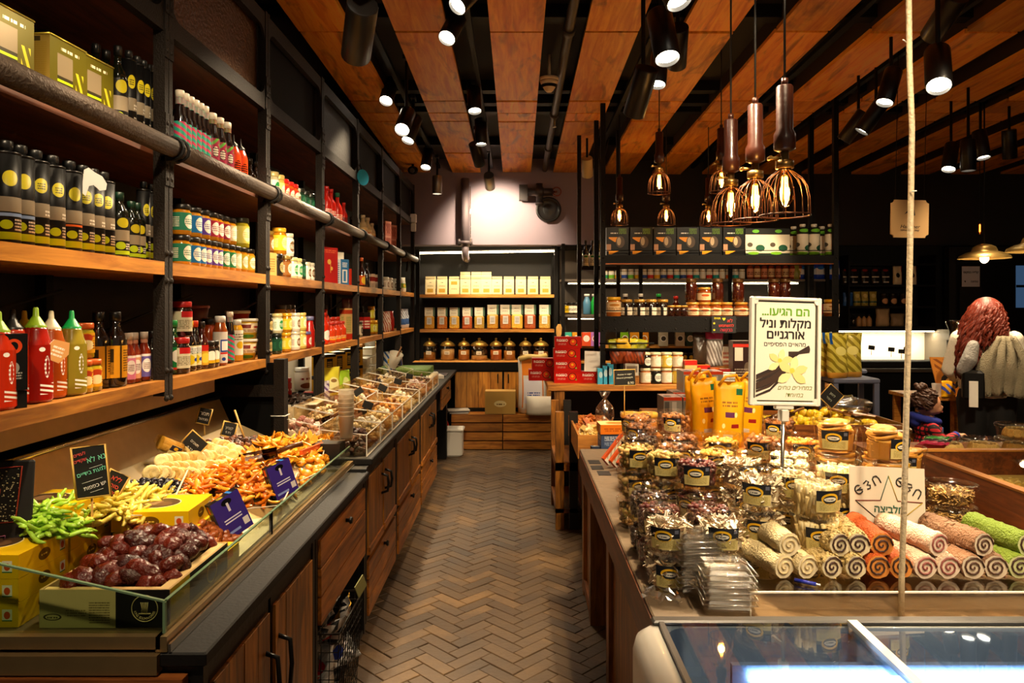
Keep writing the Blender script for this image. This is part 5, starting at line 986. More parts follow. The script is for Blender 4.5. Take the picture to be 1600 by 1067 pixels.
# jar of cookies lying in the figs
p=sl(268,722); o=ob('fig_pack',MB().rbox(-.05,.05,-.035,.035,0,.05,.012).mesh('fp',clear('#fff4d8',.15,.08,.7)),None,(p.x-.02,p.y,p.z+.035),(.4,.5,.9)); ob('filling',MB().tube([(-.04,0,.025),(.04,0,.025)],.024,12).mesh('fl',mat('#c89a3a',.5,bump=.5)),o); ob('label',MB().box(-.015,.025,-.0365,-.035,.005,.045).mesh('lb',label('fpl','#e8dca0',[('r',0,1,.5,1,'#1a1c40'),('e',.5,.75,.2,.15,'#e8b820')],.4)),o); tag(o,'clear pack of figs lying on the fig rows against the steel back','snack pack')
# ================================================================ ACRYLIC SWEET BINS ON THE WORKTOP
ACR=clear('#fffaf0',.06,.03,.55); EDGE=mat('#efe8d8',.15)
def bin_(x0,x1,y0,y1,z,hf,hb,mats,size,shape,lab,clab,n=150):
    """open acrylic bin, low at the front (+x), filled with sweets"""
    o=empty('acrylic_bin',((x0+x1)/2,(y0+y1)/2,z)); w,d=(x1-x0)/2,(y1-y0)/2; g=.003
    ob('front_wall',MB().box(w-g,w,-d,d,0,hf).mesh('fw',ACR),o); ob('back_wall',MB().box(-w,-w+g,-d,d,0,hb).mesh('bw',ACR),o); ob('floor_pane',MB().box(-w,w,-d,d,0,g).mesh('fp',ACR),o)
    for s in (-1,1):
        ys=s*d-(g if s>0 else 0); t=MB(); t.v=[(-w,ys,0),(w,ys,0),(w,ys,hf),(-w,ys,hb),(-w,ys+g,0),(w,ys+g,0),(w,ys+g,hf),(-w,ys+g,hb)]
        for i in ((0,1,2,3),(5,4,7,6),(0,4,5,1),(1,5,6,2),(2,6,7,3),(3,7,4,0)): t.face(i)
        so=ob('side_wall',t.mesh('sw',ACR),o); ob('edge',MB().bar((w,ys+g/2,hf),(-w,ys+g/2,hb),.004,.003).bar((w,ys+g/2,0),(w,ys+g/2,hf),.004,.004).mesh('e',EDGE),so)
    ob('edge',MB().bar((w,-d,hf),(w,d,hf),.004,.003).bar((w,-d,.002),(w,d,.002),.005,.004).mesh('e2',EDGE),o)
    tag(o,lab,'bin','acrylic bins on the worktop')
    f=lambda u,v: Vector((x0+.02+u*(x1-x0-.04),y0+.02+v*(y1-y0-.04),z+.02+(1-u)*(hb-hf)*.6))
    stuff('sweet_filling',mats,[(0,0),(1,0),(1,1),(0,1)],n,size,clab,'sweets',hf*.85,f,shape,0,.8); return o
C=lambda *c:[mat(q,.45,bump=.2) for q in c]
SW=[('chocolate chunks',C('#3a1c10','#4a2616','#2a120a'),.014,'chunk'),('white sugared almonds',C('#e8dcc0','#f0e8d4','#d8caa0'),.012,'ball'),('pale mixed nuts',C('#e0c890','#c8a060','#f0e4c0'),.012,'ball'),('caramel pieces',C('#b8742a','#d09a4a','#8a5020'),.013,'chunk'),('cream coloured sweets',C('#efe4c8','#e0d0a8'),.013,'chunk'),('brown wafer pieces',C('#5a3018','#7a4a24','#e8d8b8'),.013,'chip'),('pink and white nougat',C('#d8b0a0','#e8d8cc','#a8685a'),.014,'chunk'),('dark speckled sweets',C('#2a1a14','#e0d4c0','#6a4a34'),.012,'ball')]
zs=[3.47,3.83,4.19,4.56,4.94,5.34,5.76,6.2,6.65]
for i in range(8):
    s=SW[i]; bin_(-.945,-.722,zs[i],zs[i+1]-.012,.876,.105,.13,s[1],s[2],s[3],'clear acrylic bin of %s at the front edge of the worktop'%s[0],'%s filling a front acrylic bin'%s[0])
ord2=[6,2,5,1,3,7,4,0]
for i in range(8):
    s=SW[ord2[i]]; bin_(-1.19,-.955,zs[i]+.02,zs[i+1]-.0,.90,.12,.17,s[1],s[2],s[3],'clear acrylic bin of %s in the row under the wall shelving'%s[0],'%s filling a rear acrylic bin'%s[0],130)
tag(ob('bin_riser',MB().box(-1.2,-.955,3.46,6.7,.8755,.8995).mesh('ri',ACR)),'clear riser under the rear bins','riser')
for (x,y,Z,rz) in ((560,643,4.2,.6),(612,630,5.2,.4),(500,655,3.75,.2),(655,610,6.3,.5)): scoop(at(x,y,Z),rz,.9,'#7a4a22',-.3,'brown scoop resting on the acrylic sweet bins','scoops in the sweet bins')
for (x,y,Z,ro) in ((598,606,4.75,.5),(560,612,4.5,-.6),(575,633,4.1,.4),(622,596,5.4,.3),(640,588,6.0,.2)): chalk(at(x,y,Z),.06,.042,[],.5,ro,.06,'small black price card standing in the sweet bins',False)
for s in bpy.data.objects:
    if s.name.startswith('chalkboard_sign') and s.get('label','').startswith('small black price'): s['group']='price cards in the sweet bins'
# stacks of plastic cups
cupm=milky('#e4d8c0',.35)
o=empty('cup_stack',at(541,690,zX(541,-.80)))
o.location.z=.985
for k in range(7): ob('cup',MB().lathe([(.028,k*.02),(.036,k*.02+.1),(.038,k*.02+.101),(.038,k*.02+.105)],18,cap1=False).mesh('cup',cupm),o)
tag(o,'tall stack of translucent plastic cups standing on the front bin','cups'); o.location.z=.985
sup=tag(ob('cup_tray',MB().box(-.06,.06,-.07,.07,0,.004).mesh('ct',ACR),None,(o.location.x,o.location.y,.981)),'clear tray carrying the stack of plastic cups','tray')
# goods standing on the worktop under the shelves
WT=.876
def wt(kind,x,X,lab,cat,grp=None,dz=0,rz=A60,sc=None): return put(kind,(X,min(8.1,zX(x,X)),WT+dz),rz,sc,lab,cat,grp)
SPR=label('spr','#b0241a',[('r',0,1,0,.22,'#d89a20'),('t',.3,.7,.5,.7,'#f0e0c8',1)],.35); SPW=label('spw','#e4d8c8',[('t',.35,.7,.55,.75,'#8a2a1c',1),('e',.5,.25,.15,.15,'#7a3a18'),('r',.75,1,0,1,'#b0241a')],.35)
wt(carton('riser_box',.3,.2,.16,DARK),452,-1.44,'black riser box under the spread jars','box'); 
wt(jar('spread_jar',.045,.13,SPR,'#c01c14',None),444,-1.40,'chocolate spread jar with red lid','jar',None,.162); wt(jar('spread_jar',.05,.15,SPW,'#e8e4dc',None),472,-1.44,'large chocolate spread jar with white lid','jar',None,.162)
wt(jar('spread_jar',.045,.12,SPW,'#c01c14',None),484,-1.46,'white labelled spread jar beside the large one','jar',None)
BXW=mat('#e0d4b8',.6)
o=empty('liquorice_box',(-1.30,zX(462,-1.30)+.0,WT)); 
for a,b,c,d,nm in ((-.09,.09,-.12,-.115,'front_wall'),(-.09,.09,.115,.12,'back_wall'),(-.09,-.085,-.115,.115,'side_wall'),(.085,.09,-.115,.115,'side_wall')): ob(nm,MB().box(a,b,c,d,0,.16).mesh('w',BXW),o)
ob('open_flap',MB().box(.09,.15,-.11,.11,.158,.162).mesh('fl',BXW),o,(0,0,0),(0,0,0)); tag(o,'open white box of dark sticks at the display end','box')
STK=MB().tube([(-.05,0,0),(0,.006,.003),(.05,0,0)],.008,6).mesh('stick',mat('#2a1a10',.4,bump=.5,var=.3)); f=lambda x,y: Vector((o.location.x+x,o.location.y+y,WT+.15))
pile('carob_stick',[STK],[(-.07,-.1),(.07,-.1),(.07,.1),(-.07,.1)],60,0,'dark wrinkled carob stick heaped in the white box','carob','carob sticks',.35,(.8,1.1),.05,f=f)
GT=label('gtin','#c89a1c',[('r',.3,.75,.15,.8,'#1a1410'),('t',.35,.7,.25,.7,'#d8b04a',5),('r',0,1,.86,1,'#181410')],.35)
for k,x in enumerate((506,522,538,551)): wt(carton('biscuit_tin',.13,.12,.16,GT),x,-1.46,'gold and black biscuit carton standing on a riser under the shelf','carton','gold biscuit cartons',.2-.0); 
for k,x in enumerate((506,522,538,551)): wt(carton('biscuit_tin',.13,.12,.198,GT),x,-1.46,'gold and black biscuit carton in the lower layer','carton','gold biscuit cartons below')
CHIPS=label('chips','#d8cf3a',[('e',.5,.5,.3,.22,'#e8e0a0'),('r',0,1,0,.2,'#7a3a70'),('e',.5,.62,.16,.05,'#8a6a3a'),('r',.2,.8,.28,.34,'#5a2a60')],.3)
wt(pouch('chips_bag',.17,.08,.24,CHIPS,wr=.012),517,-1.29,'yellow chips bag with purple foot under the shelves','bag',None,.06); wt(pouch('chips_bag',.12,.07,.2,label('chg','#9ac02a',[('e',.5,.5,.3,.25,'#d8e08a')],.3),wr=.012),537,-1.285,'lime green snack bag beside the chips bag','bag',None,.05); wt(pouch('chips_bag',.12,.07,.2,label('chw','#cfc8d0',[('s',0,1,.1,.9,'#6a4a80',4,2)],.3),wr=.012),504,-1.28,'white and purple snack bag beside the iron post','bag',None,.03)
for nm,x in (('a',517),('b',537),('c',504)): tag(ob('riser_block',MB().box(-.07,.07,-.06,.06,0,.029 if nm=='c' else (.049 if nm=='b' else .059)).mesh('rb',ACR),None,(-1.285,zX(x,-1.285),WT)),'clear riser block under a snack bag','riser','riser blocks')
CL=clear('#fff8e8',.14,.12,.6)
for i,x in enumerate((563,573,584)):
    for k in range(3+(i==1)): 
        q=put(['clear_tub',MB().rbox(-.075,.075,-.075,.075,0,.075,.012).mesh('ct',milky('#efe6cc',.25)),('lid',MB().rbox(-.08,.08,-.08,.08,.072,.082,.004).mesh('l',milky('#f4eedc',.2)))],(-1.44,zX(x,-1.44),WT+.083*k),PI/2,None,'translucent square tub stacked under the bright led','tub','translucent tubs')
sj('brown',[566],WT,.2,'on the translucent tubs',dz=.34,sc=.8); sj('brown',[590],WT,.2,'on the translucent tubs near the post',dz=.26,sc=.8)
wt(pouch('snack_bag',.13,.06,.26,label('sb9','#e8ecf0',[('s',0,1,0,1,'#2a5aa0',3,2),('e',.5,.6,.2,.12,'#d8b020')],.3),wr=.01),606,-1.32,'tall white and blue bag hanging by the bins','bag',None,.0)
wt(pouch('snack_bag',.13,.06,.22,label('sb10','#c8a878',[('r',.2,.8,.2,.6,'#2a3a80')],.4),wr=.01),628,-1.33,'tan bag with blue label by the bins','bag'); wt(pouch('snack_bag',.15,.08,.2,mat('#8a7a4a',.5),wr=.01),640,-1.36,'olive paper bag at the end of the bins','bag')
o=ob('plastic_funnel',MB().lathe([(.03,0),(.06,.13),(.062,.135)],16,cap1=False).mesh('fn',milky('#e8e2d0',.3)),None,(-1.08,6.25,1.07),(.3,.35,0)); ob('tongs_handle',MB().tube([(0,0,.02),(.02,.02,.2)],.006,6).mesh('th',mat('#8a5a2a',.5)),o); tag(o,'translucent cup holding tongs on the rear bins','cup')
# green rolls tray and till things at the far end
tag(ob('sweets_tray',MB().rbox(-.2,.2,-.3,.3,0,.06,.01).mesh('st',mat('#e0d8c0',.4)),None,(-1.0,7.05,WT)),'white tray of green sweet rolls near the desk end','tray')
GR=MB().tube([(-.16,0,0),(.16,0,0)],.035,14).mesh('gr',mat('#5a7a2a',.6,bump=.8,bscale=60))
for k in range(5): tag(ob('sweet_roll',GR,None,(-1.0,6.83+.105*k,WT+.096)),'green coated sweet roll lying across the white tray','sweet roll','green sweet rolls in the tray')
tag(ob('document_tray',MB().rbox(-.12,.12,-.15,.15,0,.012,.003).mesh('dt',mat('#3a3a42',.4)),None,(-.85,7.55,WT)),'grey flat folder on the desk end','folder')
tag(ob('paper_bag_pile',MB().rbox(-.1,.1,-.1,.1,0,.035,.004).mesh('pp',PAPER),None,(-.85,7.25,WT),(0,0,.3)),'pile of white paper bags on the desk end','paper')
# wire basket of packets in the open bay
o=empty('wire_basket',(-.80,2.80,.0)); wm=mat('#17140f',.4,.6); bw,bd,bh=.16,.20,.42
for side in (0,1,2,3):
    t=MB(); L_=(bw if side in(0,2) else bd); 
    def pt(u,z): 
        q=.85+.15*z/bh
        return {0:(u*bw*q,-bd*q,z),1:(bw*q,u*bd*q,z),2:(u*bw*q,bd*q,z),3:(-bw*q,u*bd*q,z)}[side]
    for k in range(11): u=-1+.2*k; t.tube([pt(u,.01),pt(u,bh)],.0018,4)
    for k in range(13): z=.01+(bh-.01)*k/12; t.tube([pt(-1,z),pt(1,z)],.0018 if k<12 else .004,4)
    ob('wire_side',t.mesh('ws',wm),o)
ob('wire_base',MB().box(-bw*.85,bw*.85,-bd*.85,bd*.85,.004,.010).mesh('wb',wm),o); ob('price_card',MB().box(-.03,.035,-.002,.002,-.02,.04).mesh('pc',mat('#8f8f5a',.6)),o,(.17,.12,bh+.04),(0,-.5,1.2)); tag(o,'black wire basket in the open bay of the counter','basket')
PK=[pouch('sweet_packet',.14,.05,.2,label('pk%d'%i,c,[('s',0,1,.1,.9,c2,4,3),('e',.5,.6,.25,.15,c3)],.25),wr=.02) for i,(c,c2,c3) in enumerate((('#c8c4c0','#2a2a2a','#c01c14'),('#1c1a18','#3a3634','#8a8680'),('#e0dcd4','#b8b4b0','#c82018'),('#d0c8c0','#1c1c20','#d8a818'),('#8a8884','#d8d4d0','#2a3a90')))]
for k in range(16): put(PK[k%5],(-.80+R.uniform(-.06,.06),2.80+R.uniform(-.1,.1),.04+.026*k),0,None,'crumpled shiny sweet packet in the wire basket','packet','sweet packets in the wire basket',rot=(R.uniform(.2,1.2),R.uniform(-.6,.6),R.uniform(0,6)))
# ================================================================ NUT TABLE
TH=.79; STONE=mat('#6f5d48',.45,bump=.25,bscale=35,var=.2)
o=empty('nut_table',(1.0,3.0,0)); tx0,tx1,ty0,ty1=.355-1.0,1.62-1.0,1.84-3.0,4.1-3.0
ob('table_top',MB().rbox(tx0,tx1,ty0,ty1,TH-.035,TH,.004).mesh('tt',STONE),o)
ob('apron',MB().box(tx0-.004,tx0+.03,ty0,ty1,TH-.13,TH-.012).mesh('ap',W_TABLE),o); ob('apron',MB().box(tx1-.03,tx1+.004,ty0,ty1,TH-.13,TH-.012).mesh('ap',W_TABLE),o); ob('apron',MB().box(tx0+.03,tx1-.03,ty1-.03,ty1+.004,TH-.13,TH-.012).mesh('ap',W_TABLEX),o); ob('apron',MB().box(tx0+.03,tx1-.03,ty0-.004,ty0+.03,TH-.13,TH-.012).mesh('ap',W_TABLEX),o)
for y in (ty0+.02,-.1,.62,ty1-.1):
    for x in (tx0+.012,tx1-.092): ob('leg',MB().box(x,x+.08,y,y+.08,0,TH-.035).mesh('lg',W_DOOR),o)
for a,b in ((ty0+.1,-.1),(.70,ty1-.1)):
    ob('side_panel',MB().box(tx0+.03,tx0+.05,a,b,.06,TH-.13).mesh('sp',W_DOOR),o); ob('panel_rail',MB().box(tx0+.012,tx0+.055,a,b,.03,.09).mesh('pr',W_DRAW),o)
ob('inner_wall',MB().box(tx0+.1,tx1-.1,ty0+.12,ty1-.12,.02,TH-.14).mesh('iw',DARK),o); tag(o,'dark wooden table with a stone top carrying the tubs of nuts','table')
# --- tubs
TR,TBR,THh=.071,.062,.100
PLAS=clear('#fffaf0',.035,.05,.38)
tub_body=MB().lathe([(TBR*.96,.0),(TBR,.004),(TR,THh-.012),(TR+.003,THh-.010),(TR+.003,THh-.004),(TR,THh-.003)],24,cap1=False).mesh('tub_body',PLAS)
tub_lid=MB().lathe([(.0005,THh-.001),(TR-.012,THh-.001),(TR-.010,THh+.004),(TR+.003,THh+.004),(TR+.0045,THh+.001),(TR+.0045,THh-.006)],24,cap0=False,cap1=False).mesh('tub_lid',clear('#ffffff',.07,.08,.5))
TUBL=label('nutlabel','#c8b878',[('r',0,1,.52,1,'#14161e'),('e',.45,.62,.3,.26,'#e0b020'),('e',.45,.58,.24,.2,'#14161e'),('e',.45,.6,.22,.1,'#d8d4c8'),('t',.32,.6,.56,.64,'#14161e',1),('t',.1,.9,.08,.45,'#8a7a40',6),('r',.82,.95,.75,.92,'#5a5e70')],.45)
tm=MB().lathe([(TBR+.0035,.016),(TR+.0005,THh-.022)],6,u0=.40,u1=.60,cap0=False,cap1=False); tm.uv=[[((p[0]-.4)/.2,p[1]) for p in f] for f in tm.uv]; tub_label=tm.mesh('tub_label',TUBL)
TUBK=['nut_tub',tub_body,('lid',tub_lid),('label',tub_label)]
def fill(n,mats,shape,size,seed,top=.072,core=None):
    r=random.Random(seed); t=MB(); h0=.006
    t.lathe([(TBR-.010,h0),(TBR-.006,top-.012)],12,len(mats)-1 if core is None else core,sm=False)
    for i in range(n):
        a=r.uniform(0,2*PI)
        if i<n*.68: rr=.0; z=r.uniform(h0+size*.7,top); rad=TBR+(TR-TBR)*z/THh-.004-size*.75; rr=rad
        else: rr=(TBR-.008)*math.sqrt(r.random()); z=top+r.uniform(-.004,size*.5)
        M=T(rr*math.cos(a),rr*math.sin(a),z)@Euler((r.uniform(-1,1),r.uniform(-1,1),r.uniform(0,6))).to_matrix().to_4x4(); s=size*r.uniform(.8,1.15); m=r.randrange(len(mats)-(shape=='flake'))
        if shape=='nut': t.add(MB().ball((0,0,0),s,7,4,m,sc=(1.4,.85,.8),bump=.25,seed=i%5),M)
        elif shape=='ball': t.add(MB().ball((0,0,0),s,6,4,m),M)
        elif shape=='flake': t.add(MB().prism([(-s*1.6,-s*.2),(0,-s*.6),(s*1.6,-s*.1),(s*1.2,s*.3),(0,s*.1),(-s*1.3,s*.35)],-s*.1,s*.1,m,ms=len(mats)-1),M)
        elif shape=='stick': t.add(MB().tube([(0,0,-s*1.8),(s*.2,0,0),(0,0,s*1.8)],s*.33,5,m),T(rr*math.cos(a),rr*math.sin(a),min(z,top-s))@Euler((r.uniform(-.35,.35),r.uniform(-.35,.35),0)).to_matrix().to_4x4())
        elif shape=='ring': t.add(MB().lathe([(s*.35,-s*.12),(s,-s*.15),(s*1.05,s*.1),(s*.4,s*.12)],10,m),T(rr*.45*math.cos(a),rr*.45*math.sin(a),z)@Euler((r.uniform(-.25,.25),r.uniform(-.25,.25),0)).to_matrix().to_4x4())
        elif shape=='leaf': t.add(MB().box(-s*1.5,s*1.5,-s*.3,s*.3,-s*.25,s*.25,m),M)
    return t.mesh('filling',mats)
mm=lambda *c:[mat(q,.5,bump=.15) for q in c]
FILL={'coconut':(fill(150,mm('#efe6d0','#f2ecdc','#e2d6bc','#8a6a48'),'flake',.0145,1,core=0),'curled coconut chips'),
 'pistachio':(fill(110,mm('#c8a468','#b08a50','#8a7a3a'),'nut',.0105,2),'pistachio nuts'),'cranberry':(fill(150,mm('#4a0c0c','#5a1210','#320808'),'ball',.0085,3),'dark dried cranberries'),
 'raisin':(fill(150,mm('#2a120c','#3a1a10','#1c0c08'),'ball',.0085,4),'dark raisins'),'walnut':(fill(95,mm('#8a5424','#a86c34','#5e3414'),'nut',.0135,5),'walnut halves'),
 'cashew':(fill(110,mm('#c89a3a','#d8b058','#a87a2a'),'nut',.011,6),'golden cashews'),'white sticks':(fill(150,mm('#e0cf9c','#e8dcb4','#d0ba80'),'stick',.016,7),'pale candied sticks'),
 'apple':(fill(60,mm('#c88c2a','#d8a444','#b07820'),'ring',.036,8),'dried apple rings'),'apricot':(fill(90,mm('#d07a18','#e0902a','#c06a10'),'nut',.013,9),'orange dried apricots'),
 'white powder':(fill(170,mm('#efe4c4','#e8dab0'),'ball',.007,10),'pale grated coconut'),'hazelnut':(fill(110,mm('#6a3c18','#8a5426','#4e2a10'),'ball',.011,11),'roasted hazelnuts'),'seeds':(fill(330,mm('#b8924a','#8a6a30','#d0b070','#6a4c20'),'leaf',.0062,12,.066),'mixed roasted seeds')}
stacks=[(1043,797,2,'coconut'),(1115,797,2,'coconut'),(1031,779,2,'cranberry'),(1104,779,2,'cranberry'),(1019,763,2,'raisin'),(1094,719,3,'cranberry'),(1019,707,3,'pistachio'),(1008,690,3,'pistachio'),(1070,690,3,'hazelnut'),(1133,694,3,'cashew'),
 (1002,672,3,'raisin'),(1064,672,3,'hazelnut'),(1126,676,3,'cashew'),(994,643,3,'walnut'),(1056,641,3,'walnut'),(1195,640,3,'walnut'),(1002,656,3,'hazelnut'),
 (1186,736,3,'coconut'),(1265,751,3,'white sticks'),(1324,728,3,'white sticks'),(1228,722,3,'white powder'),(1276,712,3,'white powder'),(1178,704,3,'coconut'),(1240,704,3,'white powder'),(1352,716,3,'apple'),(1300,705,3,'apple'),(1322,669,4,'apple'),(1397,669,4,'apple'),(1253,678,3,'apricot'),(1192,676,3,'walnut'),(1400,700,3,'apple'),(1157,740,2,'coconut')]
pos=[]
for x,y,L,k in stacks:
    h=TH+.106*L; Z=zH(y,h); pos.append([ (x-VX)/FPX*Z, Z, L,k])
for it in range(120):
    for i in range(len(pos)):
        for j in range(i):
            a,b=pos[i],pos[j]; dx,dy=a[0]-b[0],a[1]-b[1]; d=math.hypot(dx,dy) or 1e-4
            if d<.153:
                q=(.153-d)/2; dx/=d; dy/=d; a[0]+=dx*q;a[1]+=dy*q;b[0]-=dx*q;b[1]-=dy*q
    for a in pos: a[0]=max(.44,min(1.52,a[0])); a[1]=max(2.31 if a[0]>.93 else 2.1,min(3.24 if .76<a[0]<1.28 else 3.95,a[1]))
for X,Y,L,k in pos:
    me,nm=FILL[k]
    for l in range(L):
        z=TH+.0005+.106*l; rz=R.uniform(-.9,.5)
        lv='on top of its stack' if l==L-1 else ('at the foot of its stack' if l==0 else 'in the middle of its stack')
        put(TUBK,(X,Y,z),rz,None,'clear plastic tub of %s %s'%(nm,lv),'tub','tubs of '+nm)
        tag(ob('tub_filling',me,None,(X,Y,z+.002),(0,0,R.uniform(0,6))),'%s filling a clear tub %s'%(nm,lv),'food','fillings of '+nm,kind='stuff')
# shallow seed tubs
sb=MB().lathe([(.066,0),(.068,.003),(.076,.056),(.080,.058),(.080,.062)],24,cap1=False).mesh('sb',PLAS); sl_=MB().lathe([(.0005,.066),(.066,.066),(.068,.072),(.081,.071),(.082,.058)],24,cap0=False,cap1=False).mesh('slid',clear('#ffffff',.07,.08,.5))
p0=at(1487,747,2.42)
for l in range(3):
    X,Y,z=p0.x+(.0,.005,.008)[l]-.01,2.42,TH+.0005+.0735*l
    put(['seed_tub',sb,('lid',sl_)],(X,Y,z),0,None,'shallow clear tub of roasted seeds '+('at the foot of its stack','in the middle of its stack','on top of its stack')[l],'tub','shallow seed tubs'); tag(ob('seed_filling',FILL['seeds'][0],None,(X,Y,z+.002),(0,0,l*2),(1.02,1.02,.72)),'roasted seeds filling a shallow tub','food','fillings of seeds',kind='stuff')
# square walnut packs beside / packets
SLP=label('slp','#e0d8c8',[('r',.0,.25,0,1,'#c8501c'),('s',.25,1,.1,.9,'#b8a890',5,2),('r',.7,.95,.05,.35,'#20201c')],.4)
for k in range(3): put(carton('snack_carton',.05,.02,.17,SLP,mat('#c8501c',.4)),(.44+.03*k,3.62-.05*k,TH+.03),0,None,'long orange and white carton leaning at the table corner','carton','orange and white cartons',rot=(-.2,.85,.35))
for k,(x,y) in enumerate(((.40,3.75),(.40,3.62),(.42,3.5))): tag(ob('price_tile',MB().box(-.03,.03,-.045,.045,0,.002).mesh('pt',mat('#17130f',.5)),None,(x,y,TH)),'small black square tile lying on the stone table corner','tile','black tiles on the table')
# --- yellow coffee bags
YBAG=label('ybag','#e0a010',[('r',.35,.65,.46,.54,'#5a2a50'),('r',.55,.8,.3,.36,'#8a1c1c'),('r',.3,.6,.14,.2,'#b8b0a0'),('e',.7,.5,.05,.04,'#f0d890'),('e',.3,.33,.05,.04,'#f0d890'),('t',.25,.75,.62,.72,'#8a5a10',2),('r',.7,.9,.8,.9,'#1c5a3a')],.3)
bagk=pouch('nut_bag',.15,.08,.31,YBAG,mat('#d89410',.35),wr=.012)
for x,Z,rz,tl in ((1104,3.62,.25,-.06),(1137,3.45,-.1,.03),(1165,3.62,-.35,.08),(1090,3.78,.5,-.05)):
    X=(x-VX)/FPX*Z; q=put(bagk,(X,Z,.93),0,None,'bright yellow stand-up nut bag with purple and red print','bag','yellow nut bags',rot=(0,tl,rz)); ob('handle_flap',MB().tube([(-.05,0,.29),(-.02,-.01,.335),(.03,0,.34),(.055,.01,.295)],.008,6).mesh('hf',mat('#d89410',.35)),q)
tag(ob('bag_riser',MB().box(.86,1.18,3.36,3.9,TH,.929).mesh('br',W_CRATE)),'wooden riser under the yellow bags','riser')
# --- vanilla sign on a pole
p=at(1226.5,549,2.3); o=empty('vanilla_sign',p); o.rotation_euler=(-.03,.03,.10); WF=mat('#e9e2d6',.35); w,h=.117,.172
fr=MB()
for a,b,c,d in ((-w,-w+.012,-h,h),(w-.012,w,-h,h),(-w+.012,w-.012,-h,-h+.012),(-w+.012,w-.012,h-.012,h)): fr.rbox(a,b,-.009,.009,c,d,.003)
for sx in (-1,1):
    for sz in (-1,1): fr.tube([(sx*(w-.012),-.008,sz*(h-.012)),(sx*(w-.012),.008,sz*(h-.012))],.012,10)
ob('frame',fr.mesh('frame',WF),o); ob('backing',MB().box(-w+.01,w-.01,-.001,.004,-h+.01,h-.01).mesh('bk',mat('#4a4636',.5)),o)
pw,ph=.098,.155; pap=ob('poster',MB().box(-pw,pw,-.003,-.001,-ph,ph).mesh('poster',mat('#ece3cf',.55)),o)
GT_=mat('#5f9a1c',.6); BT=mat('#1c120e',.6); OLT=mat('#6f7a30',.6)
for tx,x,z,s,m,b in (('הם הגיעו...',0,.125,.037,GT_,.001),('מקלות וניל',0,.087,.039,BT,.001),('אורגניים',0,.052,.039,BT,.001),('מהאיים הפסיפיים',-.002,.022,.0195,BT,0)):
    q=ob('lettering',text_mesh(tx,s,m,True,.0004,b),pap,(x,-.0036,z)); wd=q.dimensions.x
for tx,x,z in (('במחירים נוחים',.032,-.115),('במיוחד!',.03,-.138)): ob('handwriting',text_mesh(tx,.019,OLT,True,.0003,0,shear=.3),pap,(x,-.0036,z))
def flat(poly,m,z,name): 
    t=MB(); t.prism(poly,0,.0006,M=Matrix.Rotation(PI/2,4,'X')); ob(name,t.mesh(name,m),pap,(0,z,0))
pet=mat('#efe2a4',.6); pet2=mat('#e6d48a',.6); pod=mat('#26150e',.6); pod2=mat('#3a2214',.6)
def petal(cx,cz,a,L,wd): 
    P=[]
    for u,v in ((0,0),(.25,.6),(.55,1.),(.8,.75),(1,0),(.8,-.75),(.55,-1),(.25,-.6)):
        x,y=u*L,v*wd/2; P.append((cx+x*math.cos(a)-y*math.sin(a),cz+x*math.sin(a)+y*math.cos(a)))
    return P
r3=random.Random(3)
for k in range(16):
    y=-.06-.004*k+r3.uniform(-.01,.01); flat([(-.096,y-.012),(-.05,y+.008),(.0,y*.4-.018+.006),(.002,y*.4-.025),(-.05,y+.0),(-.096,y-.018)],pod if k%2 else pod2,-.0032-.00005*k,'vanilla_pod')
for k in range(10):
    a=.2+.07*k; flat([(.01,.0-.002*k),(.03+.05*math.cos(a-.5),-.005+.035*math.sin(a)),(.032+.05*math.cos(a-.5),-.010+.035*math.sin(a)),(.014,-.012-.002*k)],pod if k%2 else pod2,-.0032-.00005*k,'vanilla_pod')
for cx,cz,sc_,zz in ((-.018,-.035,.8,-.0040),(.022,-.068,1.,-.0045)):
    for i,a in enumerate((.35,1.35,2.5,3.7,5.7)): flat(petal(cx,cz,a,.055*sc_,.028*sc_),pet if i%2 else pet2,zz-.00006*i,'vanilla_petal')
    flat(petal(cx-.004,cz-.002,1.2,.02*sc_,.018*sc_),mat('#e8c84a',.6),zz-.0005,'flower_throat')
ob('pole',MB().tube([(0,.004,-h),(-.004,.004,TH-p.z)],.006,10).mesh('pole',CHROME),o); ob('clamp',MB().rbox(-.03,.03,-.006,.014,-h-.012,-h+.006,.003).rbox(-.012,.012,-.012,.02,-h-.05,-h-.012,.003).mesh('cl',milky('#e8e4d8',.2)),o)
tag(o,'white framed vanilla poster on a chrome pole among the nut tubs','sign')
# --- star sign
p=at(1387,790,2.215); o=ob('star_sign',MB().box(-.117,.117,0,.004,-.115,.115).mesh('ss',mat('#d9cdb8',.6)),None,(p.x,p.y,p.z),(-.12,.045,.02)); cs={'g':'#3a5a48','y':'#a8901c','r':'#7a2a24','k':'#26301e'}
pts=[]
for k in range(10):
    a=PI/2+k*PI/5; r_=.112 if k%2==0 else .046; pts.append((r_*math.cos(a)*.98+.004,r_*math.sin(a)-.022))
cols=['g','r','k','k','k','k','y','y','r','y']
for k in range(10):
    a,b=pts[k],pts[(k+1)%10]; ob('star_line',MB().tube([(a[0],-.001,a[1]),(b[0],-.001,b[1])],.0014,5).mesh('sl',mat(cs[cols[k]],.7)),o)
for tx,x,z,s,c,a in (('חלביצה',.004,-.012,.030,'#2f5a44',.03),('9.9 סח',.0,-.048,.013,'#17140f',.03),('ל־100 גרם',0,-.064,.010,'#17140f',.03)): ob('lettering',text_mesh(tx,s,mat(c,.7),tx!='9.9 סח',.0004,.0006),o,(x,-.0012,z),(0,a,0))
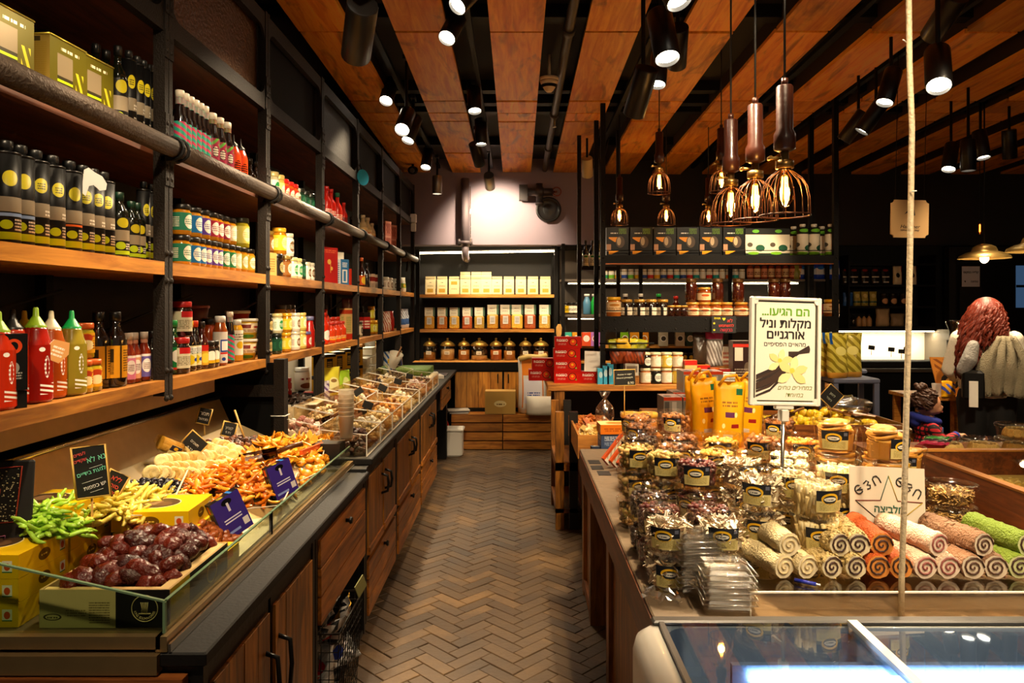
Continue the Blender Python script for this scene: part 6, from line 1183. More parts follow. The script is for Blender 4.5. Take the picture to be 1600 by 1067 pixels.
def stroke_word(cx,cz,a0,flip):          # hand-drawn cursive word of three letters along a slanted line
    S=.026; L_=[[(.9*math.cos(q)*.5,.5*math.sin(q)) for q in [k*.42 for k in range(2,15)]][::1]+[(-.3,.05),(.35,.1)],[(-.35,.35),(.1,.5),(.3,.25),(-.05,.02),(.28,-.15),(.1,-.5),(-.25,-.42)],[(-.35,-.5),(-.35,.3),(-.1,.5),(.25,.42),(.38,.1),(.38,-.5)]]
    for k,P in enumerate(L_):
        ang=a0; ox=(k-1)*.031; px=cx+ox*math.cos(ang); pz=cz+ox*math.sin(ang)
        pts=[(px+S*(x*math.cos(ang)-z*math.sin(ang)),-.0012,pz+S*(x*math.sin(ang)+z*math.cos(ang))) for x,z in P]
        ob('lettering',MB().tube(pts,.0021,5).mesh('lt',mat('#17140f',.7)),o)
stroke_word(-.062,.060,.5,0); stroke_word(.066,.056,-.55,1)
tag(o,'pale paper sign with a hand-drawn star leaning behind the sweet rolls','sign')
# --- acrylic stand with sweet rolls
o=empty('roll_stand',(1.13,2.09,TH)); w,d,h=.52,.20,.062
ob('front_wall',MB().box(-w,w,-d,-d+.004,0,h).mesh('fw',ACR),o); ob('top_pane',MB().box(-w,w,-d,d,h-.004,h).mesh('tp',ACR),o); ob('side_wall',MB().box(-w,-w+.004,-d,d,0,h).mesh('sw',ACR),o); ob('edge',MB().bar((-w,-d,h),(w,-d,h),.005,.004).bar((-w,-d,0),(-w,-d,h),.004,.004).bar((-w,-d,h),(-w,d,h),.004,.003).mesh('e',EDGE),o)
tag(o,'long clear acrylic stand under the sweet rolls','stand')
def roll_mesh(c,c2,crumb,rr=.033,L=.21,seed=0,flakes=0):
    t=MB(); n,k=22,18; r2=random.Random(seed)
    for i in range(k+1):
        x=-L/2+L*i/k
        for j in range(n):
            a=2*PI*j/n; nn=noise.noise(Vector((x*70,math.cos(a)*2.2,math.sin(a)*2.2+seed)))*.4+noise.noise(Vector((x*180,math.cos(a)*6,math.sin(a)*6+seed)))*.35
            r_=rr*(1+crumb*nn)*(.95 if i in(0,k) else 1); t.v.append((x,r_*math.cos(a),r_*math.sin(a)))
    for i in range(k):
        for j in range(n): j2=(j+1)%n; t.face((i*n+j,i*n+j2,(i+1)*n+j2,(i+1)*n+j),0,True)
    t.face([j for j in range(n)][::-1],1); t.face([k*n+j for j in range(n)],1)
    for i in range(flakes):
        x=r2.uniform(-L/2,L/2); a=r2.uniform(0,2*PI); M=T(x,rr*math.cos(a),rr*math.sin(a))@Matrix.Rotation(a-PI/2,4,'X')@Euler((r2.uniform(-.4,.4),r2.uniform(-.4,.4),r2.uniform(0,6))).to_matrix().to_4x4()
        s=.008*r2.uniform(.7,1.2); t.add(MB().ball((0,0,0),s,6,3,0,sc=(1.3,.8,.3)),M)
    return t.mesh('roll',[mat(c,.7,bump=1.,bscale=160,var=.12),mat(c2,.6)])
def spiral(m,rr=.033,L=.21):
    t=MB()
    for s in (-1,1):
        pts=[(s*(L/2+.001),rr*.88*(1-q/22)*math.cos(q*.62),rr*.88*(1-q/22)*math.sin(q*.62)) for q in range(22)]; t.tube(pts,.0028,5)
    return t.mesh('swirl',m)
DKS=mat('#3a2018',.5); CRS=mat('#e8dcc0',.6)
ROLL={'white crumb':(roll_mesh('#d8c494','#e0d2b0',.3,seed=1),spiral(mat('#cdb88a',.6))),'almond flake':(roll_mesh('#d8bc7c','#e0d2b0',.2,seed=2,flakes=170),spiral(DKS)),'orange':(roll_mesh('#c8560e','#d88a3a',.2,seed=3),spiral(DKS)),'pale pink':(roll_mesh('#dcc0a4','#e4d0bc',.26,seed=4),spiral(mat('#8a4a44',.5))),'cocoa':(roll_mesh('#8a6448','#d8c8b0',.28,seed=5,flakes=60),spiral(mat('#4a2c1c',.5))),'green pistachio':(roll_mesh('#6a8214','#c8cc94',.3,seed=6),spiral(DKS))}
HB,HT=TH+.0635+.033,TH+.0635+.033+.056
for k,lst in (('white crumb',((1222,1158,0),(1258,1197,0),(1231,1180,1))),('almond flake',((1296,1236,0),(1333,1276,0),(1310,1252,1),(1340,1306,1))),('orange',((1369,1326,0),(1404,1358,0),(1376,1336,1))),('pale pink',((1442,1388,0),(1478,1424,0),(1464,1382,1))),('cocoa',((1516,1460,0),(1552,1500,0),(1534,1452,1))),('green pistachio',((1590,1536,0),(1626,1572,0),(1602,1520,1)))):
    for xn,xf,top in lst:
        hz=HT if top else HB; Zn,Zf=(1.99 if not top else 2.0),(2.17 if not top else 2.19)
        a=Vector(((xn-VX)/FPX*Zn,Zn,hz)); b=Vector(((xf-VX)/FPX*Zf,Zf,hz)); c=(a+b)/2; d_=(a-b)
        q=ob('sweet_roll',ROLL[k][0],None,c,(R.uniform(0,6)*0,0,math.atan2(d_.y,d_.x))); ob('swirl',ROLL[k][1],q); tag(q,'%s coated sweet roll %s'%(k,'lying on top of the others' if top else 'in the bottom layer of the stand'),'sweet roll',k+' rolls')
p=at(1262,904,1.93); o=ob('pen',MB().tube([(-.03,0,0),(.025,0,0)],.0055,8).mesh('pen',mat('#1c2a9a',.3)),None,(p.x,1.94,TH+.069),(0,0,-.6)); ob('pen_tip',MB().tube([(.025,0,0),(.036,0,0)],.003,8).mesh('tip',mat('#d8d8e0',.3)),o); tag(o,'blue pen lying at the front of the roll stand','pen')
# --- clear clamshell boxes
CLS=clear('#f4f2ee',.11,.14,.6)
def clam():
    b=MB().rbox(-.062,.062,-.052,.052,0,.03,.012); b.f=b.f[:-2]; b.m=b.m[:-2]; b.s=b.s[:-2]; b.uv=b.uv[:-2]
    rim=MB()
    for sc_ in (1,): rim.tube([(-.066,-.056,.03),(.066,-.056,.03),(.066,.056,.03),(-.066,.056,.03),(-.066,-.056,.03)],.0022,5)
    lid=MB().rbox(-.058,.058,-.048,.048,.03,.05,.012); lid.tube([(-.03,-.02,.051),(.03,-.02,.051),(.03,.02,.051),(-.03,.02,.051),(-.03,-.02,.051)],.0015,4)
    return ['clamshell_box',b.mesh('cb',CLS),('rim',rim.mesh('rm',clear('#ffffff',.35,.2,.9))),('lid',lid.mesh('ld',CLS))]
CK=clam()
for sx,sy,n,r0 in ((.508,2.055,9,.1),(.556,1.935,6,-.05)):
    for k in range(n): put(CK,(sx+R.uniform(-.004,.004),sy+R.uniform(-.004,.004),TH+.001+.0155*k),r0+R.uniform(-.05,.05),1.06 if n==6 else 1.,'empty clear clamshell box nested in the %s stack'%('taller' if n==9 else 'lower'),'clamshell','nested clamshell boxes')
# crumpled clear wrap on the table edge
t=MB()
for i in range(8):
    for j in range(8): t.v.append((.028*(i-4)*.5+R.uniform(-.008,.008),.03*(j-4)*.5+R.uniform(-.008,.008),.012+R.uniform(-.01,.014)))
for i in range(7):
    for j in range(7): a=i*8+j; t.face((a,a+1,a+9,a+8),0,False)
tag(ob('plastic_wrap',t.mesh('pw',clear('#fff',.3,.12,.85)) if False else t.mesh('pw',clear('#ffffff',.3,.12,.85)),None,(.40,2.0,TH+.004)),'crumpled clear plastic wrap hanging at the table corner','plastic wrap')
# --- rope-like pole rising from the roll stand to the ceiling
p=at(1408,955,1.885)
pts=[(p.x,1.885,TH)]+[tuple(at(x,y,1.885)) for x,y in ((1409,900),(1413,780),(1416,650),(1420,500),(1423,330),(1425,200),(1421,100),(1420,0))]
tx_=pts[-1]; pts.append((tx_[0],1.9,hc(1.9)+.02))
o=ob('hanging_cable',MB().tube(pts,.0075,10).mesh('hc',mat('#bda988',.6,bump=.4,bscale=120)),None); ob('cable_tie',MB().tube([tuple(at(1423,300,1.877)),tuple(at(1432,298,1.86))],.0015,5).tube([tuple(at(1416,66,1.877)),tuple(at(1411,62,1.86))],.0015,5).mesh('ct',WHITE),o); tag(o,'thick pale cable running from the ceiling down to the sweet roll stand','cable')
# --- chest freezer
o=empty('chest_freezer',(1.15,1.35,0)); FW=mat('#d9d4c8',.3,0,.5,.3); fx0,fx1,fy0,fy1,fh=.27-1.15,1.72-1.15,.75-1.35,1.755-1.35,.845
def rrect(x0,x1,y0,y1,r,n=6):
    P=[]
    for cx,cy,a0 in ((x1-r,y0+r,-PI/2),(x1-r,y1-r,0),(x0+r,y1-r,PI/2),(x0+r,y0+r,PI)):
        for k in range(n+1): a=a0+PI/2*k/n; P.append((cx+r*math.cos(a),cy+r*math.sin(a)))
    return P
t=MB(); outer=rrect(fx0,fx1,fy0,fy1,.07); n=len(outer); lv=[(0,.03),(.02,0),(fh-.05,0),(fh-.02,.008),(fh-.004,.03),(fh,.045)]
for z,ins in lv: t.v+=[(a,b,z) for a,b in rrect(fx0+ins,fx1-ins,fy0+ins*.6,fy1-ins*.6,.07-ins*.4)]
inn=rrect(fx0+.075,fx1-.075,fy0+.06,fy1-.055,.05); t.v+=[(a,b,fh-.002) for a,b in inn]; t.v+=[(a,b,fh-.30) for a,b in inn]
for L_ in range(len(lv)+1):
    for k in range(n): k2=(k+1)%n; t.face((L_*n+k,L_*n+k2,(L_+1)*n+k2,(L_+1)*n+k),0 if L_<len(lv) else 1,True)
t.face([(len(lv)+1)*n+k for k in range(n)],1)
ob('body',t.mesh('body',[FW,mat('#6a7280',.35)]),o)
ob('back_rail',MB().rbox(fx0+.05,fx1-.05,fy1-.05,fy1-.02,fh-.001,fh+.012,.004).mesh('br',mat('#4a4846',.35,.5)),o)
FG=clear('#dfe8f2',.10,.02,.8)
ob('glass_lid',MB().box(fx0+.07,fx0+.52,fy0+.055,fy1-.052,fh+.004,fh+.009).mesh('gl',FG),o); ob('glass_lid',MB().box(fx0+.50,fx1-.07,fy0+.055,fy1-.052,fh-.006,fh-.001).mesh('gl',FG),o)
ob('lid_frame',MB().bar((fx0+.52,fy0+.05,fh+.008),(fx0+.52,fy1-.05,fh+.008),.022,.014).mesh('lf',FW),o); ob('lid_frame',MB().bar((fx0+.07,fy0+.05,fh+.006),(fx0+.07,fy1-.05,fh+.006),.012,.01).mesh('lf',mat('#5a5a5c',.3)),o)
ob('led_tube',MB().tube([(fx0+.24,fy1-.19,fh-.06),(fx0+.86,fy1-.19,fh-.06)],.014,10).mesh('lt',emit('#bcdcff',40)),o); ob('led_holder',MB().box(fx0+.2,fx0+.9,fy1-.175,fy1-.16,fh-.09,fh-.03).mesh('lh',mat('#8a96a8',.3,.5)),o)
ob('handle',MB().tube([(fx0+.10,fy0+.2,fh+.01),(fx0+.11,fy0+.24,fh+.022),(fx0+.11,fy0+.33,fh+.022),(fx0+.10,fy0+.37,fh+.01)],.008,8).mesh('hd',mat('#1c1c1e',.4)),o)
tag(o,'white chest freezer with sliding glass lids and a blue white light tube inside','freezer')
for i in range(4):
    for j in range(2): tag(ob('ice_cream_tub',MB().rbox(-.11,.11,-.12,.12,0,.1,.02).mesh('ic',mat(('#d8dce4','#b8c8dc','#e4e0d8','#a8b8cc','#c8ccd4')[i],.4)),None,(.50+.30*i,1.06+.32*j,fh-.298)),'pale frozen tub lying inside the chest freezer','tub','frozen tubs')
# ================================================================ LOW CABINET, CRATE AND RIGHT BIN TABLE
o=empty('low_cabinet',(.78,5.05,0)); ob('body',MB().box(-.30,.09,-.75,.8,.10,.60).mesh('bd',FR),o); ob('plinth',MB().box(-.27,.07,-.73,.78,0,.10).mesh('pl',DARK),o); ob('top',MB().rbox(-.33,.11,-.78,.82,.60,.63,.004).mesh('tp',W_TABLE),o)
for k in range(3): a=-.73+.51*k; ob('panel',MB().box(-.312,-.30,a,a+.48,.13,.58).mesh('pn',W_DOOR),o); 
tag(o,'low dark cabinet with plank panels beyond the nut table','cabinet')
def crate(loc,w,d,h,lab,mt=W_CRATE,th=.014,rz=0,grp=None,tilt=0):
    o=empty('wooden_crate',loc); o.rotation_euler=(tilt,0,rz)
    for nm,a,b,c,e in (('front_board',-w,w,-d,-d+th),('back_board',-w,w,d-th,d),('side_board',-w,-w+th,-d+th,d-th),('side_board',w-th,w,-d+th,d-th)): ob(nm,MB().box(a,b,c,e,0,h).mesh(nm,mt),o)
    ob('base_board',MB().box(-w+th,w-th,-d+th,d-th,0,.01).mesh('bb',mt),o); return tag(o,lab,'crate',grp)
cr=crate((.52,5.0,.632),.135,.42,.15,'open wooden crate of pasta shapes on the low cabinet')
f=lambda x,y: Vector((.52+x,5.0+y,.72)); stuff('pasta_heap',C('#e0c070','#d0a850','#ecd498'),[(-.11,-.39),(.11,-.39),(.11,.05),(-.11,.05)],170,.02,'pale twisted pasta heaped in the wooden crate','pasta',.07,f,'flake')
stuff('snack_heap',C('#c8742a','#d88a40','#b05a20'),[(-.11,.05),(.11,.05),(.11,.38),(-.11,.38)],150,.018,'orange snacks heaped at the far end of the wooden crate','snacks',.09,f,'flake')
o=empty('crate_stand',(.365,5.55,0)); 
for x in (-.06,.04):
    for y in (-.35,.3): ob('post',MB().box(x-.03,x+.03,y-.03,y+.03,0,.84).mesh('ps',W_DOOR if x<0 else FR),o)
ob('rail',MB().box(-.09,.07,-.38,.33,.42,.48).mesh('rl',W_DRAW),o); ob('shelf',MB().box(-.09,.07,-.38,.33,.12,.15).mesh('sf',W_DRAW),o); tag(o,'dark wooden stand beside the crate','stand')
# blue and orange carton stack at crate corner
BOXO=label('boxo','#d8741a',[('r',.75,.95,.2,.8,'#f0dcb0'),('t',.1,.6,.3,.7,'#a84a10',2)],.4); BOXU=label('boxu','#3a4a6a',[('t',.1,.9,.55,.85,'#c8d0dc',3),('r',.1,.9,.48,.51,'#c8d0dc'),('t',.1,.9,.1,.4,'#8a9ab4',3)],.4)
Zq=4.25; X=(963-VX)/FPX*Zq
for k in range(3): put(carton('cracker_box',.20,.12,.075,BOXU,BOXU),(X,Zq,.632+.0755*k),.05,None,'dark blue cracker carton in a stack beside the crate','carton','blue cracker cartons')
put(carton('cracker_box',.21,.14,.055,BOXO,BOXO,label('boxot','#e8b87a',[('e',.5,.5,.3,.3,'#c8742a')],.4)),(X,Zq,.632+.0755*3),.05,None,'orange carton on top of the blue cracker cartons','carton')
put(carton('tea_carton',.055,.05,.15,label('tcb','#2a3346',[('e',.5,.72,.3,.1,'#d8b878'),('t',.2,.8,.2,.5,'#8a94a8',4)],.4)),((931-VX)/FPX*4.22,4.22,.632),.1,None,'slim navy carton with a gold oval beside the stack','carton')
for x in (994,1012): 
    pass
CJAR=['nut_jar',MB().lathe([(.05,0),(.055,.01),(.055,.1)],18).mesh('nj',mat('#b8742a',.4,bump=.6,bscale=70)),('lid',MB().lathe([(.058,.1),(.06,.104),(.06,.125),(.055,.128)],18).mesh('l',mat('#d8a43a',.4)))]
for x in (985,1012): put(CJAR,((x-VX)/FPX*4.35,4.35,.632+.20),0,None,'nut jar with yellow lid on a riser behind the tubs','jar','yellow lidded nut jars')
tag(ob('jar_riser',MB().box(.64,.86,4.27,4.45,.632,.8315).mesh('jr',W_CRATE)),'wooden riser under the yellow lidded jars','riser')
chalk(at(976,590,4.25),.125,.093,[('8',0,0,.01,'#d8d4c8',0)],0,-.03,.21,'chalkboard with white writing and a price standing over the orange carton')
for s in bpy.data.objects:
    if s.name.startswith('chalkboard_sign') and 'orange carton' in s.get('label',''):
        for c in list(s.children):
            if c.name.startswith('chalk_writing'): bpy.data.objects.remove(c)
        for tx,x,z,sz in (('Ananas in sugar',0,.02,.0135),('Natural pineapple',0,.0,.0135),('8.90',.035,-.032,.021)): ob('chalk_writing',text_mesh(tx,sz,mat('#d8dcc8',.8),False,.0004),s,(x,-.0012,z),(0,-.05,0))
# clear plastic bag standing at the crate
o=ob('plastic_bag',MB().lathe([(.05,0),(.065,.03),(.06,.09),(.03,.13),(.012,.15),(.03,.18),(.04,.2)],12).mesh('pb',clear('#fff4ee',.25,.15,.8)),None,((945-VX)/FPX*4.75,4.75,.84)); tag(o,'knotted clear plastic bag at the end of the crate','plastic bag')
tag(ob('bag_block',MB().box(-.05,.05,-.05,.05,0,.2).mesh('bb',W_CRATE),None,((945-VX)/FPX*4.75+.12,4.75,.632)),'small wooden block beside the crate','block')
# right bin table
o=empty('bin_table',(2.6,2.7,0)); bx0,bx1,by0,by1=1.75-2.6,3.7-2.6,1.82-2.7,3.25-2.7
for nm,a,b,c,d in (('left_board',bx0,bx0+.03,by0,by1),('right_board',bx1-.03,bx1,by0,by1),('back_board',bx0+.03,bx1-.03,by1-.03,by1),('front_board',bx0+.03,bx1-.03,by0,by0+.03)): ob(nm,MB().box(a,b,c,d,.62,.955).mesh(nm,W_TABLE),o); 
ob('rim',MB().box(bx0-.004,bx0+.034,by0,by1+.004,.952,.960).mesh('rm',W_SHELF),o); ob('rim',MB().box(bx0,bx1,by1-.034,by1+.004,.952,.960).mesh('rm',W_SHELFX),o)
ob('base',MB().box(bx0+.04,bx1-.04,by0+.04,by1-.04,0,.62).mesh('bs',FR),o); ob('bin_floor',MB().box(bx0+.03,bx1-.03,by0+.03,by1-.03,.80,.83).mesh('bf',W_TABLE),o)
tag(o,'dark wooden bin table with raised golden edge beyond the seed tubs','table')
ob('grain_bed',MB().box(bx0+.03,bx1-.03,by0+.03,by1-.03,.83,.848).mesh('gb',mat('#a88f48',.9,bump=1.,bscale=70,var=.3)),[q for q in bpy.data.objects if q.name=='bin_table'][0])
f=lambda u,v: Vector((1.82+u*1.75,1.88+v*1.28,.84)); stuff('grain_filling',C('#c8b05a','#b89c44','#d8c47a'),[(0,0),(1,0),(1,1),(0,1)],3600,.0125,'pale grain spread in the dark bin table','grain',.03,f,'ball')
tag(ob('acrylic_cover',MB().box(-.75,.75,-.5,.5,0,.004).mesh('ac',ACR),None,(2.75,2.45,.93),(.08,0,0)),'clear acrylic sheet lying over the grain','cover')
# ledge behind it with shallow biscuit tubs
tag(ob('biscuit_shelf',MB().box(1.72,4.2,3.30,3.75,.865,.895).box(1.76,4.1,3.34,3.70,0,.865).mesh('bs',W_TABLEX)),'wooden ledge behind the bin table carrying the biscuit tubs','ledge')
bt=MB().lathe([(.085,0),(.088,.004),(.095,.05),(.1,.052),(.1,.058)],24,cap1=False).mesh('bt',PLAS); btl=MB().lathe([(.0005,.062),(.085,.062),(.087,.068),(.101,.067),(.102,.055)],24,cap0=False,cap1=False).mesh('btl',clear('#ffffff',.07,.08,.5))
bk=MB().lathe([(.018,-.004),(.022,-.002),(.022,.003),(.017,.005)],12).mesh('bk',mat('#d8b868',.6,bump=.5,var=.2))
for i,(x,lv) in enumerate(((1481,1),(1537,1),(1592,1),(1592,2),(1640,1))):
    Z=3.48; X=(x-VX)/FPX*Z; z=.8955+.069*(lv-1)
    put(['biscuit_tub',bt,('lid',btl)],(X,Z,z),0,None,'shallow clear biscuit tub %s'%('on top of another' if lv==2 else 'standing on the wooden ledge'),'tub','biscuit tubs')
    for k in range(14):
        a=2*PI*k/14; tag(ob('biscuit',bk,None,(X+.06*math.cos(a),Z+.06*math.sin(a),z+.028),(1.2,0,a+PI/2)),'round pale biscuit standing in a shallow clear tub','biscuit','biscuits in the shallow tubs')
# yellow lemon bin behind the tubs
o=crate((1.78,4.55,.70),.52,.3,.2,'shallow wooden bin of yellow candied fruit behind the tubs',W_TABLEX)
tag(ob('fruit_pedestal',MB().box(-.5,.5,-.28,.28,0,.699).mesh('b',FR),None,(1.78,4.55,0)),'dark base under the yellow fruit bin','cabinet')
t=MB(); t.v=[(-.02,0,.2),(.02,0,.2),(0,0,.3)]; 
for a in (1.72,): pass
LM=[MB().ball((0,0,0),.026,10,7,sc=(1.1,1,.8),bump=.2,seed=s).mesh('lm',mat('#e0b81c',.4,bump=.3,var=.2)) for s in range(3)]
f=lambda u,v: Vector((1.62+u*.62,4.3+v*.5,.85)); pile('candied_lemon',LM,[(0,0),(1,0),(1,1),(0,1)],150,0,'yellow candied fruit piece in the wooden bin','candied fruit','yellow candied pieces',.5,mound=.09,f=f)
f=lambda u,v: Vector((1.29+u*.28,4.3+v*.5,.86)); stuff('cocoa_nuts',C('#5a2c18','#6e3a20','#8a5030'),[(0,0),(1,0),(1,1),(0,1)],160,.018,'brown nuts heaped beside the yellow fruit','nuts',.06,f,'ball')
scoop((1.6,4.35,.95),.3,1.,'#7a5020',-.2,'brown scoop on the yellow candied pieces'); o=scoop((2.05,4.4,.95),2.6,1.,'#a8784a',-.1,'copper coloured scoop at the end of the yellow bin')
chalk(at(1299,619,4.3),.105,.105,[('לימון',0,.1,.02,'#b8c4b0',0),('ג׳ינג׳ר',0,-.2,.018,'#b8c4b0',0)],0,.75,.09,'diamond-turned chalkboard above the yellow candied pieces')
# ================================================================ FAR SHELF GOODS
def g(kind,x,Z,h,label,cat,group=None,rz=0,sc=None): return put(kind,((x-VX)/FPX*Z,Z,h+.0005),rz,sc,label,cat,group)
PB=label('pbag','#d8c89a',[('r',.18,.82,.1,.36,'#8a6a20'),('s',.18,.82,.1,.36,'#d8b040',6,7),('t',.2,.8,.5,.6,'#8a7a50',2),('t',.35,.65,.75,.82,'#3a3420',1)],.6); PB2=label('pbag2','#d8c89a',[('r',.18,.82,.62,.85,'#8a6a20'),('s',.18,.82,.62,.85,'#d8b040',6,7),('t',.2,.8,.3,.4,'#8a7a50',2)],.6)
def pbag(l): 
    t=MB().rbox(-.062,.062,-.04,.04,0,.19,.006); t.v=[(x,y*(1 if z<.15 else .5),z) for x,y,z in t.v]
    return ['paper_bag',t.mesh('pb',[l]),('folded_top',MB().box(-.058,.058,-.022,.022,.188,.215).mesh('ft',mat('#cdbb88',.6)))]
for i,x in enumerate((673,691,709.6,727,744.3,760,776.7,795,813.8,832.8,852)):
    l=g(pbag(PB2 if i==2 else PB),x,8.62,1.735,'cream paper bag with a clear window on the upper far shelf' if i!=2 else 'cream paper bag turned upside down on the upper far shelf','paper bag','cream paper bags',R.uniform(-.1,.1))
    if i in (3,4,5): g(pbag(PB),x,8.75,1.735,'cream paper bag standing taller in the second row','paper bag','cream paper bags in the second row',0,(1,.8,1.28))
def pasta_bag(i):
    cs=('#c89028','#b86a20','#d8a83a','#a85020','#c8a040')[i%5]
    b=MB().rbox(-.062,.062,-.035,.035,0,.165,.014).mesh('pb',mat(cs,.35,bump=1.,bscale=60,var=.3)); hd=MB().box(-.06,.045,-.006,.006,.165,.275).mesh('hc',label('phead','#e4dcc4',[('t',.25,.75,.62,.72,'#5a3a1c',1),('t',.2,.8,.3,.42,'#9a8a68',2)],.6)); sd=MB().box(.045,.068,-.006,.006,.165,.275).mesh('hs',mat('#4a6a52',.5)); lb=MB().box(-.03,.03,-.0375,-.0352,.06,.15).mesh('lb',label('plab','#d8d4cc',[('t',.15,.85,.15,.85,'#8a8478',7)],.5))
    return ['pasta_bag',b,('header_card',hd),('card_side',sd),('label',lb)]
for i,x in enumerate((671,691,710,730,749,770,790,808,828,851)): g(pasta_bag(i),x,8.6,1.325,'clear pasta bag with a white header card on the lower far shelf','pasta bag','pasta bags with header cards',R.uniform(-.08,.08),1.05 if i>4 else .93)
def djar(r,fillc,fh,spotty=0):
    gl=MB().lathe([(r,0),(r,.14),(r*.92,.165),(r*.92,.17)],20,cap1=False).mesh('gl',clear('#f4ead8',.1,.04,.6))
    return ['storage_jar',gl,('lid',MB().lathe([(r*1.02,.168),(r*1.06,.178),(r*.8,.205),(r*.4,.225),(r*.14,.232),(r*.14,.24),(r*.2,.25),(r*.12,.262)],20).mesh('lid',mat('#a8863c',.35,.75))),('label',MB().box(-.03,.03,-r-.004,-r-.001,.07,.11).mesh('lb',label('djl','#e8e0c8',[('t',.15,.85,.2,.8,'#5a4a2a',2)],.5)))],['jar_filling',MB().lathe([(r*.94,.004),(r*.94,fh)],18).mesh('fl',mat(fillc,.8,bump=.5 if not spotty else 1.,bscale=120 if not spotty else 60,var=.3 if spotty else 0))]
for i,(x,r,c,fh,sp,nm) in enumerate(((671,.072,'#9a6a24',.09,0,'ochre spice'),(699.5,.085,'#c8a878',.13,0,'beige spice'),(725,.07,'#a86a1c',.12,0,'amber spice'),(749,.1,'#c89a60',.05,1,'pale nuts'),(775,.072,'#b85a14',.12,0,'orange spice'),(796,.07,'#b07a30',.11,0,'tan spice'),(821,.072,'#6a4a24',.06,1,'brown nuts'),(845,.09,'#7a4a28',.10,1,'dark roasted nuts'))):
    k,fl=djar(r,c,fh,sp); g(k,x,8.58,.958,'glass storage jar with brass dome lid holding %s'%nm,'jar','brass lidded storage jars'); tag(ob(fl[0],fl[1],None,((x-VX)/FPX*8.58,8.58,.961)),'%s filling a brass lidded storage jar'%nm,'food',kind='stuff')
for x in (680,720,846): g(jar('dark_jar',.05,.2,liq('#1a120c'),'#15120f'),x,8.78,.958,'dark jar in the shadow behind the storage jars','jar','dark jars behind the storage jars')
# cardboard box, flour sack, magazines on the plinth
CBX=label('cbx','#b08a44',[('e',.5,.45,.2,.14,'#d8c48a'),('t',.36,.64,.4,.5,'#6a5020',1)],.6)
g(['cardboard_box',MB().box(-.17,.17,-.11,.11,0,.25,fm=(0,1,0,1,1,1)).mesh('cb',[CBX,mat('#a87e3a',.7)]),('tape',MB().box(-.17,.17,-.02,.02,.25,.2512).mesh('tp',mat('#c8a860',.3)))],782,8.13,.402,'plain cardboard box standing on the board plinth','box')
SACK=label('sack','#ddd2c4',[('r',.12,.88,.68,.98,'#d87a1c'),('r',.18,.82,.18,.62,'#d8d4dc'),('t',.3,.75,.32,.4,'#4a5a9a',2),('r',.12,.16,.1,.98,'#d87a1c'),('r',.84,.88,.1,.98,'#d87a1c')],.5)
o=g(pouch('flour_sack',.33,.16,.62,SACK,mat('#d0c4b0',.6),wr=.02),832,8.12,.402,'tall flour sack with orange print leaning by the far cabinet','sack',None,.06); ob('rolled_top',MB().tube([(-.15,0,.6),(-.05,-.02,.63),(.08,.0,.62),(.16,.02,.64)],.03,8).mesh('rt',mat('#c8a860',.6)),o)
g(pouch('flour_sack',.34,.18,.2,mat('#d8d0c0',.6),wr=.02),846,7.98,.402,'short white sack slumped before the tall one','sack')
for k in range(3): tag(ob('magazine',MB().box(-.12,.12,-.09,.09,0,.012).mesh('mg',mat(('#d8d4cc','#3a3a40','#c8c0b4')[k],.4)),None,((716-VX)/FPX*8.13,8.13,.4025+.0125*k),(0,0,.1*k)),'magazine lying on the board plinth','magazine','magazines on the plinth')
o=ob('cutting_board',MB().prism([(-.03,0),(.03,0),(.034,.12),(.014,.2),(.03,.26),(.034,.33),(.015,.37),(-.015,.37),(-.034,.33),(-.03,.26),(-.014,.2),(-.034,.12)],-.01,.01,M=Matrix.Rotation(PI/2,4,'X')).mesh('cbd',wood('board','#b8803a','#e0b060','Z',1,.5)),None,((871-VX)/FPX*8.4,8.4,1.02),(0,.06,0)); tag(o,'wooden serving board with a rounded handle hanging by the far post','board')
# ================================================================ PRODUCT SHELVING ALONG THE FAR WALL (right part)
r=empty('product_shelving',(2.2,8.65,0)); x0,x1=.52-2.2,3.66-2.2
for h in (.95,1.13,1.50,1.915): ob('shelf_board',MB().box(x0,x1,-.16,.21,h-.025,h).mesh('sb',mat('#5a5046',.5) if h>1.2 else W_SHELFX),r)
ob('shelf_board',MB().box(x0,x1,-.16,.21,2.28,2.31).mesh('sb',BLACK),r)
for x in (x0+.02,-.75,.3,1.2,x1-.02): ob('post',MB().box(x-.02,x+.02,-.18,-.145,0,2.33).mesh('ps',STEEL),r)
ob('back_panel',MB().box(x0,x1,.215,.23,.3,2.3).mesh('bp',mat('#3a3026',.7)),r); ob('base_board',MB().box(x0,x1,-.15,.2,.02,.925).mesh('bb',FR),r); tag(r,'long steel product shelving along the far wall','shelving')
for h,xa,xb in ((1.865,.6,2.3),(1.45,.6,1.0),(1.865,2.5,3.3)):
    o=ob('led_strip',MB().box(xa,xb,8.495,8.52,h-.006,h+.004).mesh('ls',emit('#fff0cc',16)),None); ob('led_housing',MB().box(xa,xb,8.49,8.53,h+.004,h+.02).mesh('lh',CHROME),o); tag(o,'thin led strip under a board of the far product shelving','led strip','led strips of the far shelving')
pal=[('#2f9a6a','green'),('#1c9a9a','teal'),('#e0a818','yellow'),('#d8601c','orange'),('#c8281c','red'),('#6ab02a','lime'),('#e8e0d0','white'),('#2a4a9a','blue')]
for i in range(34):
    x=945+i*10.2; c,nm=pal[(i*5+i//4)%8]
    if x>1160 and x<1290: continue
    g(jar('spice_jar',.035,.12,liq('#c8b080'),'#e8e2d4',label('spj'+nm,'#e8e4d8',[('r',0,1,0,.5,c)],.4),(.1,.75)),x,8.56,1.915,'small spice jar with a %s label on the far shelving'%nm,'jar','spice jars on the far shelving')
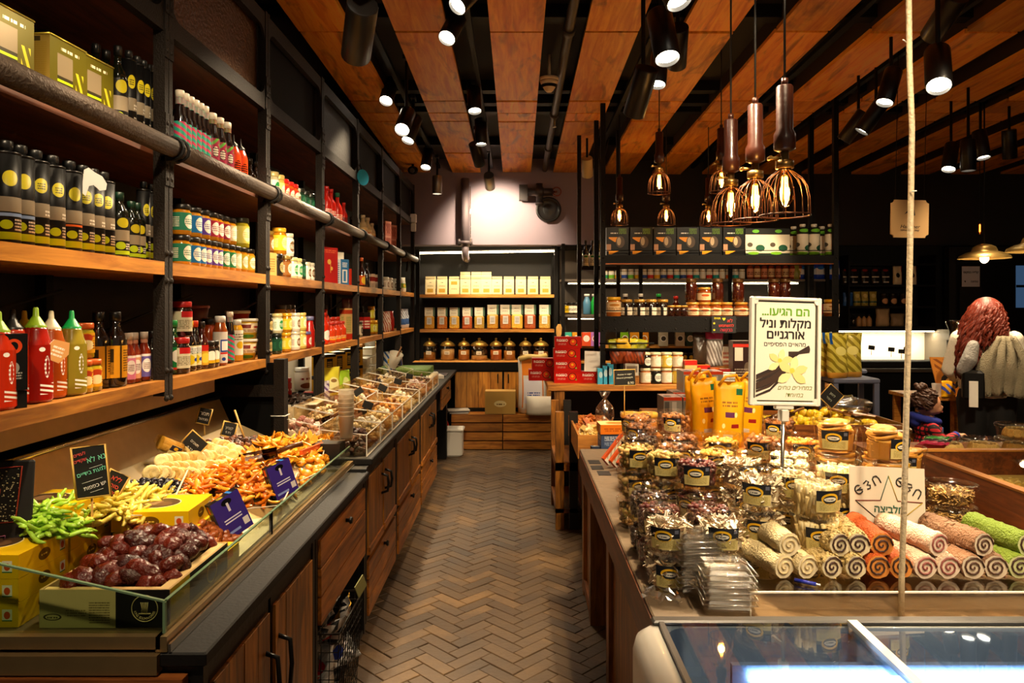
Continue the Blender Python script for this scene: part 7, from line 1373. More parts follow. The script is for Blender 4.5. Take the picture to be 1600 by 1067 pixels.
for i in range(8): g(bottle('sauce_bottle',.038,.25,liq('#7a3010'),'#c87a2a',label('lq%d'%(i%2),('#d8906a','#e0c090')[i%2],[('t',.3,.7,.3,.7,'#6a2a1c',2)],.4),(.1,.5)),1172+i*11,8.56,1.915,'tall amber liqueur bottle on the far shelving','bottle','amber bottles on the far shelving')
for i in range(9): g(['white_bowl',MB().lathe([(.03,0),(.06,.02),(.065,.05),(.06,.052)],16).mesh('wb',mat('#d8d0bc',.3))],955+i*14,8.6,1.50,'small white bowl in the row under the led strip','bowl','white bowls',0,(1,1,.9))
BCF=pouch('coffee_bag',.13,.08,.22,label('bcf','#1a3aa8',[('r',.1,.9,.25,.6,'#c8d0dc'),('e',.5,.6,.3,.08,'#2a6ac0')],.3),wr=.012)
for x in (1256,1268,1281,1294,1304): g(BCF,x,8.55,1.915,'blue and white coffee bag on the far shelving','bag','blue coffee bags')
g(pouch('coffee_bag',.1,.07,.22,mat('#8a8a2a',.4),wr=.01),1244,8.55,1.915,'olive coffee bag beside the blue ones','bag')
for i,(x,c) in enumerate(((1247,'#c8401c'),(1259,'#c8a01c'),(1271,'#b0285a'),(1283,'#a81c30'),(1290,'#3a8a3a'))): g(pouch('snack_bag',.12,.06,.12,mat(c,.35),wr=.01),x,8.52,1.50,'%s snack bag on the lower board of the far shelving'%('red','yellow','pink','crimson','green')[i],'bag','small snack bags')
for i,(x,c,nm) in enumerate(((884,'#d8b81c','yellow'),(893,'#e0dcc8','white'),(901,'#e0dcc8','white'))): g(jar('spice_jar',.036,.14,liq('#3a2a1c'),'#171411',label('dj'+nm,c,[('t',.2,.8,.3,.7,'#2a2420',3)],.4)),x,8.56,1.50,'dark jar with %s label beside the ladder post'%nm,'jar','dark jars by the ladder')
for x,c,nm in ((917,'#4a7a9a','steel blue'),(929,'#1f9a3a','green')): g(bottle('drink_bottle',.045,.24,mat(c,.25,0,.5,.4),'#d8d4cc',None,s=.6,nr=.6),x,8.55,1.50,'%s drink bottle beside the ladder post'%nm,'bottle','drink bottles by the ladder')
TC=lambda c,c2: label('tcar'+c,c,[('e',.5,.55,.36,.24,'#efe8dc'),('e',.5,.55,.27,.17,c2)],.4)
for i,(x,c,c2,nm) in enumerate(((886,'#3fb09a','#e8e4d8','mint'),(901,'#e09a28','#e8e4d8','amber'),(916,'#d8502a','#e8e4d8','red orange'),(930,'#b070c0','#8a1c4a','lilac'),(976,'#7fb81c','#6a4a20','lime'),(991,'#e0941c','#c87a10','orange'),(1006,'#d8861c','#b86a10','deep orange'),(1036,'#c8c0a8','#3a3428','cream'),(1062,'#d8ccb0','#2a241c','pale'),(1078,'#2a3a2a','#c8c0a0','dark green'))):
    g(carton('tea_carton',.105,.06,.16,TC(c,c2)),x,8.5,1.13,'%s tea carton with a round picture on the far shelving'%nm,'carton','round picture tea cartons')
for i in range(22): g(jar('capsule_tin',.04,.1,label('cap%d'%(i%3),'#17130f',[('e',.5,.55,.1,.3,'#d8a81c'),('r',0,1,0,.2,('#c8281c','#e0c020','#8a8478')[i%3])],.4),'#17130f'),965+i*9.5,8.52,.95,'small black tin with a yellow dot on the far shelving','tin','black tins with yellow dots')
# ================================================================ HANGING RACK
r=empty('hanging_rack',(1.68,6.25,0)); RX0,RX1=.711-1.68,2.64-1.68
for x in (RX0,RX1):
    for y in (-.25,.25):
        ob('post',MB().box(x-.02,x+.02,y-.02,y+.02,.95,hc(6.25)+.05).mesh('ps',STEEL),r)
        if True:
            for k in range(9): ob('rivet',MB().ball((x,y-.021,1.4+.15*k),.009,6,4,sc=(1,.5,1)).mesh('rv',STEEL),r)
ob('shelf_board',MB().box(RX0+.02,RX1-.02,-.25,.25,1.965,2.012).mesh('sb',W_DARKB),r); ob('front_rail',MB().box(RX0+.02,RX1-.02,-.265,-.245,1.955,2.02).mesh('fr',STEEL),r); ob('copper_edge',MB().box(RX0+.02,RX1-.02,-.262,-.25,1.945,1.954).mesh('ce',mat('#8a4a20',.4,.6)),r)
ob('shelf_board',MB().box(RX0+.02,RX1-.02,-.25,.25,1.465,1.505).mesh('sb',W_DARKB),r); ob('front_beam',MB().box(RX0+.02,RX1-.02,-.27,-.25,1.385,1.515).mesh('fb',STEEL),r)
for k in range(8):
    for z in (1.41,1.49): ob('rivet',MB().ball((RX0+.1+.25*k,-.271,z),.008,6,4,sc=(1,.5,1)).mesh('rv',IRON),r)
for z in (2.06,1.56): ob('guard_wire',MB().tube([(RX0,-.258,z),(RX1,-.258,z)],.004,6).mesh('gw',BLACK),r)
tag(r,'black iron rack on posts up to the ceiling above the goods tables','rack')
r=empty('ladder_post',(.60,7.0,0)); ob('post',MB().box(-.018,.018,-.02,.02,.0,hc(7)+.05).mesh('p',STEEL),r); ob('post',MB().box(.36,.396,-.02,.02,.0,hc(7)+.05).mesh('p',STEEL),r)
for z in (1.975,1.80): ob('shelf_board',MB().box(.018,.36,-.06,.12,z-.03,z).mesh('sb',STEEL),r)
for k in range(10): ob('rivet',MB().ball((0,-.021,1.3+.18*k),.01,6,4,sc=(1,.5,1)).mesh('rv',IRON),r)
tag(r,'iron ladder frame with a small bottle shelf behind the rack','frame')
for x in (915,925.5,936): g(bottle('wine_bottle',.03,.26,liq('#0c0f0a'),'#0f0e0c',label('wbl','#d8d0c0',[('t',.35,.65,.3,.7,'#3a3a30',3),('r',.4,.6,.75,.95,'#2a6a3a')],.4),(.05,.45),.6,.35),x,7.0,1.975,'dark bottle with white label on the ladder shelf','bottle','bottles on the ladder shelf')
PRS=label('press','#070606',[('s',.1,.75,.5,.66,'#d8881c',1.5,.7),('e',.62,.5,.2,.2,'#4a3c30'),('e',.56,.52,.09,.14,'#a89070'),('r',.0,.2,.18,.42,'#a87a5a'),('s',.1,1,.08,.2,'#e0941c',2,-.7),('t',.15,.5,.78,.84,'#e8e0d0',1),('r',.55,.9,.76,.95,'#5a7a1c'),('t',.55,.9,.76,.95,'#070606',3)],.35)
BKM=mat('#070606',.5,0,.3)
for x in (963,999.7,1036,1071.6,1107,1143): g(carton('oil_can',.185,.16,.245,PRS,BKM,mat('#2a2420',.3,.6)),x,6.12,2.012,'square black can with an orange mill stone print on the rack','oil can','black oil cans on the rack')
WGT=label('wgt','#c8bca4',[('r',0,1,.78,1,'#1a1a16'),('e',.5,.9,.15,.06,'#5a9a2a'),('e',.25,.42,.12,.08,'#4a4034'),('e',.7,.3,.2,.12,'#1e4a34'),('r',0,1,0,.12,'#16241a'),('e',.4,.12,.25,.05,'#6aa020')],.35)
for x in (1176,1211): g(carton('oil_can',.19,.16,.235,WGT,BKM,mat('#2a2420',.3,.6)),x,6.12,2.012,'square white and black oil can with a green grove print on the rack','oil can','white oil cans on the rack')
wst=tin('oil_tin',.047,.245,WGT,'#c8c0b0')
for x in (1240,1254,1272,1284,1298): g(wst,x,6.1 if x in(1254,1272,1298) else 6.28,2.012,'round white oil tin with a green grove print on the rack','oil tin','white oil tins on the rack')
HON=label('hon','#d8b888',[('e',.5,.7,.12,.12,'#a86a20'),('t',.3,.7,.2,.5,'#8a5a2a',3)],.4); honey=jar('honey_jar',.056,.125,liq('#7a3408'),'#b8802a',label('honl','#d8bc90',[('e',.5,.65,.1,.18,'#b8501c'),('t',.42,.58,.2,.4,'#8a5a2a',2)],.4),(.15,.62)); dhoney=jar('honey_jar',.05,.2,liq('#3a1206'),'#5a3a14')
for x in (1082,1100,1117,1134,1158,1180,1204): g(honey,x,6.07,1.505,'honey jar with a cream label in the front row of the rack','jar','honey jars')
for x,z in ((1080,1.631),(1121,1.631),(1153,1.631),(1209,1.631),(1226,1.631)): g(dhoney,x,6.12 if z else 6.1,z,'tall plain jar of dark honey standing on the other honey jars','jar','dark honey jars')
for x in (1082,1121,1153,1209,1226): g(honey,x,6.22,1.505,'honey jar in the second row of the rack','jar','honey jars of the second row')
g(honey,1100,6.1,1.631,'honey jar with a cream label on top between dark jars','jar'); g(jar('honey_jar',.062,.17,liq('#b8641c'),'#d8a018',HON,(.25,.75)),959,6.08,1.505,'large amber honey jar with yellow lid at the end of the rack','jar'); g(jar('honey_jar',.062,.15,liq('#8a4a14'),'#d8a018',HON,(.25,.75)),1299,6.08,1.505,'honey jar with yellow lid beside the rack end post','jar')
BSL=label('bsl','#d0c4ac',[('r',.42,.5,0,1,'#17130f'),('t',.1,.4,.2,.8,'#4a4030',4)],.4); dsy=bottle('date_syrup_bottle',.045,.20,liq('#150c08'),'#d8d0c4',BSL,(.1,.45),.52,.4); dsy2=jar('date_syrup_jar',.05,.15,liq('#1a0d08'),'#a87a2a',BSL,(.12,.55))
for x in (977,1001): g(dsy,x,6.22,1.505,'dark syrup bottle with white cap in the second row','bottle','dark syrup bottles')
for x in (979,999,1017,1035): g(dsy2,x,6.08,1.505,'dark syrup jar with pale label in the front row','jar','dark syrup jars')
g(bottle('date_syrup_bottle',.045,.2,liq('#20100a'),'#1c9a3a',None,s=.52),1029,6.22,1.505,'dark bottle with green cap in the second row','bottle'); g(bottle('date_syrup_bottle',.045,.18,liq('#4a1408'),'#c0281c',None,s=.52),1056,6.25,1.505,'dark bottle with red cap in the second row','bottle')
for x in (1048,1058,1068): g(jar('date_syrup_jar',.04,.1,liq('#2a1006'),'#a87a2a'),x,6.06,1.505,'small plain dark jar between syrups and honeys','jar','small dark jars')
p=at(1131,507,5.965); o=ob('hand_lettered_sign',MB().box(-.10,.10,0,.004,-.07,.07).mesh('hl',mat('#14110f',.7)),None,p)
for tx,x,z,s,c in (('תודה',-.055,.05,.026,'#d8c81c'),('לא',.05,.03,.04,'#c8382a'),('להשתמש',.02,-.01,.032,'#c8382a'),('בבקשה',.02,-.045,.034,'#b82a3a')): ob('lettering',text_mesh(tx,s,mat(c,.7),True,.0005,.0004),o,(x,-.002,z))
for x,z in ((-.08,.01),(-.08,-.045)): ob('doodle',MB().prism([(.012*(1 if k%2==0 else .45)*math.cos(PI/2+k*PI/5),.012*(1 if k%2==0 else .45)*math.sin(PI/2+k*PI/5)) for k in range(10)],0,.001,M=Matrix.Rotation(PI/2,4,'X')).mesh('dd',mat('#d8c81c',.7)),o,(x,-.002,z))
ob('doodle',MB().prism([(0,-.014),(.014,.004),(.008,.012),(0,.006),(-.008,.012),(-.014,.004)],0,.001,M=Matrix.Rotation(PI/2,4,'X')).mesh('dh',mat('#d8c81c',.7)),o,(.0,-.002,.045)); tag(o,'black hand-lettered sign with yellow stars on the rack beam','sign')
# bunch of snack bags hanging from the ladder post
HB_=[pouch('hanging_bag',.13,.04,.2,label('hb%d'%i,c,[('r',0,1,.6,1,c2),('s',0,1,0,.55,'#8a3a18',3,4)],.3),wr=.015) for i,(c,c2) in enumerate((('#6a2a14','#a8a01c'),('#5a2a1a','#8a8a1c'),('#7a3a1c','#c8a020')))]
for i in range(1,5): put(HB_[i%3],(.79+.045*i-.02,5.795+.005*(i%3),1.14),0,None,'shiny brown and yellow snack bag in the hanging bunch','bag','hanging snack bags',rot=(R.uniform(-.2,.2),-.22+.1*i,R.uniform(-.4,.4)))
tag(ob('hanging_hook',MB().tube([(.9,5.95,1.39),(.9,5.86,1.42),(.9,5.80,1.36),(.9,5.80,1.30)],.005,6).tube([(.66,5.80,1.30),(1.1,5.80,1.30)],.007,6).tube([(.7,5.79,1.25),(1.06,5.79,1.25)],.012,6).mesh('hk',BLACK)),'black hook rail holding the bunch of snack bags','hook')
# ================================================================ GOODS TABLES BEHIND THE NUT TABLE
o=empty('goods_table',(1.2,6.3,0)); ob('table_top',MB().rbox(-.95,1.4,-.36,.36,.90,.955,.006).mesh('tt',W_CRATE),o)
for x in (-.85,.3,1.3):
    for y in (-.3,.3): ob('leg',MB().box(x-.04,x+.04,y-.04,y+.04,0,.90).mesh('lg',W_DOOR),o)
ob('lower_shelf',MB().box(-.85,1.3,-.28,.28,.3,.33).mesh('ls',W_TABLEX),o); ob('kick_board',MB().box(-.85,1.3,.24,.26,.33,.88).mesh('kb',FR),o); tag(o,'wooden goods table under the hanging rack','table')
RB=label('redbox','#b8160e',[('e',.68,.55,.15,.34,'#1c0a08'),('e',.68,.55,.125,.29,'#d8401c'),('e',.68,.6,.05,.1,'#e8a81c'),('t',.12,.42,.6,.78,'#f0e0d0',1),('t',.12,.42,.3,.48,'#d88a7a',2),('e',.82,.3,.03,.07,'#7aa83a')],.3); RBS=mat('#8a0f0a',.35)
rb=['tea_gift_box',MB().box(-.112,.112,-.06,.06,0,.096,fm=(0,1,0,1,2,2)).mesh('rb',[RB,RBS,mat('#b8281c',.35)]),('lettering',(lambda m:(m.transform(T(-.05,-.0605,.066)),m)[1])(text_mesh('ROSSO',.03,mat('#f4e8dc',.5),False,.0003,.0004)))]
for x,k in ((886,0),(927,0),(886,1),(885,2),(887,3),(868,0)): g(rb,x if x!=868 else 846,6.1 if x!=868 else 6.3,.955+.0968*k,'red tea gift box with a round cup picture %s'%('at the foot of the stack' if k==0 else ('on top of the stack' if k==3 else 'inside the stack')),'gift box','red tea gift boxes')
g(rb,851,6.3,.955+.0968,'red tea gift box lying behind the tall stack','gift box')
o=tag(ob('paper_sheet',MB().box(-.075,.075,0,.003,0,.17).mesh('ps',mat('#f4eee4',.6)),None,((927-VX)/FPX*6.03,6.03,1.053),(-.1,.03,0)),'white paper sheet leaning on the red gift boxes','paper')
for i,x in enumerate((938,946,953)): g(carton('wipes_pack',.05,.06,.13+.02*i,label('bl%d'%i,'#4ab8e0',[('e',.5,.6,.3,.2,'#c8e8f0')],.35)),x,5.98,.955,'light blue packet standing on the goods table','packet','light blue packets')
SQJ=[jar('jam_jar',.045,.13,liq(c),'#d8c8a0',jl('sq'+nm,lc,'#e8e0d0'),(.1,.75),sq=4) for c,nm,lc in (('#b8601c','amber','#d8c8a8'),('#1a120e','black','#1c1814'),('#a8541c','orange','#e0d0b0'),('#c89a1c','gold','#d8b848'))]
for k in range(2):
    for i,x in enumerate((1008,1024,1041,1058)): g(SQJ[(i+k)%4],x,6.0,.955+.131*k,'square jam jar %s of the goods table'%('in the upper layer' if k else 'in the lower layer'),'jar','square jam jars')
g(carton('white_carton',.11,.1,.13,label('whc','#d8d0c0',[('r',0,1,.8,1,'#e8e0d0'),('r',.1,.9,.2,.6,'#8a7a6a')],.4)),986,6.02,.955+.07,'pale carton behind the chalkboard with the price','carton'); tag(ob('carton_block',MB().box(-.06,.06,-.05,.05,0,.0695).mesh('cb',W_CRATE),None,((986-VX)/FPX*6.02,6.02,.955)),'small wooden block under the pale carton','block')
for i,(x,c,c2,h) in enumerate(((1078,'#d8b870','#c8281c',.2),(1098,'#c8943a','#c8281c',.16),(1113,'#3a2420','#c05a1c',.14),(1130,'#c8b8a0','#8a1c1c',.13))): g(carton('biscuit_carton',.1,.08,h,label('bcx%d'%i,c,[('r',0,1,.8,1,c2),('t',.2,.8,.2,.6,'#5a3a20',4)],.4)),x,5.95,.955,'%s biscuit carton among the goods under the rack'%('gold','amber','dark brown','grey')[i],'carton','biscuit cartons')
g(pouch('gift_bag',.15,.08,.3,label('gfb','#8a8078',[('r',0,1,.75,1,'#d84a7a'),('s',0,1,0,.7,'#d0ccc8',4,5)],.2),wr=.025),1116,6.1,.955+.141,'crinkled silver bag with pink top under the rack','bag'); g(pouch('gift_bag',.13,.08,.26,mat('#4a3a2c',.25),wr=.025),1094,6.12,.955+.161,'crinkled dark brown bag under the rack','bag')
tag(ob('bag_riser',MB().box(-.16,.16,-.06,.06,0,.14).mesh('br',W_CRATE),None,((1106-VX)/FPX*6.14,6.14,.955)),'wooden riser under the crinkled bags','riser')
g(carton('wine_box',.15,.12,.36,label('wnb','#2a1814',[('r',0,1,.86,.93,'#b02a1c'),('r',.1,.55,.55,.85,'#c8bca8'),('e',.8,.4,.18,.12,'#5a4a3a'),('t',.1,.9,.1,.4,'#8a7a68',5)],.4),mat('#8a8078',.4)),1156,5.95,.955,'tall dark wine carton with a red band beside the vanilla poster','carton'); g(carton('wine_box',.12,.1,.3,label('wnp','#c8b8a0',[('t',.1,.9,.1,.9,'#a8402a',7)],.5)),1136,6.15,.955+.0,'tall patterned beige carton behind the dark one','carton')
# striped capsule boxes
STR=label('strb','#8a8478',[('r',0,1,.85,1,'#c8401c'),('r',.05,.3,0,.8,'#5a5650'),('r',.45,.7,0,.8,'#b8b0a4')],.3,.2); STT=label('strt','#d8d0c8',[('s',0,1,0,1,'#8a1c14',4,3),('r',.1,.5,.2,.5,'#2a2420')],.4)
tag(ob('capsule_table',MB().box(.95,1.75,4.90,5.42,0,.80).rbox(.92,1.78,4.88,5.45,.80,.83,.004).mesh('ct',W_TABLEX)),'dark low table carrying the striped capsule boxes','table')
for i,(x,Z,k) in enumerate(((1046,5.0,0),(1076,5.0,0),(1108,5.0,0),(1140,5.0,0),(1060,5.27,0),(1095,5.27,0),(1130,5.27,0),(1165,5.27,0),(1076,5.27,1),(1110,5.27,1))): g(carton('capsule_box',.125,.2,.15,STR,mat('#9a948a',.3,.3),STT),x,Z,.8305+.1505*k,'striped grey capsule box with a red edge %s'%('on top of the others' if k else 'standing on the low table'),'carton','striped capsule boxes',.03)
SW_=jar('salt_jar',.035,.06,liq('#e0d8c8'),'#e8e0d0')
for k in range(2):
    for x in (1125,1134,1143): g(SW_,x,5.72,.955+.061*k,'small white jar in the two-layer pyramid by the wine carton','jar','small white jars')
# ================================================================ STOOL WITH PASTA BAGS, STEPS
Zs=5.25; xs=(1325-VX)/FPX*Zs; o=empty('grey_stool',(xs,Zs,0)); GM=mat('#6a7088',.45)
ob('seat',MB().rbox(-.16,.17,-.13,.13,1.05,1.085,.008).mesh('st',GM),o); ob('step',MB().rbox(-.02,.19,.1,.2,1.10,1.13,.008).mesh('sp',GM),o)
for x in (-.14,.15):
    for y in (-.11,.12): ob('leg',MB().box(x-.018,x+.018,y-.012,y+.012,0,1.05).mesh('lg',GM),o)
for z in (.3,.6): ob('rung',MB().box(-.14,.15,-.118,-.1,z,z+.03).mesh('rg',GM),o)
tag(o,'grey plastic step stool carrying bags of pasta','stool')
PSB=label('psb','#c8b84a',[('s',0,1,.05,.95,'#8a7a20',5,2.5),('r',.1,.25,.75,1,'#1c4a90'),('r',0,1,.0,.12,'#d89a3a'),('e',.6,.6,.25,.1,'#e0d478')],.25)
for x,Zq,rz in ((1308,5.2,.1),(1328,5.27,-.25),(1296,5.3,.2)): g(pouch('pasta_pouch',.16,.08,.32,PSB,wr=.03),x,Zq,1.085,'crinkled bag of wide yellow pasta on the grey stool','pasta bag','pasta bags on the stool',rz)
tag(ob('plastic_bag',MB().ball((0,0,.06),.1,12,8,sc=(1.5,.7,.6),bump=.5,fq=5).mesh('pb',clear('#f0f0f4',.3,.18,.85)),None,(2.12,4.62,.902)),'crumpled clear plastic bag lying behind the yellow fruit','plastic bag')
# ================================================================ FAR RIGHT
r=empty('coffee_shelving',(4.35,8.62,0)); SX0,SX1=-.45,.55
for h in (1.36,1.60,1.85,2.1): ob('shelf_board',MB().box(SX0,SX1,-.15,.2,h-.025,h).mesh('sb',BLACK),r)
for x in (SX0-.02,SX1): ob('side_board',MB().box(x,x+.02,-.15,.2,1.337,2.2).mesh('sd',BLACK),r)
tag(r,'black wall shelving with coffee bags above the lit counter','shelving')
CFB=pouch('coffee_bag',.11,.07,.19,label('cfb','#17130f',[('r',.1,.9,.45,.52,'#c8c0b4'),('r',.2,.8,.12,.2,'#a8a098'),('e',.5,.9,.3,.08,'#8a2a1c')],.3),wr=.01); WCB=pouch('coffee_bag',.11,.07,.22,label('wcb','#c8b898',[('e',.45,.5,.22,.13,'#17130f'),('r',.85,1,0,1,'#8a1c1c')],.4),wr=.01)
for x in (1322,1334,1351,1367,1383): g(CFB,x,8.55,1.85,'black coffee bag with a pale stripe on the black shelving','bag','black coffee bags')
for x in (1402,1425): g(WCB,x,8.53,1.85,'cream coffee bag with a black disc on the black shelving','bag','cream coffee bags')
GCB=pouch('coffee_bag',.09,.06,.17,label('gcb','#a8984a',[('r',0,1,.22,.34,'#3a5a4a'),('e',.5,.7,.3,.14,'#c8bc78')],.35),wr=.01)
g(pouch('coffee_bag',.12,.07,.16,mat('#2a5aa0',.35),wr=.015),1325,8.55,1.60,'blue foil bag on the black shelving','bag')
for x in (1339,1351,1364): g(GCB,x,8.55,1.60,'olive gold coffee bag on the black shelving','bag','olive coffee bags')
for x in (1381,1395,1411): g(jar('dark_jar',.045,.15,label('djr','#1a1410',[('e',.5,.45,.14,.25,'#c89a70')],.3),'#15110e'),x,8.55,1.60,'dark jar with a small picture on the black shelving','jar','dark picture jars')
for i,x in enumerate((1326,1333,1342,1350,1358)): g(bottle('small_bottle',.03,.14,liq('#1a140e') if i<2 else mat('#b88a58',.4),'#15110e',None,s=.6),x,8.55,1.36,'small %s bottle on the lowest black shelf'%('dark' if i<2 else 'tan'),'bottle','small bottles on the black shelf')
g(pouch('coffee_bag',.17,.1,.22,mat('#b09068',.6),wr=.02),1379,8.55,1.36,'tan paper sack on the lowest black shelf','bag'); g(pouch('coffee_bag',.17,.1,.15,mat('#8a7050',.6),wr=.02),1402,8.55,1.36,'slumped brown sack on the lowest black shelf','bag')
o=empty('coffee_counter',(4.3,8.4,0)); ob('splashback',MB().box(-.55,.6,.3,.32,.9,1.31).mesh('sp',mat('#efe6d0',.5)),o); ob('top',MB().box(-.6,.62,-.22,.32,.85,.89).mesh('tp',mat('#3a3028',.4)),o); ob('front',MB().box(-.58,.6,-.18,-.16,.02,.85).mesh('ft',DARK),o); ob('side',MB().box(.60,.62,-.2,.32,.02,1.33).mesh('sd',mat('#6a6052',.5)),o); ob('hood',MB().box(-.55,.62,.05,.32,1.31,1.335).mesh('hd',BLACK),o)
ob('led',MB().box(-.53,.58,.06,.075,1.296,1.306).mesh('ld',emit('#ffe9b8',40)),o); tag(o,'lit counter with a pale splashback under the black shelving','counter')
l=bpy.data.lights.new('counter_led','AREA'); l.shape='RECTANGLE'; l.size=1.1; l.size_y=.03; l.energy=14; l.color=(1,.86,.6); lo=bpy.data.objects.new('counter_led',l); COL.objects.link(lo); lo.parent=o; lo.location=(.03,.09,1.29)
o=tag(ob('nut_tray',MB().rbox(-.5,.52,-.1,.12,0,.08,.01).mesh('nt',BLACK),None,(4.3,8.36,.891)),'long black tray of loose nuts on the lit counter','tray')
for x in (1340,1362,1393,1409,1417): chalk(at(x,543+(x%3)*3,8.3),.075,.05,[],0,R.uniform(-.2,.3),.06,'small grey price card standing in the black tray',False)
for s in bpy.data.objects:
    if s.name.startswith('chalkboard_sign') and 'grey price card' in s.get('label',''): s['group']='grey price cards'
# hanging square sign with notched corners
p=at(1421,342,5.0); w=.13; c=.022; P=[]
for sx,sy in ((1,-1),(1,1),(-1,1),(-1,-1)):
    arc=[(sx*(w-c*math.sin(k*PI/8)),sy*(w-c*math.cos(k*PI/8))) for k in range(5)]
    if sx*sy>0: arc=arc[::-1]
    P+=arc[::-1]
o=ob('shop_sign',MB().prism(P,-.006,.006,M=Matrix.Rotation(PI/2,4,'X')).mesh('sg',mat('#b08a58',.6)),None,p,(0,.02,0)); K_=mat('#1c140e',.7)
def fl2(poly,z=-.0065): return MB().prism(poly,0,.0008,M=Matrix.Rotation(PI/2,4,'X'))
ob('crane_emblem',fl2([(-.012,.068),(.006,.07),(.018,.05),(.026,.015),(.018,.012),(.012,.0),(.012,-.035),(.016,-.045),(.006,-.045),(.005,-.02),(-.002,.008),(-.014,.032),(-.035,.028),(-.05,.02),(-.03,.045)]).mesh('em',K_),o,(.01,-.0068,.01)); ob('crane_emblem',fl2([(-.02,-.03),(-.005,-.018),(-.002,-.028),(-.018,-.035)]).mesh('em',K_),o,(.0,-.0068,.01))
ob('lettering',text_mesh('Hanamer',.036,K_,False,.0005,.0003,shear=.3),o,(0,-.007,-.055)); ob('lettering',text_mesh('קפה קלייה טחינה',.018,K_,True,.0005,.0004),o,(0,-.007,-.08))
ob('hanger',MB().tube([(-.1,0,.13),(-.1,0,hc(5)-p.z+.1)],.0025,5).mesh('hg',BLACK),o); ob('hanger',MB().tube([(.1,0,.13),(.1,0,hc(5)-p.z+.1)],.0025,5).mesh('hg',BLACK),o); tag(o,'tan hanging sign with notched corners and a dark emblem','sign')
# door and notice
o=empty('door_1',(5.75,8.6,0)); ob('leaf',MB().box(-.55,.62,0,.05,.02,2.2).mesh('lf',mat('#100e0e',.35)),o); ob('frame',MB().box(-.63,-.55,-.03,.06,0,2.3).box(.62,.7,-.03,.06,0,2.3).box(-.55,.62,-.03,.06,2.2,2.3).mesh('fr',mat('#1c1917',.5)),o); ob('pane',MB().box(.18,.34,-.006,0,1.58,2.08).mesh('pn',emit('#4a6a90',.5)),o); ob('pane_bar',MB().box(.18,.34,-.012,-.006,1.82,1.85).mesh('pb',BLACK),o); ob('handle',MB().tube([(-.45,-.01,1.0),(-.45,-.05,1.0),(-.45,-.05,1.3),(-.45,-.01,1.3)],.012,8).mesh('hd',CHROME),o); tag(o,'dark door with a narrow bluish pane','door',kind='structure')
p=at(1517,432,8.55); o=ob('notice',MB().box(-.105,.105,0,.004,-.12,.12).mesh('nt',mat('#cfc9d4',.6)),None,p)
ob('lettering',text_mesh('קלייה במקום',.034,BT,True,.0006,.0008),o,(0,-.002,.05)); ob('lettering',text_mesh('טחינה',.034,BT,True,.0006,.0008),o,(.04,-.002,-.06)); ob('lettering',text_mesh('ד',.034,BT,True,.0006,.0008),o,(-.07,-.002,-.06)); tag(o,'white paper notice on the dark door','notice')
tag(ob('dark_poster',MB().box(-.13,.13,0,.006,-.2,.2).mesh('dp',mat('#1c1715',.5)),None,at(1517,475,8.56)),'dark poster under the white notice','poster')
# sales counter pieces around the woman
o=empty('sales_counter',(4.9,6.3,0)); ob('front',MB().box(-.55,1.5,-.3,-.27,0,.98).mesh('f',W_TABLEX),o); ob('top',MB().rbox(-.6,1.6,-.34,.4,.98,1.02,.005).mesh('t',W_SHELFX),o); ob('body',MB().box(-.55,1.5,-.27,.35,.02,.98).mesh('b',FR),o); tag(o,'wooden sales counter behind the woman','counter')
for k,(x,z) in enumerate(((1592,0),(1580,1))): crate((4.17,6.0-.0*k,.0+.301*k),.12,.14,.3,'brown wooden crate %s beside the woman'%('on the floor' if k==0 else 'stacked'),W_TABLEX,grp='crates beside the woman')
o=empty('crate_rack',(3.75,6.15,0))
for x in (-.32,-.02,.28): ob('post',MB().box(x-.03,x+.03,-.03,.03,0,.80).mesh('p',W_DRAWX),o); ob('post',MB().box(x-.03,x+.03,.37,.43,0,.80).mesh('p',W_DRAWX),o)
ob('top_board',MB().box(-.36,.32,-.05,.45,.80,.83).mesh('tb',W_DRAWX),o); ob('mid_board',MB().box(-.36,.32,-.04,.44,.42,.45).mesh('mb',W_DRAWX),o); ob('back_board',MB().box(-.36,.32,.40,.42,.1,.8).mesh('bb',DARK),o); tag(o,'wooden stand with open bays beside the toddler','stand')
o=ob('display_board',MB().box(-.11,.13,0,.01,0,.36).mesh('db',label('dboard','#c8802a',[('e',.5,.35,.3,.2,'#1c1410'),('e',.5,.32,.16,.12,'#d8a85a'),('s',.1,.9,.6,.95,'#8a4a14',5,3)],.5)),None,((1488-VX)/FPX*6.25,6.25,.83),(-.5,0,-.1)); ob('prop',MB().tube([(-.12,0,.0),(-.3,-.05,-.02)],.008,6).mesh('pr',mat('#c8a868',.5)),o); tag(o,'sloping orange display board with a dark round print','display board')
g(pouch('snack_bag',.16,.05,.14,label('chz','#e8a81c',[('s',0,1,.2,.8,'#4a5ac0',2,2)],.3),wr=.01),1482,6.12,.83,'bright yellow and blue packet under the display board','packet',None,.3)
g(bottle('water_bottle',.035,.2,clear('#eef4f0',.15,.05,.7),'#4ac02a',None,s=.6,nr=.4),1477,6.45,.831,'clear water bottle with green cap beside the display board','bottle'); g(['coffee_grinder',MB().lathe([(.09,0),(.09,.22),(.06,.25),(.1,.42),(.1,.46)],16).mesh('cg',mat('#3a3632',.3,.5)),('hopper',MB().lathe([(.05,.46),(.11,.62),(.11,.64)],16,cap1=False).mesh('hp',clear('#d8d4cc',.15,.06,.6)))],1499,6.5,.831,'dark coffee grinder with clear hopper behind the display board','grinder')
g(['plastic_cup',MB().lathe([(.03,0),(.042,.11)],14,cap1=False).mesh('pc',milky('#d8d4cc',.4))],1464,6.15,.83,'clear plastic cup at the stand edge','cup')
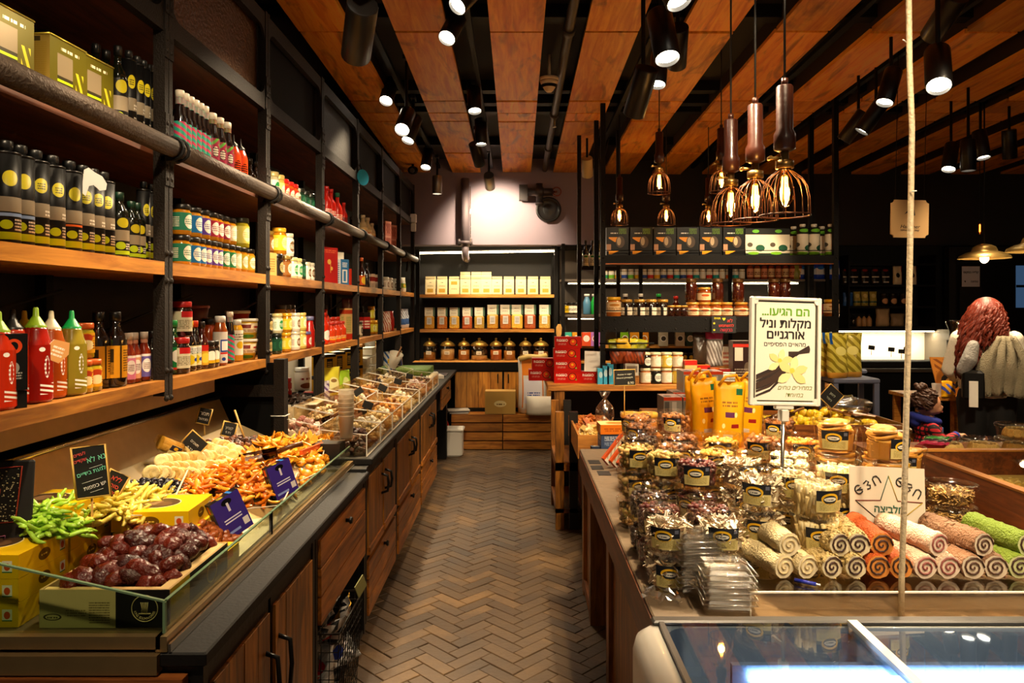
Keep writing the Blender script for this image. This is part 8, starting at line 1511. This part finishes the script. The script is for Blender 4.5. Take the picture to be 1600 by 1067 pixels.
g(carton('menu_stand',.12,.05,.26,label('menu','#d8ccb0',[('e',.5,.3,.25,.12,'#c8b050'),('t',.2,.8,.6,.9,'#5a4a30',4)],.5)),1597,6.1,1.02,'cream menu card with a flower on the sales counter','card')
for i,c in enumerate(('#c84a6a','#4aa8d0','#e8e0d8')): g(carton('small_packet',.1,.06,.05,mat(c,.4)),1586+i*7,6.02,1.02,'small %s packet on the sales counter'%('pink','light blue','white')[i],'packet')
for i,c in enumerate(('#b02a4a','#2a2a2a','#3a8a3a')): tag(ob('sweet_bag',pouch('sb',.12,.05,.1,mat(c,.25),wr=.015)[1],None,((1438+i*8-VX)/FPX*3.5,3.45+.05*i,.925),(1.2,0,.4*i)),'%s sweet packet lying on the ledge below the toddler'%('crimson','black','green')[i],'packet')
# ================================================================ PEOPLE
def remesh(o,v=.012,sm=4):
    m=o.modifiers.new('join','REMESH'); m.mode='VOXEL'; m.voxel_size=v; m.use_smooth_shade=True
    s=o.modifiers.new('soft','SMOOTH'); s.iterations=sm; s.factor=.6; return o
def limb(t,pts,rad,n=12):
    t.tube(pts,.01,n,radii=rad)
    for p,r in zip(pts,rad): t.ball(p,r*1.0,10,8)
    return t
def hand(t,p,d,up,s=1.,curl=.5):
    """palm and five fingers, d = direction of the fingers, up = back of the hand"""
    p=Vector(p); d=Vector(d).normalized(); up=Vector(up).normalized(); x=d.cross(up).normalized(); up=x.cross(d)
    c=p+d*.04*s
    for k in range(-2,3): limb(t,[p+x*.006*k*s,p+d*.075*s+x*.0085*k*s],[.014*s,.012*s],8)
    for k,(off,L) in enumerate(((-.027,.055),(-.009,.07),(.009,.066),(.026,.05))):
        a=p+d*.078*s+x*off*s; b=a+(d*.6-up*.35*curl)*L*.55*s; e=b+(d*.3-up*.9*curl)*L*.5*s; limb(t,[a,b,e],[.0092*s,.0085*s,.007*s],8)
    a=p+d*.025*s+x*.036*s; b=a+(d*.55+x*.75)*.03*s; limb(t,[a-x*.015*s,b,b+(d*.9-up*.3)*.03*s],[.012*s,.0105*s,.0085*s],8)
SKIN=mat('#b9795a',.5)
# ---- woman seen from behind
Zw=5.75; woman=empty('person',((1541-VX)/FPX*Zw,Zw,0),math.radians(-22))
t=MB()
for p,r,s in (((0,0,1.545),.095,(.88,1.02,1.2)),((0,.05,1.50),.07,(.8,.9,1)),((0,.095,1.52),.016,(.8,1.2,1.3))): t.ball(p,r,16,12,sc=s)
for sx in (-1,1): t.ball((sx*.082,.0,1.535),.022,8,6,sc=(.5,.8,1.2))
limb(t,[(0,-.01,1.36),(0,.0,1.45)],[.06,.055])
for a,b in (((0,0,1.32),(.19,.105,.10)),((0,0,1.15),(.16,.10,.14)),((0,-.01,.98),(.185,.125,.14)),((0,-.02,.88),(.19,.135,.1))): t.ball(a,1,16,12,sc=b)
LA=[(-.19,.0,1.34),(-.25,.06,1.08),(-.17,.25,1.0)]; RA=[(.19,.0,1.34),(.27,.08,1.1),(.24,.34,1.05)]
limb(t,LA,[.055,.045,.032]); limb(t,RA,[.055,.045,.032]); hand(t,LA[2],(.2,1,-.1),(0,0,1)); hand(t,RA[2],(-.1,1,0),(0,0,1))
for sx in (-1,1):
    limb(t,[(sx*.09,-.01,.86),(sx*.095,.01,.48),(sx*.1,-.02,.09)],[.1,.065,.042]); limb(t,[(sx*.1,-.04,.04),(sx*.105,.12,.03)],[.035,.03])
body=remesh(ob('body',t.mesh('body',SKIN),woman),.011)
# face
f=MB()
for sx in (-1,1): f.ball((sx*.034,.088,1.548),.011,8,6,sc=(1.2,.6,.7))
f.tube([(-.025,.096,1.478),(0,.102,1.476),(.025,.096,1.478)],.006,6); ob('facial_features',f.mesh('ff',mat('#3a1c14',.4)),woman)
KNIT=mat('#e6dcc6',.85,bump=.8,bscale=90); TR=mat('#0c0b0c',.8); HAIR=mat('#6a220e',.42,0,.5,0,.4,120,.35); CARD=mat('#857b62',.9,bump=1.,bscale=110)
t=MB()
for a,b in (((0,0,1.33),(.185,.115,.11)),((0,0,1.15),(.175,.125,.16)),((0,-.01,.98),(.20,.15,.14)),((0,-.02,.90),(.2,.155,.06))): t.ball(a,1,18,12,sc=b)
limb(t,LA[:2]+[(-.185,.21,1.01)],[.066,.056,.045]); limb(t,RA[:2]+[(.243,.29,1.055)],[.066,.056,.045]); limb(t,[(0,-.005,1.36),(0,0,1.415)],[.085,.072]); remesh(ob('sweater',t.mesh('sweater',KNIT),woman),.013)
t=MB()
for a,b in (((0,-.02,.90),(.205,.15,.12)),): t.ball(a,1,18,12,sc=b)
for sx in (-1,1): limb(t,[(sx*.095,-.015,.86),(sx*.1,.01,.48),(sx*.1,-.02,.10)],[.118,.085,.062])
remesh(ob('trousers',t.mesh('trousers',TR),woman),.013)
for sx in (-1,1): remesh(ob('shoe',limb(MB(),[(sx*.1,-.05,.045),(sx*.103,.05,.045),(sx*.106,.15,.035)],[.045,.046,.036]).mesh('shoe',BLACK),woman),.01)
# long curly hair: cap plus many wavy locks
t=MB().ball((0,-.012,1.56),1,18,12,sc=(.112,.118,.112)); hr=random.Random(5)
for i in range(170):
    a=hr.uniform(PI*.85,1.95*PI); e=hr.uniform(.15,1.25); st=Vector((.1*math.cos(a)*math.cos(e),.105*math.sin(a)*math.cos(e)-.01,1.56+.1*math.sin(e)))
    L=hr.uniform(.24,.36)+(.22 if math.cos(a)<-.2 else 0); out=Vector((math.cos(a)*1.2-.55,math.sin(a),0)); pts=[]; rad=[]; ph=hr.uniform(0,6)
    for k in range(13):
        u=k/12; w=.017*math.sin(u*22+ph)*min(1,u*4); w2=.017*math.cos(u*22+ph)*min(1,u*4)
        sp=.10*u**.8 if u<.6 else .10*.6**.8-.02*(u-.6)
        pts.append((st.x+out.x*sp+w,st.y+out.y*sp*.75+w2,st.z-L*u**1.15)); rad.append(.0155*(1-.55*u))
    t.tube(pts,.012,5,radii=rad)
ob('hair',t.mesh('hair',HAIR),woman)
# knitted cardigan hung over the bag strap
t=MB(); nx,nz=14,14
for j in range(nz+1):
    for i in range(nx+1):
        u,v=i/nx,j/nz; wd=.05+.115*math.sin(min(1,v*1.4)*PI/2)-.05*max(0,v-.75)*3; x=.085-wd+2*wd*u-.01*v; fold=.016*math.sin(u*26+v*2)
        t.v.append((x,-.165-.055*math.sin(u*PI)*math.sin(min(1,v*1.3)*PI*.75)+fold,1.36-.44*v-.05*abs(u-.45)*(v>.9)))
for j in range(nz):
    for i in range(nx): a=j*(nx+1)+i; t.face((a,a+1,a+nx+2,a+nx+1),0,True)
c=ob('cardigan',t.mesh('cardigan',CARD),woman); sd=c.modifiers.new('thick','SOLIDIFY'); sd.thickness=.03; sd.offset=-1
ob('bag_strap',MB().tube([(.05,-.12,1.30),(.06,-.06,1.425),(.09,.06,1.40)],.014,8).mesh('bs',BLACK),woman)
SCF=mat('#8a8680',.9,bump=.9,bscale=60,var=.4); remesh(ob('scarf',limb(MB(),[(-.12,-.17,1.29),(-.15,-.19,1.18),(-.19,-.18,1.10)],[.045,.06,.05]).mesh('scarf',SCF),woman),.012); ob('shoulder_bag',MB().rbox(-.20,-.05,-.23,-.15,.87,1.10,.02).mesh('sb',BLACK),woman,(0,0,0)); ob('paper',MB().box(-.16,-.10,-.245,-.233,.82,1.02).mesh('pp',PAPER),woman)
tag(woman,'person with long red curly hair in a white sweater carrying a grey cardigan','person')
# ---- toddler in a red plaid jacket
Zt=5.5; kid=empty('person',((1450-VX)/FPX*Zt,Zt,0),math.radians(-104)); s=.95      # local +y = facing direction
t=MB()
for p,r,q in (((0,0,.855),.088,(.92,1.,1.05)),((0,.045,.825),.06,(.95,.9,.8)),((0,.09,.835),.014,(1,1.1,1)),((-.035,.06,.815),.026,(1,.8,1)),((.035,.06,.815),.026,(1,.8,1))): t.ball(p,r,16,12,sc=q)
for sx in (-1,1): t.ball((sx*.082,-.005,.845),.02,8,6,sc=(.5,.8,1.2))
limb(t,[(0,0,.72),(0,.0,.78)],[.04,.04])
for a,b in (((0,0,.66),(.105,.075,.08)),((0,0,.55),(.1,.08,.1)),((0,0,.45),(.1,.085,.06))): t.ball(a,1,14,10,sc=b)
A1=[(.105,.0,.68),(.125,.07,.595),(.06,.185,.635)]; A2=[(-.105,.0,.68),(-.125,.05,.58),(-.06,.16,.56)]
limb(t,A1,[.036,.03,.022],10); limb(t,A2,[.036,.03,.022],10); hand(t,A1[2],(-.15,1,.25),(.2,-.2,1),.55,.9); hand(t,A2[2],(.1,1,0),(0,0,1),.55,.8)
for sx in (-1,1): limb(t,[(sx*.05,0,.42),(sx*.052,.01,.23),(sx*.052,0,.05)],[.055,.042,.032],10); limb(t,[(sx*.052,-.02,.025),(sx*.055,.07,.022)],[.025,.022],8)
remesh(ob('body',t.mesh('body',mat('#c08a68',.5)),kid),.008,3)
f=MB()
for sx in (-1,1): f.ball((sx*.032,.082,.862),.010,8,6,sc=(1.1,.6,.9)); f.tube([(sx*.02,.087,.885),(sx*.045,.078,.886)],.003,5)
ob('eyes',f.mesh('eyes',mat('#1c0f0a',.25)),kid); ob('mouth',MB().tube([(-.016,.094,.802),(0,.098,.799),(.016,.094,.802)],.006,6).mesh('mo',mat('#8a3a34',.4)),kid)
def plaid():
    m,nt,b=newmat('plaid'); N=nt.nodes; L=nt.links; tc=N.new('ShaderNodeTexCoord'); outs=[]
    for ax in ('X','Z'):
        w=N.new('ShaderNodeTexWave'); w.bands_direction=ax; w.inputs['Scale'].default_value=9; w.inputs['Distortion'].default_value=.6; L.new(tc.outputs['Object'],w.inputs['Vector']); outs.append(w.outputs['Fac'])
    mu=N.new('ShaderNodeMath'); mu.operation='MULTIPLY'; L.new(outs[0],mu.inputs[0]); L.new(outs[1],mu.inputs[1])
    cr=N.new('ShaderNodeValToRGB'); cr.color_ramp.elements[0].color=hexc('#1a0808'); cr.color_ramp.elements[1].color=hexc('#c8202a'); cr.color_ramp.elements[0].position=.12; cr.color_ramp.elements[1].position=.4; L.new(mu.outputs[0],cr.inputs[0]); L.new(cr.outputs[0],b.inputs['Base Color']); b.inputs['Roughness'].default_value=.8; return m
t=MB()
for a,b in (((0,0,.665),(.125,.095,.085)),((0,0,.55),(.125,.1,.11)),((0,0,.44),(.125,.105,.05))): t.ball(a,1,16,12,sc=b)
limb(t,A1[:2]+[(.066,.165,.63)],[.052,.045,.034],10); limb(t,A2[:2]+[(-.066,.14,.562)],[.052,.045,.034],10); remesh(ob('jacket',t.mesh('jacket',plaid()),kid),.009,3)
BLU=mat('#1c2a8a',.8); remesh(ob('hood',MB().tube([(.09*math.cos(a),-.02+.085*math.sin(a),.745-.02*math.sin(a)) for a in [k*PI/10 for k in range(21)]],.03,8).ball((0,-.085,.72),.06,10,8,sc=(1.2,.8,.8)).mesh('hood',BLU),kid),.009,3)
ob('cuff',MB().tube([(.072,.155,.628),(.060,.178,.634)],.033,10).mesh('cuff',BLU),kid); ob('zip',MB().box(-.006,.006,.094,.104,.46,.68).mesh('zip',mat('#4a8ad0',.4)),kid)
t=MB()
for sx in (-1,1): limb(t,[(sx*.05,0,.43),(sx*.052,.01,.23),(sx*.052,0,.07)],[.07,.056,.046],10)
remesh(ob('trousers',t.mesh('trousers',mat('#1c2236',.8)),kid),.01,3)
for sx in (-1,1): remesh(ob('shoe',limb(MB(),[(sx*.052,-.02,.032),(sx*.056,.08,.028)],[.034,.03],8).mesh('shoe',mat('#2a2a30',.5)),kid),.008,3)
t=MB().ball((0,-.02,.878),1,16,10,sc=(.095,.092,.085)); hr=random.Random(8)
for i in range(120):
    a=hr.uniform(0,2*PI); e=hr.uniform(-.35,1.4); d=Vector((math.cos(a)*math.cos(e),math.sin(a)*math.cos(e),math.sin(e)))
    if d.y>.35 and d.z<.55: continue
    c=Vector((0,-.015,.87))+d*.092; pts=[c+Vector((.016*math.cos(k*1.1+i),.016*math.sin(k*1.1+i),-.006*k+.012)) for k in range(7)]; t.tube(pts,.008,5)
for k in range(14): a=k*2*PI/14; t.ball((.03*math.cos(a),-.05+.03*math.sin(a),.985+.012*math.sin(3*a)),.02,8,6)
t.ball((0,-.05,.975),.035,10,8); ob('hair',t.mesh('hair',mat('#3a2010',.5,0,.5,0,.4,120,.3)),kid)
tag(kid,'toddler person with curly bun in a red plaid jacket with blue hood','person')
